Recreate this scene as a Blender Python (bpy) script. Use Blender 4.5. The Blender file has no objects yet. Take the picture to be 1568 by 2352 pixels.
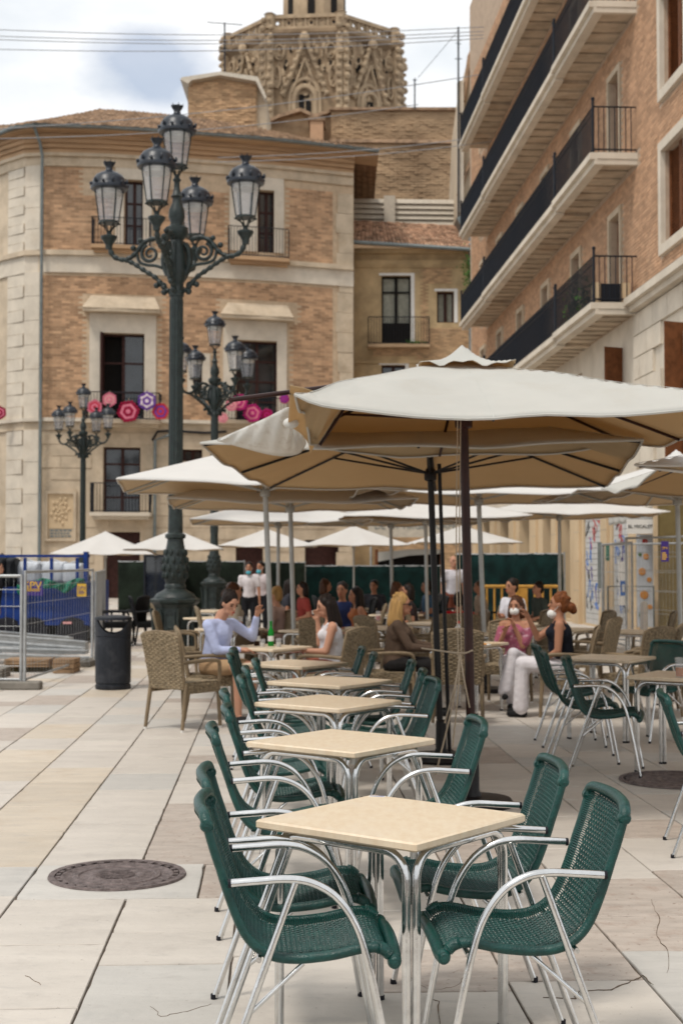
import bpy, bmesh, math, random
from mathutils import Vector, Matrix, noise
random.seed(7)
sc = bpy.context.scene
COL = sc.collection
rad = math.radians
# ---------------------------------------------------------------- camera
F = 3267.0                      # focal length in pixels of a 1568 x 2352 picture
PITCH = math.atan(114 / F)
CAMZ = 1.6
cd = bpy.data.cameras.new('camera'); cam = bpy.data.objects.new('camera', cd); COL.objects.link(cam)
cam.location = (0, 0, CAMZ); cam.rotation_euler = (math.pi / 2 + PITCH, 0, 0)
cd.sensor_fit = 'VERTICAL'; cd.sensor_height = 36; cd.lens = 50 * 3267 / 3266.7
cd.clip_start = 0.1; cd.clip_end = 1000
cd.dof.use_dof = True; cd.dof.focus_distance = 4.9; cd.dof.aperture_fstop = 5.6
sc.camera = cam
# ---------------------------------------------------------------- sky and sun
SUN_EL, SUN_AZ = rad(60), rad(220)      # azimuth clockwise from +Y (north); the sun stands behind and left of the camera
w = bpy.data.worlds.new('World'); sc.world = w; w.use_nodes = True
nt = w.node_tree; nt.nodes.clear(); N = nt.nodes.new; L = nt.links.new
out = N('ShaderNodeOutputWorld'); bg = N('ShaderNodeBackground'); bg.inputs['Strength'].default_value = 0.1
sky = N('ShaderNodeTexSky'); sky.sky_type = 'NISHITA'; sky.sun_disc = False; sky.sun_elevation = SUN_EL; sky.sun_rotation = SUN_AZ
sky.air_density = 1.0; sky.dust_density = 1.2; sky.ozone_density = 1.5
tc = N('ShaderNodeTexCoord')
n1 = N('ShaderNodeTexNoise'); n1.inputs['Scale'].default_value = 3.2; n1.inputs['Detail'].default_value = 7; n1.inputs['Roughness'].default_value = 0.55
mp = N('ShaderNodeMapping'); mp.inputs['Scale'].default_value = (1, 1, 2.2); L(tc.outputs['Generated'], mp.inputs['Vector']); L(mp.outputs['Vector'], n1.inputs['Vector'])
def pixdir(x, y):
    d = Vector(((x - 784) / F, 1.0, (1176 - y) / F)); d.rotate(Matrix.Rotation(PITCH, 3, 'X')); return d
pd = pixdir(345, 165).normalized()
dist = N('ShaderNodeVectorMath'); dist.operation = 'DISTANCE'; L(tc.outputs['Generated'], dist.inputs[0]); dist.inputs[1].default_value = pd
mr = N('ShaderNodeMapRange'); mr.inputs['From Min'].default_value = 0.0; mr.inputs['From Max'].default_value = 0.085
mr.inputs['To Min'].default_value = 0.46; mr.inputs['To Max'].default_value = 0.0; L(dist.outputs['Value'], mr.inputs['Value'])
sub = N('ShaderNodeMath'); sub.operation = 'SUBTRACT'; L(n1.outputs['Fac'], sub.inputs[0]); L(mr.outputs['Result'], sub.inputs[1])
cr = N('ShaderNodeValToRGB'); cr.color_ramp.elements[0].position = 0.18; cr.color_ramp.elements[1].position = 0.33
cr.color_ramp.elements[0].color = (0, 0, 0, 1); cr.color_ramp.elements[1].color = (1, 1, 1, 1); L(sub.outputs[0], cr.inputs['Fac'])
n2 = N('ShaderNodeTexNoise'); n2.inputs['Scale'].default_value = 7; n2.inputs['Detail'].default_value = 6; L(mp.outputs['Vector'], n2.inputs['Vector'])
cc = N('ShaderNodeValToRGB'); cc.color_ramp.elements[0].position = 0.35; cc.color_ramp.elements[1].position = 0.65
cc.color_ramp.elements[0].color = (0.66, 0.70, 0.74, 1); cc.color_ramp.elements[1].color = (0.90, 0.90, 0.90, 1); L(n2.outputs['Fac'], cc.inputs['Fac'])
mul = N('ShaderNodeVectorMath'); mul.operation = 'SCALE'; mul.inputs['Scale'].default_value = 9.0; L(cc.outputs['Color'], mul.inputs[0])
skm = N('ShaderNodeVectorMath'); skm.operation = 'SCALE'; skm.inputs['Scale'].default_value = 1.0; L(sky.outputs['Color'], skm.inputs[0])
thin = N('ShaderNodeMix'); thin.data_type = 'RGBA'; thin.inputs['Factor'].default_value = 0.42; L(skm.outputs[0], thin.inputs['A']); L(mul.outputs[0], thin.inputs['B'])
mx = N('ShaderNodeMix'); mx.data_type = 'RGBA'; L(cr.outputs['Color'], mx.inputs['Factor']); L(thin.outputs['Result'], mx.inputs['A']); L(mul.outputs[0], mx.inputs['B'])
L(mx.outputs['Result'], bg.inputs['Color']); L(bg.outputs[0], out.inputs['Surface'])
sl = bpy.data.lights.new('sun', 'SUN'); sl.energy = 1.45; sl.angle = rad(11); sl.color = (1.0, 0.94, 0.86)
so = bpy.data.objects.new('sun', sl); COL.objects.link(so)
sdir = Vector((math.sin(SUN_AZ) * math.cos(SUN_EL), math.cos(SUN_AZ) * math.cos(SUN_EL), math.sin(SUN_EL)))
so.rotation_euler = sdir.to_track_quat('Z', 'Y').to_euler(); so.location = sdir * 60
vs = sc.view_settings; sc.display_settings.display_device = 'sRGB'; vs.view_transform = 'Standard'; vs.look = 'None'; vs.gamma = 1; vs.use_curve_mapping = False
vs.exposure = 0.50
sc.cycles.max_bounces = 8; sc.cycles.transparent_max_bounces = 12
# ---------------------------------------------------------------- geometry of the view, and the street's own axes
def ray(x, y): return pixdir(x, y)
def at_z(x, y, z=0.0):
    d = ray(x, y); t = (z - CAMZ) / d.z; return Vector((d.x * t, d.y * t, z))
def at_d(x, y, Y):
    d = ray(x, y); t = Y / d.y; return Vector((d.x * t, Y, CAMZ + d.z * t))
TH = math.atan((784 - 625) / F); CT, ST = math.cos(TH), math.sin(TH)
def S(u, v, z=0.0): return Vector((u * CT - v * ST, u * ST + v * CT, z))
# ---------------------------------------------------------------- materials
def lin(c):
    return tuple(((v / 255) / 12.92 if v / 255 <= 0.04045 else ((v / 255 + 0.055) / 1.055) ** 2.4) for v in c)
def mat(name, col, rough=0.6, metal=0.0, var=0.12, scale=6.0, col2=None, bump=0.0, bscale=40.0, island=0.0, objvar=0.0, trans=None,
        spec=0.18, streak=None, coat=0.0, detail=4.0, dirt=None, dscale=2.0, damt=0.5, speck=None, vein=None):
    m = bpy.data.materials.new(name); m.use_nodes = True; t = m.node_tree; b = t.nodes['Principled BSDF']
    n = t.nodes.new; l = t.links.new
    c1 = tuple(col) + (1,); c2 = tuple(col2) + (1,) if col2 else tuple(max(0, v * (1 - var * 2)) for v in col) + (1,)
    geo = n('ShaderNodeNewGeometry'); tcn = n('ShaderNodeTexCoord')
    src = geo.outputs['Position']
    if streak:
        mpn = n('ShaderNodeMapping'); mpn.inputs['Scale'].default_value = streak; l(src, mpn.inputs['Vector']); src = mpn.outputs['Vector']
    nn = n('ShaderNodeTexNoise'); nn.inputs['Scale'].default_value = scale; nn.inputs['Detail'].default_value = detail; nn.inputs['Roughness'].default_value = 0.6
    l(src, nn.inputs['Vector'])
    rp = n('ShaderNodeMapRange'); rp.inputs['From Min'].default_value = 0.35; rp.inputs['From Max'].default_value = 0.65; l(nn.outputs['Fac'], rp.inputs['Value'])
    mxn = n('ShaderNodeMix'); mxn.data_type = 'RGBA'; mxn.inputs['A'].default_value = c1; mxn.inputs['B'].default_value = c2; l(rp.outputs['Result'], mxn.inputs['Factor'])
    o = mxn.outputs['Result']
    if dirt:
        dn = n('ShaderNodeTexNoise'); dn.inputs['Scale'].default_value = dscale; dn.inputs['Detail'].default_value = 8; dn.inputs['Roughness'].default_value = 0.7
        l(geo.outputs['Position'], dn.inputs['Vector'])
        dr = n('ShaderNodeMapRange'); dr.inputs['From Min'].default_value = 0.52; dr.inputs['From Max'].default_value = 0.72; dr.inputs['To Max'].default_value = damt; l(dn.outputs['Fac'], dr.inputs['Value'])
        dm = n('ShaderNodeMix'); dm.data_type = 'RGBA'; l(dr.outputs['Result'], dm.inputs['Factor']); l(o, dm.inputs['A']); dm.inputs['B'].default_value = tuple(dirt) + (1,); o = dm.outputs['Result']
    for ent in (speck, vein):
        if not ent: continue
        colr, scl, lo, hi, amt_, stq = ent
        mp2 = n('ShaderNodeMapping'); mp2.inputs['Scale'].default_value = stq; l(geo.outputs['Position'], mp2.inputs['Vector'])
        n3 = n('ShaderNodeTexNoise'); n3.inputs['Scale'].default_value = scl; n3.inputs['Detail'].default_value = 6; n3.inputs['Roughness'].default_value = 0.65; n3.inputs['Distortion'].default_value = 0.6 if ent is vein else 0
        l(mp2.outputs['Vector'], n3.inputs['Vector'])
        r3 = n('ShaderNodeMapRange'); r3.inputs['From Min'].default_value = lo; r3.inputs['From Max'].default_value = hi; r3.inputs['To Max'].default_value = amt_; l(n3.outputs['Fac'], r3.inputs['Value'])
        d3 = n('ShaderNodeMix'); d3.data_type = 'RGBA'; l(r3.outputs['Result'], d3.inputs['Factor']); l(o, d3.inputs['A']); d3.inputs['B'].default_value = tuple(colr) + (1,); o = d3.outputs['Result']
    if island or objvar:
        hs = n('ShaderNodeHueSaturation'); ad = n('ShaderNodeMath'); ad.operation = 'MULTIPLY_ADD'
        if island:
            l(geo.outputs['Random Per Island'], ad.inputs[0]); amt = island
            if objvar:
                oi = n('ShaderNodeObjectInfo'); a2 = n('ShaderNodeMath'); a2.operation = 'ADD'; a3 = n('ShaderNodeMath'); a3.operation = 'FRACT'
                l(geo.outputs['Random Per Island'], a2.inputs[0]); l(oi.outputs['Random'], a2.inputs[1]); l(a2.outputs[0], a3.inputs[0]); l(a3.outputs[0], ad.inputs[0])
        else:
            oi = n('ShaderNodeObjectInfo'); l(oi.outputs['Random'], ad.inputs[0]); amt = objvar
        ad.inputs[1].default_value = amt; ad.inputs[2].default_value = 1 - amt * 0.6
        l(ad.outputs[0], hs.inputs['Value']); l(o, hs.inputs['Color']); o = hs.outputs['Color']
    l(o, b.inputs['Base Color']); b.inputs['Roughness'].default_value = rough; b.inputs['Metallic'].default_value = metal
    b.inputs['Specular IOR Level'].default_value = spec
    if coat: b.inputs['Coat Weight'].default_value = coat
    if bump:
        bn = n('ShaderNodeTexNoise'); bn.inputs['Scale'].default_value = bscale; bn.inputs['Detail'].default_value = 5; l(geo.outputs['Position'], bn.inputs['Vector'])
        bp = n('ShaderNodeBump'); bp.inputs['Strength'].default_value = bump; bp.inputs['Distance'].default_value = 0.02; l(bn.outputs['Fac'], bp.inputs['Height']); l(bp.outputs['Normal'], b.inputs['Normal'])
    if trans:
        tb = n('ShaderNodeBsdfTranslucent'); tb.inputs['Color'].default_value = tuple(trans[0]) + (1,)
        ms = n('ShaderNodeMixShader'); ms.inputs['Fac'].default_value = trans[1]; l(b.outputs[0], ms.inputs[1]); l(tb.outputs[0], ms.inputs[2]); l(ms.outputs[0], t.nodes['Material Output'].inputs['Surface'])
    return m
def glassmat(name, tint, rough=0.05, tr=0.35):
    m = bpy.data.materials.new(name); m.use_nodes = True; t = m.node_tree; b = t.nodes['Principled BSDF']
    b.inputs['Base Color'].default_value = tuple(tint) + (1,); b.inputs['Roughness'].default_value = rough
    tp = t.nodes.new('ShaderNodeBsdfTransparent'); ms = t.nodes.new('ShaderNodeMixShader'); ms.inputs['Fac'].default_value = tr
    t.links.new(b.outputs[0], ms.inputs[1]); t.links.new(tp.outputs[0], ms.inputs[2]); t.links.new(ms.outputs[0], t.nodes['Material Output'].inputs['Surface'])
    return m
M = {}
M['slab'] = mat('slab_stone', (0.595, 0.54, 0.475), 0.5, var=0.05, scale=2.2, objvar=0.09, dirt=(0.38, 0.34, 0.30), dscale=2.6, damt=0.5, speck=((.20,.16,.13), 38, .64, .72, .7, (1,1,1)), vein=((.40,.37,.34), 5.0, .56, .70, .38, (1,3.0,1)), bump=0.12, bscale=25, streak=(1, 3, 1))
M['slab_grey'] = mat('slab_grey_stone', (0.55, 0.52, 0.475), 0.5, var=0.05, scale=1.8, objvar=0.12, dirt=(0.34, 0.34, 0.32), dscale=4, damt=0.4, speck=((.20,.16,.13), 38, .64, .72, .7, (1,1,1)), vein=((.40,.37,.34), 5.0, .56, .70, .38, (1,3.0,1)), bump=0.12, bscale=25, streak=(1, 4, 1))
M['slab_yellow'] = mat('slab_yellow_stone', (0.59, 0.51, 0.41), 0.5, var=0.06, scale=2.5, objvar=0.12, dirt=(0.42, 0.30, 0.18), dscale=3, damt=0.4, speck=((.20,.16,.13), 38, .64, .72, .7, (1,1,1)), vein=((.40,.37,.34), 5.0, .56, .70, .38, (1,3.0,1)), bump=0.12, streak=(1, 3, 1))
M['slab_pink'] = mat('slab_pink_stone', (0.49, 0.42, 0.36), 0.55, var=0.10, scale=5, objvar=0.10, dirt=(0.31, 0.21, 0.16), dscale=7, damt=0.6, speck=((.16,.09,.06), 26, .60, .70, .8, (1,1,1)), bump=0.15, streak=(1, 3, 1))
M['joint'] = mat('joint_grout', (0.15, 0.12, 0.095), 0.95, var=0.25, scale=30)
M['crack'] = mat('crack_dirt', (0.20, 0.145, 0.10), 0.95, var=.3, scale=30)
M['iron'] = mat('cast_iron_cover', (0.22, 0.175, 0.165), 0.55, metal=0.3, var=0.25, scale=25, bump=0.6, bscale=90)
M['green'] = mat('green_plastic_cord', (0.0026, 0.054, 0.045), 0.32, var=0.18, scale=30, dirt=(0.014, 0.10, 0.078), dscale=9, damt=0.5, bump=0.25, bscale=160, spec=0.45)
M['alu'] = mat('polished_aluminium', (0.74, 0.74, 0.73), 0.2, metal=1.0, var=0.08, scale=14, dirt=(0.42, 0.42, 0.42), dscale=30, damt=0.35, bump=0.05, bscale=30)
M['cap'] = mat('black_rubber', (0.015, 0.015, 0.02), 0.5)
M['top'] = mat('beige_stone_top', (0.73, 0.61, 0.45), 0.35, var=0.07, scale=16, col2=(0.67, 0.53, 0.37), dirt=(0.70, 0.60, 0.48), dscale=5, damt=0.5, streak=(2.5, 1, 1), detail=9, bump=0.04, bscale=120, spec=0.4)
M['white'] = mat('white_plastic', (0.75, 0.73, 0.69), 0.5, var=0.03)
M['ink'] = mat('blue_ink', (0.12, 0.14, 0.35), 0.6)
M['canvas'] = mat('cream_canvas', (0.60, 0.60, 0.555), 0.85, var=0.03, scale=3, trans=((0.62, 0.40, 0.20), 0.25), dirt=(0.50, 0.46, 0.38), dscale=2.2, damt=0.35, bump=0.22, bscale=7)
M['canvas_white'] = mat('white_canvas', (0.76, 0.75, 0.72), 0.85, var=0.02, scale=3, trans=((0.66, 0.50, 0.32), 0.25), bump=0.08, bscale=8)
M['under_shade'] = mat('shaded_tan_underside', (0.55, 0.44, 0.28), 0.9, var=0.04, scale=3, trans=((0.68, 0.46, 0.22), 0.40))  # the cream canvas from below, its warm brown shade painted into the colour
M['under_shade_pale'] = mat('shaded_beige_underside', (0.58, 0.49, 0.36), 0.9, var=0.04, scale=3, trans=((0.66, 0.48, 0.28), 0.35))  # white canvas from below, a lighter shade painted into the colour
M['canvas_old'] = mat('stained_canvas', (0.76, 0.76, 0.72), 0.85, var=0.05, scale=5, trans=((0.60, 0.40, 0.20), 0.22), dirt=(0.36, 0.28, 0.20), dscale=11, damt=0.6, bump=0.08, bscale=12)
M['brownmetal'] = mat('brown_painted_metal', (0.035, 0.010, 0.007), 0.42, var=0.2, scale=9, spec=0.3)
M['darkmetal'] = mat('dark_painted_metal', (0.010, 0.008, 0.008), 0.45, var=0.2, spec=0.3)
M['greymetal'] = mat('grey_umbrella_pole', (0.42, 0.42, 0.40), 0.4, metal=0.4, var=0.08)
M['galv'] = mat('galvanised_steel', (0.45, 0.46, 0.46), 0.45, metal=0.6, var=0.12, scale=9)
M['lamp'] = mat('lamp_post_iron', (0.019, 0.030, 0.028), 0.42, var=0.25, scale=12, bump=0.3, bscale=40, dirt=(0.05, 0.06, 0.052), dscale=10, damt=0.5, spec=0.4)
M['lampcap'] = mat('lamp_cap_iron', (0.013, 0.019, 0.030), 0.36, var=0.2, bump=0.15, spec=0.5)
M['lampglass'] = glassmat('lamp_glass', (0.50, 0.52, 0.56), 0.06, 0.68)
M['bulb'] = mat('lamp_reflector', (0.75, 0.70, 0.60), 0.5)
M['rope'] = mat('rope_cord', (0.42, 0.34, 0.25), 0.9)
M['wicker'] = mat('brown_wicker', (0.34, 0.265, 0.17), 0.7, var=0.3, scale=40, spec=0.2)
M['wickerleg'] = mat('wicker_chair_leg', (0.24, 0.175, 0.105), 0.6, var=0.2, spec=0.3)
M['blackchair'] = mat('black_chair_weave', (0.008, 0.008, 0.009), 0.5)
M['can'] = mat('dark_litter_bin', (0.028, 0.032, 0.040), 0.5, var=0.25, scale=7, streak=(1, 1, 0.15), dirt=(0.10, 0.10, 0.11), dscale=4, damt=0.4)
M['brickL'] = mat('ochre_brick', (0.52, 0.325, 0.195), 0.9, var=0.10, scale=2.0, island=0.55, objvar=0.1, dirt=(0.56, 0.385, 0.24), dscale=0.8, damt=0.6)
M['mortar'] = mat('pale_mortar', (0.57, 0.435, 0.30), 0.95, var=0.1, scale=4)
M['brickR'] = mat('pink_brick', (0.53, 0.325, 0.20), 0.9, var=0.08, scale=1.5, island=0.34, objvar=0.1, dirt=(0.50, 0.34, 0.225), dscale=0.7, damt=0.4)
M['mortarR'] = mat('grey_mortar', (0.50, 0.38, 0.28), 0.95, var=0.1, scale=4)
M['stone'] = mat('cream_limestone', (0.60, 0.49, 0.36), 0.9, var=0.12, scale=1.4, island=0.10, dirt=(0.32, 0.23, 0.14), dscale=0.9, damt=0.5, bump=0.3, bscale=8)
M['stoneW'] = mat('pale_limestone', (0.66, 0.585, 0.48), 0.9, var=0.08, scale=1.4, island=0.08, dirt=(0.42, 0.33, 0.23), dscale=1.1, damt=0.35, bump=0.2, bscale=8)
M['soffit'] = mat('ochre_cornice', (0.50, 0.325, 0.19), 0.9, var=0.15, scale=1.2, streak=(0.3, 1, 5))
M['tile'] = mat('old_roof_tile', (0.42, 0.28, 0.18), 0.9, var=0.2, scale=3, island=0.6, objvar=0.1, dirt=(0.14, 0.10, 0.07), dscale=1.5, damt=0.7)
M['tileR'] = mat('red_roof_tile', (0.44, 0.26, 0.165), 0.9, var=0.2, scale=3, island=0.75, objvar=0.1, dirt=(0.50, 0.38, 0.27), dscale=2.5, damt=0.85)
M['gutter'] = mat('zinc_gutter', (0.22, 0.25, 0.25), 0.5, metal=0.3)
M['wood'] = mat('dark_red_wood', (0.055, 0.022, 0.018), 0.6, var=0.2)
M['woodR'] = mat('brown_shutter_wood', (0.20, 0.075, 0.030), 0.6, var=0.2)
M['void'] = mat('dark_interior', (0.012, 0.010, 0.009), 0.8)
M['pane'] = mat('window_glass', (0.035, 0.04, 0.045), 0.06, var=0.4, scale=0.7, spec=0.9)
M['curtain'] = mat('pale_curtain', (0.36, 0.36, 0.30), 0.8)
M['rail'] = mat('wrought_iron_rail', (0.014, 0.017, 0.024), 0.5)
M['ochreW'] = mat('ochre_plaster_wall', (0.60, 0.44, 0.25), 0.95, var=0.2, scale=0.9, dirt=(0.36, 0.24, 0.12), dscale=0.7, damt=0.7, bump=0.3, bscale=5)
M['ochreB'] = mat('weathered_brick', (0.55, 0.36, 0.21), 0.95, island=0.5, objvar=.1, var=0.1, scale=2, dirt=(0.48, 0.36, 0.22), dscale=0.9, damt=0.7)
M['brown'] = mat('weathered_brown_wall', (0.47, 0.325, 0.20), 0.95, var=0.2, scale=0.35, dirt=(0.17, 0.10, 0.055), dscale=0.30, damt=0.75, bump=0.5, bscale=3, streak=(1, 1, 2.5))
M['tower'] = mat('tower_sandstone', (0.36, 0.255, 0.16), 0.95, var=0.2, scale=0.5, dirt=(0.13, 0.085, 0.055), dscale=0.55, damt=0.75, bump=0.6, bscale=2.2)
M['towerL'] = mat('tower_pale_stone', (0.45, 0.335, 0.22), 0.95, var=0.2, scale=0.7, dirt=(0.22, 0.15, 0.10), dscale=0.8, damt=0.7, bump=0.4, bscale=3)
M['cream'] = mat('cream_render', (0.56, 0.46, 0.34), 0.9, var=0.1, scale=0.5, dirt=(0.40, 0.30, 0.20), dscale=0.5, damt=0.4)
M['creamY'] = mat('cream_yellow_shopfront', (0.62, 0.47, 0.30), 0.85, var=0.06, scale=1)
M['louv'] = mat('white_louver', (0.58, 0.52, 0.43), 0.8, var=0.08)
M['slabU'] = mat('balcony_stone', (0.60, 0.49, 0.37), 0.9, var=0.15, scale=2, objvar=0.2, dirt=(0.34, 0.21, 0.12), dscale=0.8, damt=0.6, streak=(1, 1, 1))
M['blue'] = mat('blue_painted_steel', (0.008, 0.036, 0.19), 0.4, var=0.15)
M['bag'] = mat('white_sack', (0.55, 0.58, 0.62), 0.9, var=0.1, bump=0.5, bscale=6)
M['blackbag'] = mat('black_sack', (0.02, 0.022, 0.025), 0.6)
M['tarp'] = mat('green_tarpaulin', (0.03, 0.22, 0.14), 0.7, var=0.3, scale=5)
M['net'] = mat('dark_green_netting', (0.003, 0.019, 0.017), 0.95, var=0.3, scale=3, bump=0.4, bscale=6)
M['netO'] = mat('olive_green_netting', (0.013, 0.020, 0.013), 0.95, var=0.3, scale=2, bump=0.3, bscale=6)
M['yellow'] = mat('yellow_barrier_paint', (0.55, 0.29, 0.06), 0.5)
M['timber'] = mat('rough_timber', (0.34, 0.22, 0.13), 0.9, var=0.2, scale=6)
M['concrete'] = mat('concrete_foot', (0.24, 0.22, 0.19), 0.95, var=0.15)
M['olive'] = mat('olive_shop_screen', (0.22, 0.165, 0.07), 0.7, var=0.1)
M['shutter'] = mat('pale_roller_shutter', (0.56, 0.55, 0.53), 0.6, var=0.08)
M['purple'] = mat('purple_poster', (0.06, 0.035, 0.20), 0.6)
M['yink'] = mat('yellow_print', (0.75, 0.45, 0.04), 0.6)
M['bluep'] = mat('blue_print', (0.03, 0.14, 0.45), 0.6)
M['black'] = mat('black_print', (0.02, 0.02, 0.02), 0.7)
M['redp'] = mat('red_print', (0.45, 0.05, 0.04), 0.7)
M['orangep'] = mat('orange_print', (0.65, 0.28, 0.06), 0.7)
M['leaf'] = mat('green_leaf', (0.05, 0.14, 0.02), 0.6, island=0.6)
M['beer'] = mat('amber_beer', (0.55, 0.17, 0.02), 0.1)
M['glassC'] = glassmat('clear_glass', (0.8, 0.8, 0.8), 0.03, 0.75)
M['bottleG'] = mat('green_bottle_glass', (0.01, 0.26, 0.03), 0.08)
M['bottleB'] = mat('brown_bottle_glass', (0.03, 0.012, 0.006), 0.08)
M['scr'] = mat('dark_balcony_screen', (.016, .021, .03), .8)
M['cable'] = mat('overhead_cable', (0.35, 0.35, 0.36), 0.7)
# ---------------------------------------------------------------- mesh builder
class MB:
    def __init__(s): s.v = []; s.f = []
    def quadgrid(s, rows, closed_u=False):
        b = len(s.v); n = len(rows[0])
        for r in rows: s.v.extend(tuple(p) for p in r)
        for i in range(len(rows) - 1):
            for j in range(n if closed_u else n - 1):
                j2 = (j + 1) % n
                s.f.append((b + i * n + j, b + i * n + j2, b + (i + 1) * n + j2, b + (i + 1) * n + j))
        return b
    def pts8(s, p):                      # p[0..3] bottom ring, p[4..7] top ring
        b = len(s.v); s.v.extend(tuple(q) for q in p)
        for f in ((0, 3, 2, 1), (4, 5, 6, 7), (0, 1, 5, 4), (1, 2, 6, 5), (2, 3, 7, 6), (3, 0, 4, 7)): s.f.append(tuple(b + i for i in f))
    def box(s, x0, x1, y0, y1, z0, z1, Mx=None):
        p = [Vector(q) for q in ((x0, y0, z0), (x1, y0, z0), (x1, y1, z0), (x0, y1, z0), (x0, y0, z1), (x1, y0, z1), (x1, y1, z1), (x0, y1, z1))]
        if Mx is not None: p = [Mx @ q for q in p]
        s.pts8(p); return s
    def bbox(s, cx, cy, z0, sx, sy, h, rz=0, bev=0.0):
        Mx = Matrix.Translation((cx, cy, z0)) @ Matrix.Rotation(rz, 4, 'Z')
        if bev <= 0: return s.box(-sx / 2, sx / 2, -sy / 2, sy / 2, 0, h, Mx)
        rows = []
        for z, k in ((0, bev), (bev, 0), (h - bev, 0), (h, bev)):
            x, y = sx / 2 - k, sy / 2 - k
            c = bev
            rows.append([Mx @ Vector(q) for q in ((-x + c, -y, z), (x - c, -y, z), (x, -y + c, z), (x, y - c, z), (x - c, y, z), (-x + c, y, z), (-x, y - c, z), (-x, -y + c, z))])
        b = s.quadgrid(rows, True); n = 8
        s.f.append(tuple(b + i for i in reversed(range(n)))); s.f.append(tuple(b + 3 * n + i for i in range(n))); return s
    def tube(s, pts, r, n=8, caps=True, closed=False, flat=1.0):
        pts = [Vector(p) for p in pts]; m = len(pts)
        rs = r if isinstance(r, (list, tuple)) else [r] * m
        tang = []
        for i in range(m):
            a = pts[i - 1] if (i > 0 or closed) else pts[i]; c = pts[(i + 1) % m] if (i < m - 1 or closed) else pts[i]
            t = (c - a); t = t.normalized() if t.length > 1e-9 else Vector((0, 0, 1)); tang.append(t)
        up = Vector((0, 0, 1)) if abs(tang[0].z) < 0.9 else Vector((1, 0, 0))
        nrm = (up - tang[0] * up.dot(tang[0])).normalized(); rows = []
        for i in range(m):
            t = tang[i]; nrm = (nrm - t * nrm.dot(t))
            nrm = nrm.normalized() if nrm.length > 1e-6 else t.orthogonal().normalized()
            bn = t.cross(nrm)
            rows.append([pts[i] + (nrm * math.cos(2 * math.pi * k / n) * flat + bn * math.sin(2 * math.pi * k / n)) * rs[i] for k in range(n)])
        if closed: rows.append(rows[0])
        b = s.quadgrid(rows, True)
        if caps and not closed:
            s.f.append(tuple(b + i for i in reversed(range(n)))); s.f.append(tuple(b + (m - 1) * n + i for i in range(n)))
        return s
    def lathe(s, prof, n=16, c=(0, 0, 0), Mx=None, sq=None, a0=0.0):
        rows = []
        for r, z in prof:
            row = []
            for k in range(n):
                a = a0 + 2 * math.pi * k / n; p = Vector((math.cos(a) * r + c[0], math.sin(a) * r + c[1], z + c[2]))
                row.append(Mx @ p if Mx is not None else p)
            rows.append(row)
        b = s.quadgrid(rows, True); m = len(prof)
        s.f.append(tuple(b + i for i in reversed(range(n)))); s.f.append(tuple(b + (m - 1) * n + i for i in range(n))); return s
    def ball(s, c, r, n=10, m=6, Mx=None):
        rr = r if isinstance(r, (tuple, list, Vector)) else (r, r, r); rows = []
        for i in range(m + 1):
            ph = math.pi * (i + 0.02) / (m + 0.04); row = []
            for k in range(n):
                a = 2 * math.pi * k / n; p = Vector((rr[0] * math.sin(ph) * math.cos(a), rr[1] * math.sin(ph) * math.sin(a), -rr[2] * math.cos(ph)))
                if Mx is not None: p = Mx @ p
                row.append(p + Vector(c))
            rows.append(row)
        b = s.quadgrid(rows, True); s.f.append(tuple(b + i for i in reversed(range(n)))); s.f.append(tuple(b + m * n + i for i in range(n))); return s
    def capsule(s, p0, r0, p1, r1, n=10):
        p0, p1 = Vector(p0), Vector(p1); d = p1 - p0; l = d.length
        if l < 1e-6: return s.ball(p0, max(r0, r1))
        t = d / l; pts = []; rs = []
        for k in range(4):
            a = math.pi / 2 * (1 - k / 4) ; pts.append(p0 - t * r0 * math.sin(a)); rs.append(max(r0 * math.cos(a), r0 * 0.06))
        pts.append(p0); rs.append(r0); pts.append(p1); rs.append(r1)
        for k in range(1, 5):
            a = math.pi / 2 * k / 4; pts.append(p1 + t * r1 * math.sin(a)); rs.append(max(r1 * math.cos(a), r1 * 0.06))
        return s.tube(pts, rs, n)
    def pbox(s, P, a0, a1, b0, b1, c0, c1, n=1):
        if n == 1:
            s.pts8([P(a0, b0, c0), P(a1, b0, c0), P(a1, b0, c1), P(a0, b0, c1), P(a0, b1, c0), P(a1, b1, c0), P(a1, b1, c1), P(a0, b1, c1)]); return s
        rows = []
        for i in range(n + 1):
            a = a0 + (a1 - a0) * i / n; rows.append([P(a, b0, c0), P(a, b0, c1), P(a, b1, c1), P(a, b1, c0)])
        b = s.quadgrid(rows, True); s.f.append((b, b + 1, b + 2, b + 3)); s.f.append((b + n * 4 + 3, b + n * 4 + 2, b + n * 4 + 1, b + n * 4)); return s
    def prism(s, poly, P0, P1):           # poly extruded between two maps
        n = len(poly); b = len(s.v)
        s.v.extend(tuple(P0(*q)) for q in poly); s.v.extend(tuple(P1(*q)) for q in poly)
        s.f.append(tuple(b + i for i in range(n))); s.f.append(tuple(b + n + i for i in reversed(range(n))))
        for i in range(n): j = (i + 1) % n; s.f.append((b + i, b + n + i, b + n + j, b + j))
        return s
    def mesh(s, name, m, off=(0, 0, 0), smooth=False, recalc=True):
        me = bpy.data.meshes.new(name)
        vv = s.v if not any(off) else [(p[0] - off[0], p[1] - off[1], p[2] - off[2]) for p in s.v]
        me.from_pydata([tuple(p) for p in vv], [], s.f)
        if recalc:
            bm = bmesh.new(); bm.from_mesh(me); bmesh.ops.recalc_face_normals(bm, faces=bm.faces); bm.to_mesh(me); bm.free()
        if smooth:
            me.polygons.foreach_set('use_smooth', [True] * len(me.polygons))
            try: me.set_sharp_from_angle(angle=rad(smooth if smooth > 1 else 40))
            except Exception: pass
        me.materials.append(m); return me
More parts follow.
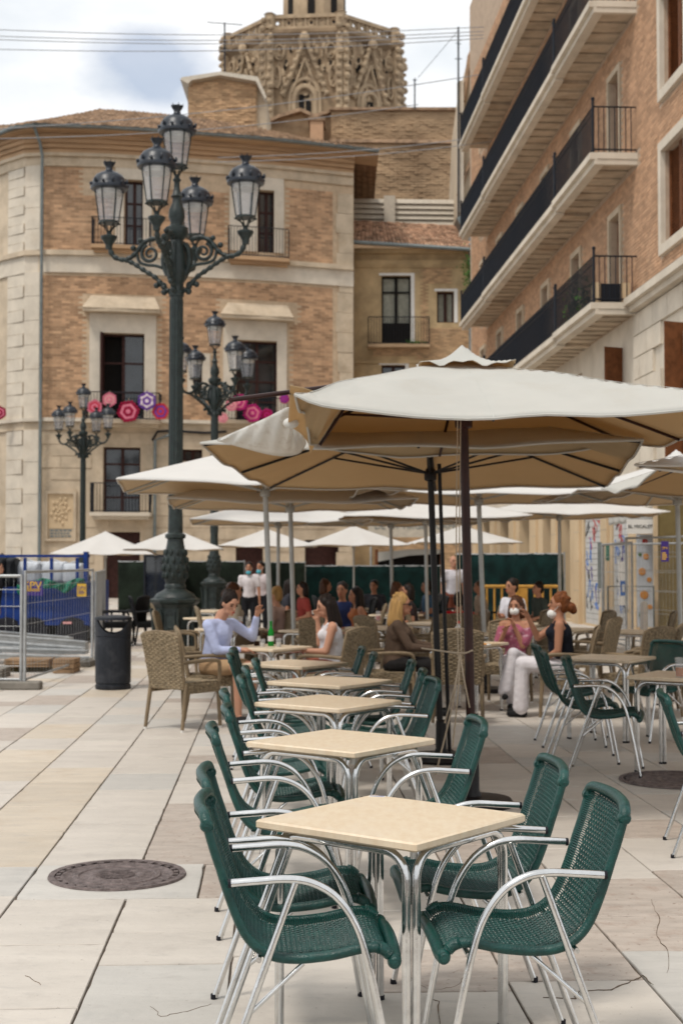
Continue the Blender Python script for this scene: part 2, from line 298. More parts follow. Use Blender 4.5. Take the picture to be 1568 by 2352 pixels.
    def build(s, name, m, parent=None, world=False, smooth=False, recalc=True, **kw):
        off = tuple(parent.location) if (world and parent is not None) else (0, 0, 0)
        return link(name, s.mesh(name, m, off, smooth, recalc), parent, **kw)
def link(name, me, parent=None, loc=None, rz=0, **kw):
    o = bpy.data.objects.new(name, me); COL.objects.link(o)
    if parent is not None: o.parent = parent
    if loc is not None: o.location = loc
    if rz: o.rotation_euler = (0, 0, rz)
    for k, v in kw.items(): o[k] = v
    return o
def thing(name, label, cat, loc=(0, 0, 0), rz=0, group=None):
    o = bpy.data.objects.new(name, None); COL.objects.link(o); o.location = loc; o.rotation_euler = (0, 0, rz); o.empty_display_size = 0.2
    o['label'] = label; o['category'] = cat
    if group: o['group'] = group
    return o
def copy_tree(o, label=None, loc=None, rz=None, parent=None):
    c = o.copy(); COL.objects.link(c); c.parent = parent
    if parent is None:
        if label: c['label'] = label
        if loc is not None: c.location = loc
        if rz is not None: c.rotation_euler = (0, 0, rz)
    for ch in KIDS(o): copy_tree(ch, parent=c)
    return c
def KIDS(o): return [x for x in o.children]
def crom(pts, k=6):
    pts = [Vector(p) for p in pts]; q = [pts[0] * 2 - pts[1]] + pts + [pts[-1] * 2 - pts[-2]]; o = []
    for i in range(1, len(q) - 2):
        a, b, c, d = q[i - 1:i + 3]
        for j in range(k):
            t = j / k; o.append(0.5 * ((2 * b) + (c - a) * t + (2 * a - 5 * b + 4 * c - d) * t * t + (3 * b - a - 3 * c + d) * t ** 3))
    o.append(pts[-1]); return o
def resample(pts, step):
    o = [pts[0].copy()]; acc = 0.0
    for a, b in zip(pts, pts[1:]):
        l = (b - a).length; t = step - acc
        while t <= l: o.append(a.lerp(b, t / l)); t += step
        acc = (acc + l) % step
    return o
def struct(o): o['kind'] = 'structure'; return o
def text(name, s, size, m, Mx, parent=None, ext=0.004, **kw):
    cu = bpy.data.curves.new(name, 'FONT'); cu.body = s; cu.size = size; cu.extrude = ext; cu.align_x = 'CENTER'; cu.align_y = 'CENTER'; cu.resolution_u = 3
    t = bpy.data.objects.new('tmp', cu); COL.objects.link(t); dg = bpy.context.evaluated_depsgraph_get(); me = bpy.data.meshes.new_from_object(t.evaluated_get(dg))
    bpy.data.objects.remove(t); me.transform(Mx); me.materials.clear(); me.materials.append(m)
    return link(name, me, parent, **kw)
def walls(P, a0, a1, b0, b1, c0, c1, holes, seg=0.0):
    mb = MB(); A = sorted({a0, a1} | {max(a0, min(a1, h[i])) for h in holes for i in (0, 1)})
    if seg:
        ex = []; k = a0
        while k < a1: ex.append(k); k += seg
        A = sorted(set(A) | set(ex))
    for x0, x1 in zip(A, A[1:]):
        if x1 - x0 < 1e-4: continue
        hs = sorted([(h[2], h[3]) for h in holes if h[0] <= (x0 + x1) / 2 <= h[1]]); z = b0
        for h0, h1 in hs:
            if h0 > z and z < b1: mb.pbox(P, x0, x1, z, min(h0, b1), c0, c1)
            z = max(z, h1)
        if z < b1: mb.pbox(P, x0, x1, z, b1, c0, c1)
    return mb
def bricks(P, a0, a1, b0, b1, L_, H_, holes, m, parent, key, proud=0.012, gap=0.014, nobj=300, name='brick', jit=0.3):
    """bricks as geometry: the ones that show largest as objects of their own, the rest joined"""
    cells = []; r = 0; z = b0
    while z + H_ <= b1 + 1e-3:
        a = a0 - (L_ / 2 if r % 2 else 0)
        while a < a1:
            x0, x1 = max(a, a0), min(a + L_, a1)
            if x1 - x0 > 0.05 and not any(h[0] < x1 - 0.02 and h[1] > x0 + 0.02 and h[2] < z + H_ - 0.01 and h[3] > z + 0.01 for h in holes): cells.append((x0, x1, z, z + H_))
            a += L_
        z += H_; r += 1
    cells.sort(key=key); rest = MB()
    for i, (x0, x1, z0, z1) in enumerate(cells):
        pr = proud * (1 + random.uniform(-jit, jit)); g = gap / 2
        mb = MB() if i < nobj else rest
        mb.pbox(P, x0 + g, x1 - g, z0 + g, z1 - g, 0.0, pr)
        if i < nobj: mb.build(name, m, parent, world=True)
    if rest.v: rest.build(name + 'work', m, parent, world=True, kind='stuff')
# ================================================================ GROUND
g = MB(); g.box(-60, 60, -6, 160, -0.30, -0.012)
ground = struct(g.build('ground', M['joint']))
unit = MB()
def slab_mesh(n=9, j=.006):
    mb = MB(); rows = []; per = []
    for (x0, y0), (x1, y1) in (((-.5, -.5), (.5, -.5)), ((.5, -.5), (.5, .5)), ((.5, .5), (-.5, .5)), ((-.5, .5), (-.5, -.5))):
        for k in range(n):
            t = k / n; q = Vector((x0 + (x1 - x0) * t, y0 + (y1 - y0) * t, 0)); ch = random.random() < .10
            q *= 1 - random.uniform(0, j) - (random.uniform(.008, .022) if ch else 0); per.append(q)
    for z, k in ((-0.03, 1), (-0.004, 1), (0.0, .991)): rows.append([Vector((q.x * k, q.y * k, z)) for q in per])
    b = mb.quadgrid(rows, True); m = len(per); mb.f.append(tuple(b + 2 * m + i for i in range(m))); return mb
strips = [-0.16 + 0.53 * n for n in range(-22, 26)]
slabs = []
random.seed(21)
def kind_for(u, v):
    if -1.8 < u < -1.2 and 7.4 < v < 11.5: return 'slab_yellow'
    if -0.7 < u < -0.16 and 7.5 < v < 9.2: return 'slab_pink'
    if u > 0.8 and 5.7 < v < 8.5 and random.random() < 0.75: return 'slab_pink'
    if v > 11 and random.random() < 0.12: return 'slab_pink'
    if u < -1.6 and random.random() < 0.25: return 'slab_yellow'
    if random.random() < 0.18: return 'slab_grey'
    if random.random() < 0.05: return 'slab_pink'
    return 'slab'
for u in strips:
    v = 2.2 + random.uniform(0, 0.6)
    forced = [6.86, 7.62] if -1.3 < u < -0.5 else []
    while v < 75:
        l = random.choice([0.5, 0.58, 0.66, 0.75, 0.85, 1.0])
        if v > 22: l *= 1.6
        n = v + l
        for fz in forced:
            if v < fz - 0.01 < n - 0.2 or (v < fz - 0.01 and n > fz - 0.25): n = fz; break
        inside = forced and 6.8 < (v + n) / 2 < 7.65
        if not inside: slabs.append((u, u + 0.53, v, n, kind_for(u + 0.26, (v + n) / 2)))
        v = n
slabs = [s_ for s_ in slabs if not (s_[0] < -1.0 and s_[1] < -0.66 and abs(s_[2] - 6.86) < 0.01)]
slabs += [(-1.22, -0.35, 6.86, 7.62, 'slab_grey'), (-0.35, -0.16, 6.86, 7.62, 'slab_pink')]
vis = lambda s_: s_[3] > 3.9 and abs((s_[0] + s_[1]) / 2 - 0.049 * 0) < 0.245 * s_[3] + 0.6
near = sorted([s_ for s_ in slabs if vis(s_)], key=lambda s_: s_[2])
far = near[300:] + [s_ for s_ in slabs if not vis(s_)]
sm = {k: [slab_mesh().mesh('slab_' + k, M[k]) for _ in range(5)] for k in ('slab', 'slab_grey', 'slab_yellow', 'slab_pink')}
JG = 0.007
def place_slab(s_):
    cu, cv = (s_[0] + s_[1]) / 2, (s_[2] + s_[3]) / 2
    o = link('paving_slab', random.choice(sm[s_[4]]), ground, S(cu, cv, random.uniform(-0.0015, 0.0015)), TH + random.uniform(-0.0015, 0.0015)); o.scale = (s_[1] - s_[0] - .008, s_[3] - s_[2] - JG, 1); return o
for s_ in near[:300]: place_slab(s_)
for k in sm:
    mb = MB()
    for s_ in far:
        if s_[4] != k: continue
        a, b_, c, d = s_[0] + .003, s_[1] - .003, s_[2] + .003, s_[3] - .003; z1 = 0.0
        mb.pts8([S(a, c, -.03), S(b_, c, -.03), S(b_, d, -.03), S(a, d, -.03), S(a, c, z1), S(b_, c, z1), S(b_, d, z1), S(a, d, z1)])
    if mb.v: mb.build('distant_paving', M[k], ground, kind='stuff')
# cracks in the slabs
def crack(pts, wd):
    mb = MB(); P = [at_z(x, y, 0.0018) for x, y in pts]; Q = []
    for a, b_ in zip(P, P[1:]):
        for k in range(5): t = k / 5; q = a.lerp(b_, t); q += Vector((random.uniform(-1, 1), random.uniform(-1, 1), 0)) * 0.006; Q.append(q)
    Q.append(P[-1]); rows = []
    for i, q in enumerate(Q):
        t = (Q[min(i + 1, len(Q) - 1)] - Q[max(i - 1, 0)]); n_ = Vector((-t.y, t.x, 0)).normalized(); h = wd * .7 * random.uniform(0.2, 1.0) * (0.3 + 0.7 * math.sin(math.pi * (i + .5) / len(Q)))
        rows.append([q - n_ * h, q + n_ * h, q + n_ * h - Vector((0, 0, .003)), q - n_ * h - Vector((0, 0, .003))])
    mb.quadgrid(rows, True); mb.build('crack', M['crack'], ground)
crack([(1493, 2065), (1512, 2110), (1508, 2150), (1536, 2190), (1530, 2235)], .003)
crack([(1325, 2275), (1400, 2272), (1450, 2252), (1475, 2240), (1500, 2262)], .005)
crack([(348, 2310), (368, 2335), (430, 2322), (486, 2305)], .0025)
crack([(975, 2285), (1005, 2300), (1010, 2352)], .004)
crack([(1245, 2290), (1320, 2292), (1330, 2275)], .0025)
crack([(960, 2260), (990, 2275), (1050, 2265), (1065, 2240)], .003)
crack([(60, 2240), (95, 2262)], .002)
# manhole covers
def manhole(c, r, label):
    t = thing('manhole_cover', label, 'manhole cover', c)
    MB().lathe([(r - .03, 0.003), (r - .03, .012), (r, .014), (r + .004, .003)], 48).build('frame', M['iron'], t, smooth=True)
    MB().lathe([(0.001, .004), (r * .30, .004), (r * .32, .009), (r * .40, .009), (r * .42, .004), (r * .55, .004), (r * .57, .010), (r * .63, .010), (r * .65, .004), (r * .76, .004), (r * .78, .009), (r * .82, .009), (r * .84, .003), (r - .034, .003)], 48).build('lid', M['iron'], t, smooth=True)
    mb = MB()
    for k in range(28):
        a = 2 * math.pi * k / 28; mb.bbox(math.cos(a) * r * .865, math.sin(a) * r * .865, .003, .022, .035, .008, a)
    for k in range(-4, 5):
        l = math.sqrt(max(0, (r * .28) ** 2 - (k * .02) ** 2)); mb.bbox(0, k * .022, .004, l * 1.8, .009, .006)
    mb.build('raised_pattern', M['iron'], t, kind='stuff'); return t
p = at_z(270, 2012); manhole(p, 0.345, 'round rusty cast iron manhole cover set in a grey slab')
p = at_z(1555, 1793); manhole(p, 0.42, 'dark round drain cover under the right hand tables')
# ================================================================ GREEN CHAIR
SP = crom([(-.405, 0, .855), (-.372, 0, .74), (-.322, 0, .60), (-.272, 0, .505), (-.205, 0, .455), (-.12, 0, .440), (0, 0, .448), (.10, 0, .466), (.155, 0, .466), (.19, 0, .445), (.205, 0, .425)], 10)
HW = .222
def wrapped(pts, r, pitch=.0062, n=8, cut=.0016):
    rs = resample(pts, pitch / 2); mb = MB(); mb.tube(rs, [r - (cut if i % 2 else 0) for i in range(len(rs))], n); return mb
def green_chair():
    t = thing('woven_armchair', '', 'chair', (0, 0, 0))
    for s_ in (-1, 1):
        wrapped([p_ + Vector((0, s_ * HW, 0)) for p_ in SP], .0165).build('side_rail', M['green'], t, smooth=60)
    topb = crom([(-.402, -HW, .850), (-.408, -HW + .004, .872), (-.414, -HW + .03, .888), (-.428, -.12, .893), (-.436, 0, .895), (-.428, .12, .893), (-.414, HW - .03, .888), (-.408, HW - .004, .872), (-.402, HW, .850)], 6)
    mb = wrapped(topb, .0200, .009, 10, .0009)
    for s_ in (-1, 1):
        Mx = Matrix.Translation((-.404, s_ * (HW + .006), .852)) @ Matrix.Rotation(-s_ * math.pi / 2, 4, 'X')
        mb.lathe([(.021, -.02), (.024, -.004), (.0215, .004), (.017, .009), (.0155, .0085), (.010, .0125), (.0088, .012), (.003, .015)], 14, Mx=Mx)
    mb.build('top_rail', M['green'], t, smooth=60)
    fb = crom([(.207, -HW - .012, .432), (.212, -HW + .03, .428), (.214, -.12, .438), (.215, 0, .444), (.214, .12, .438), (.212, HW - .03, .428), (.207, HW + .012, .432)], 6)
    mb = wrapped(fb, .0205, .009, 10, .0012)
    for s_ in (-1, 1):
        Mx = Matrix.Translation((.205, s_ * (HW + .012), .430)) @ Matrix.Rotation(-s_ * math.pi / 2, 4, 'X')
        mb.lathe([(.020, -.02), (.024, -.006), (.022, .004), (.018, .010), (.0165, .0095), (.011, .015), (.0098, .0145), (.003, .019)], 14, Mx=Mx)
        mb.tube(resample(crom([(.150 , s_ * HW, .470), (.172, s_ * HW, .462), (.19, s_ * HW, .447)], 6), .003), [.0205 if i % 2 else .0185 for i in range(len(resample(crom([(.150, s_ * HW, .470), (.172, s_ * HW, .462), (.19, s_ * HW, .447)], 6), .003)))], 8)
    mb.build('front_rail', M['green'], t, smooth=60)
    # woven panel: cords across, wrapped round both rails, and cords along in the middle
    pp = resample([Vector((-.424, 0, .889))] + SP, .0082); K = len(pp); cols = [-.152 + .0117 * j for j in range(27)]; mb = MB()
    def nrm(i):
        a, b_ = pp[max(0, i - 1)], pp[min(K - 1, i + 1)]; d = (b_ - a).normalized(); return Vector((d.z, 0, -d.x)) * -1
    def sag(i, y): return nrm(i) * (-(  .008 + .020 * max(0, 1 - i / (K * .5)) ** 1.3) * (1 - (y / HW) ** 2))
    sgn = lambda i, j: 1 if ((i + 2 * j) // 2) % 2 else -1
    for i in range(2, K - 1):
        n_ = nrm(i); pts = [pp[i] + Vector((0, -HW, 0)) + n_ * .013, pp[i] + Vector((0, -.19, 0)) + sag(i, .19) + n_ * .004]
        for j, y in enumerate(cols): pts.append(pp[i] + Vector((0, y, 0)) + sag(i, y) + n_ * (.0024 * sgn(i, j)))
        pts += [pp[i] + Vector((0, .19, 0)) + sag(i, .19) + n_ * .004, pp[i] + Vector((0, HW, 0)) + n_ * .013]
        mb.tube(pts, .0029, 4, caps=False)
    for j, y in enumerate(cols):
        mb.tube([pp[i] + Vector((0, y, 0)) + sag(i, y) - nrm(i) * (.0024 * sgn(i, j)) for i in range(0, K)], .0036, 4, caps=False)
    mb.build('woven_panel', M['green'], t, recalc=False, smooth=True)
    R = .0125
    for s_ in (-1, 1):
        y = s_ * .2525
        arm = crom([(-.325, y, .668), (-.24, y, .673), (-.14, y, .677), (-.06, y, .664), (.015, y, .622), (.075, y, .545), (.115, y, .44), (.150, y, .30), (.182, y, .15), (.21, y, .008)], 8)
        MB().tube(arm, R, 14).build('armrest', M['alu'], t, smooth=60)
        MB().tube([(-.325, y, .668), (-.335, y, .6675)], R * 1.04, 12).build('arm_cap', M['cap'], t)
        MB().tube([(-.118, y, .668), (-.385, y, .008)], R, 14).build('rear_leg', M['alu'], t, smooth=60)
        MB().tube([(-.09, s_ * .215, .425), (-.275, y, .285)], R * .58, 10).build('brace', M['alu'], t, smooth=60)
        for x in (.211, -.388): MB().tube([(x, y, .018), (x, y, 0)], R * 1.12, 12).build('foot_cap', M['cap'], t)
    mb = MB()
    for x, z in ((-.235, .445), (.125, .437)): MB().tube([(x, -.25, z), (x, .25, z)], R * .72, 10).build('cross_bar', M['alu'], t, smooth=60)
    for ch in t.children:
        for v in ch.data.vertices: v.co.x *= .9; v.co.z = v.co.z if v.co.z < .7 else .7 + (v.co.z - .7) * .85
    return t
chair0 = green_chair(); used = [False]
def put(first, flag, x, y, rz, label, group):
    if not flag[0]:
        flag[0] = True; first.location = (x, y, 0); first.rotation_euler = (0, 0, rz); first['label'] = label; c = first
    else: c = copy_tree(first, label, (x, y, 0), rz)
    if group: c['group'] = group
    return c
GG = 'green woven aluminium armchairs round the terrace tables'
def gchair(x, y, deg, label): return put(chair0, used, x, y, rad(deg), label, GG)
gchair(-.045, 4.43, 4, 'nearest green woven armchair on the left of the front table')
gchair(-.100, 5.04, 4, 'green woven armchair just behind the nearest left one at the front table')
gchair(.470, 4.50, 184, 'nearest green woven armchair on the right of the front table')
gchair(.400, 5.21, 183, 'green woven armchair behind the nearest right one at the front table')
gchair(-.195, 6.36, 6, 'nearer green armchair on the left of the second table')
gchair(-.20, 7.22, 4, 'farther green armchair on the left of the second table')
gchair(.255, 6.58, 184, 'single green armchair on the right of the second table, beside the umbrella pole')
gchair(-.28, 8.05, 5, 'nearer green armchair on the left of the third table')
gchair(-.255, 9.05, 3, 'farther green armchair on the left of the third table')
gchair(.20, 8.85, 186, 'green armchair seen edge on, right of the third table')
gchair(.17, 9.62, 178, 'green armchair on the right between the third and fourth tables')
gchair(-.28, 9.85, 4, 'nearer green armchair on the left of the fourth table')
gchair(-.26, 10.6, 2, 'farther green armchair on the left of the fourth table')
gchair(.14, 10.45, 180, 'green armchair on the right of the fourth table')
gchair(-.50, 11.25, 2, 'faded green armchair left of the fifth table, beside the seated man')
gchair(-.53, 11.95, 0, 'green armchair at the far left of the fifth table')
gchair(-.12, 11.35, 180, 'nearer green armchair on the right of the fifth table')
gchair(-.20, 12.1, 182, 'farthest green armchair on the right of the fifth table')
gchair(2.08, 12.55, 0, 'green armchair at the left of the right hand table, near the seated women')
gchair(2.02, 11.55, -6, 'green armchair in front of the women, right of the umbrella poles')
gchair(2.08, 10.85, -14, 'green armchair with its long bare legs facing us, beside the beer table')
gchair(2.72, 12.9, 215, 'green armchair turned towards the left behind the right hand table')
gchair(2.17, 7.95, -8, 'large green armchair cut by the right edge of the photo')
# ================================================================ TABLES
def table_mesh_parts(t, topm, frm):
    e = .33
    MB().bbox(0, 0, .702, e * 2, e * 2, .030, 0, .006).build('tabletop', topm, t, smooth=30)
    i = e - .048; R = .0145
    legs = MB()
    for k in range(4):
        Rm = Matrix.Rotation(k * math.pi / 2, 4, 'Z'); y = -i; x = i - .022
        path = [Vector((-x, y, .006)), Vector((-x, y, .3)), Vector((-x, y, .56))] + [Vector((-x + .085 * (1 - math.cos(a)), y, .60 + .085 * math.sin(a))) for a in [math.pi / 2 * q / 7 for q in range(8)]]
        path += [Vector((-p_.x, p_.y, p_.z)) for p_ in reversed(path)]
        MB().tube([Rm @ p_ for p_ in path], R, 14).build('leg_frame', frm, t, smooth=60)
        for sx in (-1, 1):
            q = Rm @ Vector((sx * x, y, 0)); MB().tube([(q.x, q.y, 0), (q.x, q.y, .016)], R * 1.15, 12).build('foot_cap', M['cap'], t)
        q = Rm @ Vector((-x + .03, y + .03, 0)); MB().tube([(q.x, q.y, .66), (q.x, q.y, .703)], .012, 10).build('spacer', M['white'], t)
tab0 = thing('square_table', '', 'table'); table_mesh_parts(tab0, M['top'], M['alu']); tflag = [False]
TG = 'square terrace tables with stone tops'
def table(x, y, deg, label): return put(tab0, tflag, x, y, rad(deg), label, TG)
t1 = table(.172, 4.88, -38, 'nearest beige stone topped table with four green chairs')
table(.0, 6.97, -38, 'second beige table of the front row, behind the nearest one')
table(-.08, 8.90, -37, 'third beige table of the front row')
table(-.085, 10.45, -36, 'fourth beige table of the front row')
table(-.40, 12.25, -36, 'fifth beige table, farthest of the front row')
table(2.43, 13.0, -33, 'beige table on the right, just below the wicker chairs')
table(2.62, 10.95, -33, 'beige table on the right with a glass of beer on it')
table(2.85, 8.7, -33, 'table corner cut by the right edge beside the large green armchair')
table(-.755, 14.6, -36, 'table with green and brown bottles between the man and the woman')
table(1.34, 15.3, -36, 'table with a red bottle in front of the women in white trousers')
table(3.9, 16.0, -33, 'empty table at the right edge behind the wicker chairs')
table(3.75, 17.9, -33, 'empty table near the right hand mesh fence')
table(2.85, 18.6, -33, 'empty table below the graffiti shutters')
for i, (x, y) in enumerate([(-1.45, 18.6), (-.35, 18.2), (.5, 19.0), (1.25, 20.2), (2.6, 20.0), (-.1, 21.5), (-2.0, 22.2), (.9, 23.5), (1.9, 17.4), (-2.3, 25.5), (.2, 26.5)]):
    table(x, y, -35, ['table with glasses in front of the woman seen from behind', 'table behind the woman in the white top', 'table where the woman in orange leans', 'table in front of the person in red', 'table where the boy in white sits', 'table beside the man in the striped jacket', 'table in front of the waiters', 'small table behind the blonde woman', 'table behind the masked woman', 'far table left of the waiters', 'farthest table near the green netting'][i])
st = thing('table_sticker', 'small printed sticker at the back corner of the nearest table', 'sticker', tuple(at_z(866, 1829, .7325)), rad(-14))
MB().box(-.029, .029, -.012, .012, -.0004, .0006).build('paper', M['white'], st)
mb = MB()
for k in range(9):
    for q in range(3): mb.box(-.026 + k * .006, -.022 + k * .006 + random.uniform(-.001, .001), -.009 + q * .007, -.0045 + q * .007 + random.uniform(-.001, .001), .0006, .001)
mb.build('print', M['ink'], st)
# ================================================================ UMBRELLAS
def cloth(Pf, na, nb, name, m, parent, thick=.004):
    rows = [[Pf(-1 + 2 * i / na, -1 + 2 * j / nb) for j in range(nb + 1)] for i in range(na + 1)]
    mb = MB(); mb.quadgrid(rows); o = mb.build(name, M['under_shade'] if m is M['canvas'] else M['under_shade_pale'], parent, smooth=True, recalc=False); o.data.materials.append(m)  # lower faces take the canvas colour with shade painted in
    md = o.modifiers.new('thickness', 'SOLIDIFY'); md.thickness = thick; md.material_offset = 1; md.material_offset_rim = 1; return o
def umbrella(label, x, y, half, zr, za, rot=0, lean=(0, 0), cm='canvas', pm='greymetal', sag=.10, cut=None, cap=True, pr=.03, hubz=None, base=True, tilt=0.0, group='square parasols over the terrace', detail=True, seed=0, edge=.0):
    t = thing('parasol', label, 'parasol', (x, y, 0), 0, group)
    R = Matrix.Rotation(rad(rot), 3, 'Z'); lx, ly = lean
    rnd = random.Random(seed)
    off = lambda z: Vector((lx * z / za, ly * z / za, 0))
    fold = [rnd.uniform(0, 6) for _ in range(4)]
    def surf(a, b_):
        r = max(abs(a), abs(b_)); ang = math.atan2(b_, a)
        q = (a if abs(b_) >= abs(a) else b_) / r if r > 1e-6 else 0       # position along the rim, -1..1
        z = za + (zr - za) * (r ** 0.92) - sag * r * r * (1 - q * q) + tilt * b_
        z += .012 * r * math.sin(9 * ang + fold[0]) + .003 * r * math.sin(17 * ang + fold[1] + 3 * r)
        p_ = Vector((a * half * (1 - edge * (1 - q * q) * r), b_ * half * (1 - edge * (1 - q * q) * r), 0)); v_ = R @ p_; v_.z = z
        return v_ + off(za)
    sf = cut(surf) if cut else surf
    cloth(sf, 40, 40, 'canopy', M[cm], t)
    hz = hubz or zr - .06
    if detail:
        for k in range(8):
            ang = k * math.pi / 4; a, b_ = math.cos(ang), math.sin(ang); m_ = max(abs(a), abs(b_)); a, b_ = a / m_, b_ / m_
            MB().tube([sf(a * q_ / 12, b_ * q_ / 12) + Vector((0, 0, .0035)) for q_ in range(1, 13)], .0045, 5, flat=.5).build('seam', M[cm], t, smooth=True)
        ring_ = [(-1 + 2 * i / 20, -1) for i in range(20)] + [(1, -1 + 2 * i / 20) for i in range(20)] + [(1 - 2 * i / 20, 1) for i in range(20)] + [(-1, 1 - 2 * i / 20) for i in range(20)]
        MB().tube([sf(*r_) + Vector((0, 0, -.006)) for r_ in ring_], .009, 5, closed=True).build('hem', M[cm], t, smooth=True)
    pole = MB(); pole.tube([(0, 0, .03), tuple(off(za - .04) + Vector((0, 0, za - .04)))], pr, 12); pole.build('pole', M[pm], t, smooth=60)
    hp = off(hz) + Vector((0, 0, hz)); MB().lathe([(pr * 1.1, -.06), (pr * 1.9, -.05), (pr * 2.0, 0), (pr * 1.6, .03), (pr * 1.1, .05)], 12, c=hp).build('hub', M[pm], t, smooth=40)
    for k in range(8):
        ang = k * math.pi / 4; a, b_ = math.cos(ang), math.sin(ang); m_ = max(abs(a), abs(b_)); a, b_ = a / m_, b_ / m_
        if cut and k == cut.skip: 
            e = surf(a * .995, b_ * .995); tip = surf(a * 1.0, b_ * 1.0); MB().tube([surf(0.02 * a, .02 * b_) - Vector((0, 0, .05)), tip + Vector((0, 0, 0.0))], .014, 8).build('rib', M[pm], t, smooth=60)
        else:
            MB().tube([surf(.02 * a, .02 * b_) - Vector((0, 0, .05))] + [sf(a * q, b_ * q) - Vector((0, 0, .02)) for q in (.3, .6, .85, .985)], .011, 6).build('rib', M[pm], t, smooth=60)
        if detail: MB().tube([hp, sf(a * .55, b_ * .55) - Vector((0, 0, .03))], .009, 6).build('strut', M[pm], t, smooth=60)
    if cap:
        def csurf(a, b_):
            r = max(abs(a), abs(b_)); q = (a if abs(b_) >= abs(a) else b_) / r if r > 1e-6 else 0
            v_ = R @ Vector((a * cap_h, b_ * cap_h, 0)); v_.z = za - .005 + .11 * math.exp(-(r / .30) ** 1.3) - .050 * r + .016 * math.cos(q * math.pi * 2 + .5) * max(0, r - .55) * 2 + .010 * math.sin(q * 11 + a * 3) * r ; return v_ + off(za)
        cap_h = half * .21; cloth(csurf, 20, 20, 'vent_cap', M[cm], t)
    if base:
        bm_ = MB(); bm_.lathe([(.26, 0), (.27, .02), (.25, .05), (.06, .065), (.045, .10), (.042, .32), (.03, .33)], 24); bm_.build('base', M['darkmetal'], t, smooth=40)
    return t
# front umbrella: its left corner has slipped along the rib and hangs
def cut1(surf):
    def f(a, b_):
        p_ = surf(a, b_)
        k = max(0.0, (-a - .50) / .50)
        if k > 0:
            p_.x += k * (.36 + .10 * (1 - abs(b_)) + (.06 if b_ > 0 else 0)) * 1.0
            p_.z += .05 * k * k * (1 if b_ < 0 else .2)
            p_.z += .035 * k * math.sin(7 * b_ + 1.0 + 3 * a)
        dd = math.hypot(a + 1, b_ + 1); th = math.atan2(b_ + 1, a + 1)
        for tk, wk_, A_ in ((.16, .07, .035), (.42, .09, .055), (.72, .08, .030), (1.15, .12, .04)): p_.z += A_ * math.exp(-((th - tk - .12 * math.sin(dd * 2)) / wk_) ** 2) * (1 - math.exp(-4 * dd)) * math.exp(-dd * .75)
        for tk, wk_, A_ in ((2.2, .10, .02), (2.6, .08, .025)): p_.z += A_ * math.exp(-((math.atan2(b_ + 1, a - 1) - tk) / wk_) ** 2) * math.exp(-math.hypot(a - 1, b_ + 1) * .8)
        return p_
    return f
class Cut:
    def __init__(s, fn, skip): s.fn = fn; s.skip = skip
    def __call__(s, surf): return s.fn(surf)
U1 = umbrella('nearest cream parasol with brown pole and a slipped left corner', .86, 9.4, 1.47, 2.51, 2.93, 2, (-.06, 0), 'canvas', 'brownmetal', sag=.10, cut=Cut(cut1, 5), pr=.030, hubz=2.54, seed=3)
def patch(top, bot, name, m, parent, k=8, n=10, bulge=None):
    A = crom([at_d(*p_) for p_ in top], k); B = crom([at_d(*p_) for p_ in bot], k); rows = []
    o = Vector(parent.location)
    for i in range(len(A)):
        r = []
        for j in range(n + 1):
            t = j / n; q = A[i].lerp(B[i], t)
            if bulge: q += Vector((0, bulge * math.sin(math.pi * t) * math.sin(math.pi * i / (len(A) - 1)), 0)) + Vector((0, .02 * math.sin(i * 1.1 + j * .5) * math.sin(math.pi * t), 0))
            r.append(q - o)
        rows.append(r)
    mb = MB(); mb.quadgrid(rows); ob = mb.build(name, m, parent, smooth=True, recalc=False); md = ob.modifiers.new('thickness', 'SOLIDIFY'); md.thickness = .004; return ob
# hanging flap of the front umbrella (brown underside, shade put into its colour) and its pale turned-up corner
patch([(666, 886, 8.05), (700, 893, 8.1), (735, 905, 8.2), (772, 920, 8.3)], [(662, 978, 8.9), (690, 996, 9.2), (708, 1020, 9.5), (712, 1046, 9.9)], 'hanging_flap', M['under_shade'], U1, bulge=.10)
patch([(499, 1009, 9.5), (552, 986, 9.35), (610, 960, 9.15), (664, 936, 9.0), (668, 972, 9.15), (700, 1003, 9.4)], [(499, 1013, 9.5), (560, 1030, 9.45), (620, 1045, 9.4), (660, 1048, 9.4), (690, 1040, 9.45), (704, 1018, 9.5)], 'turned_corner', M['canvas_old'], U1, bulge=-.05)
MB().ball(at_d(668, 972, 8.85) - Vector(U1.location), (.05, .03, .035), 10, 6).build('knot', M['canvas_old'], U1, smooth=True)
rp = MB(); a = at_d(1050, 962, 9.2) - Vector(U1.location); zz = [a, a + Vector((-.01, 0, -.8)), a + Vector((.0, 0, -1.55))]
rp.tube(crom(zz, 6), .004, 5); rp.tube([p_ + Vector((.022, .02, 0)) for p_ in crom(zz, 6)], .004, 5)
k0 = at_d(1056, 1500, 9.2) - Vector(U1.location)
for dx, dz in ((-.10, -.45), (-.05, -.60), (.06, -.35), (-.16, -.78)): rp.tube(crom([k0, k0 + Vector((dx * .3, -.02, dz * .4)), k0 + Vector((dx, 0, dz))], 6), .006, 5)
rp.tube(crom([k0 + Vector((.08, -.02, .02)), k0, k0 + Vector((-.19, 1.0, -.03))], 6), .006, 5)
rp.build('pull_cord', M['rope'], U1, smooth=True)
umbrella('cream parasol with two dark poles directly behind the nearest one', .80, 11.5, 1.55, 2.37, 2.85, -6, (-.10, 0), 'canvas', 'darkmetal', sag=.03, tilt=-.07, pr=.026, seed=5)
ex = MB(); ex.tube([at_z(1032, 1735, .03), at_d(1008, 1065, 11.6)], .016, 10)
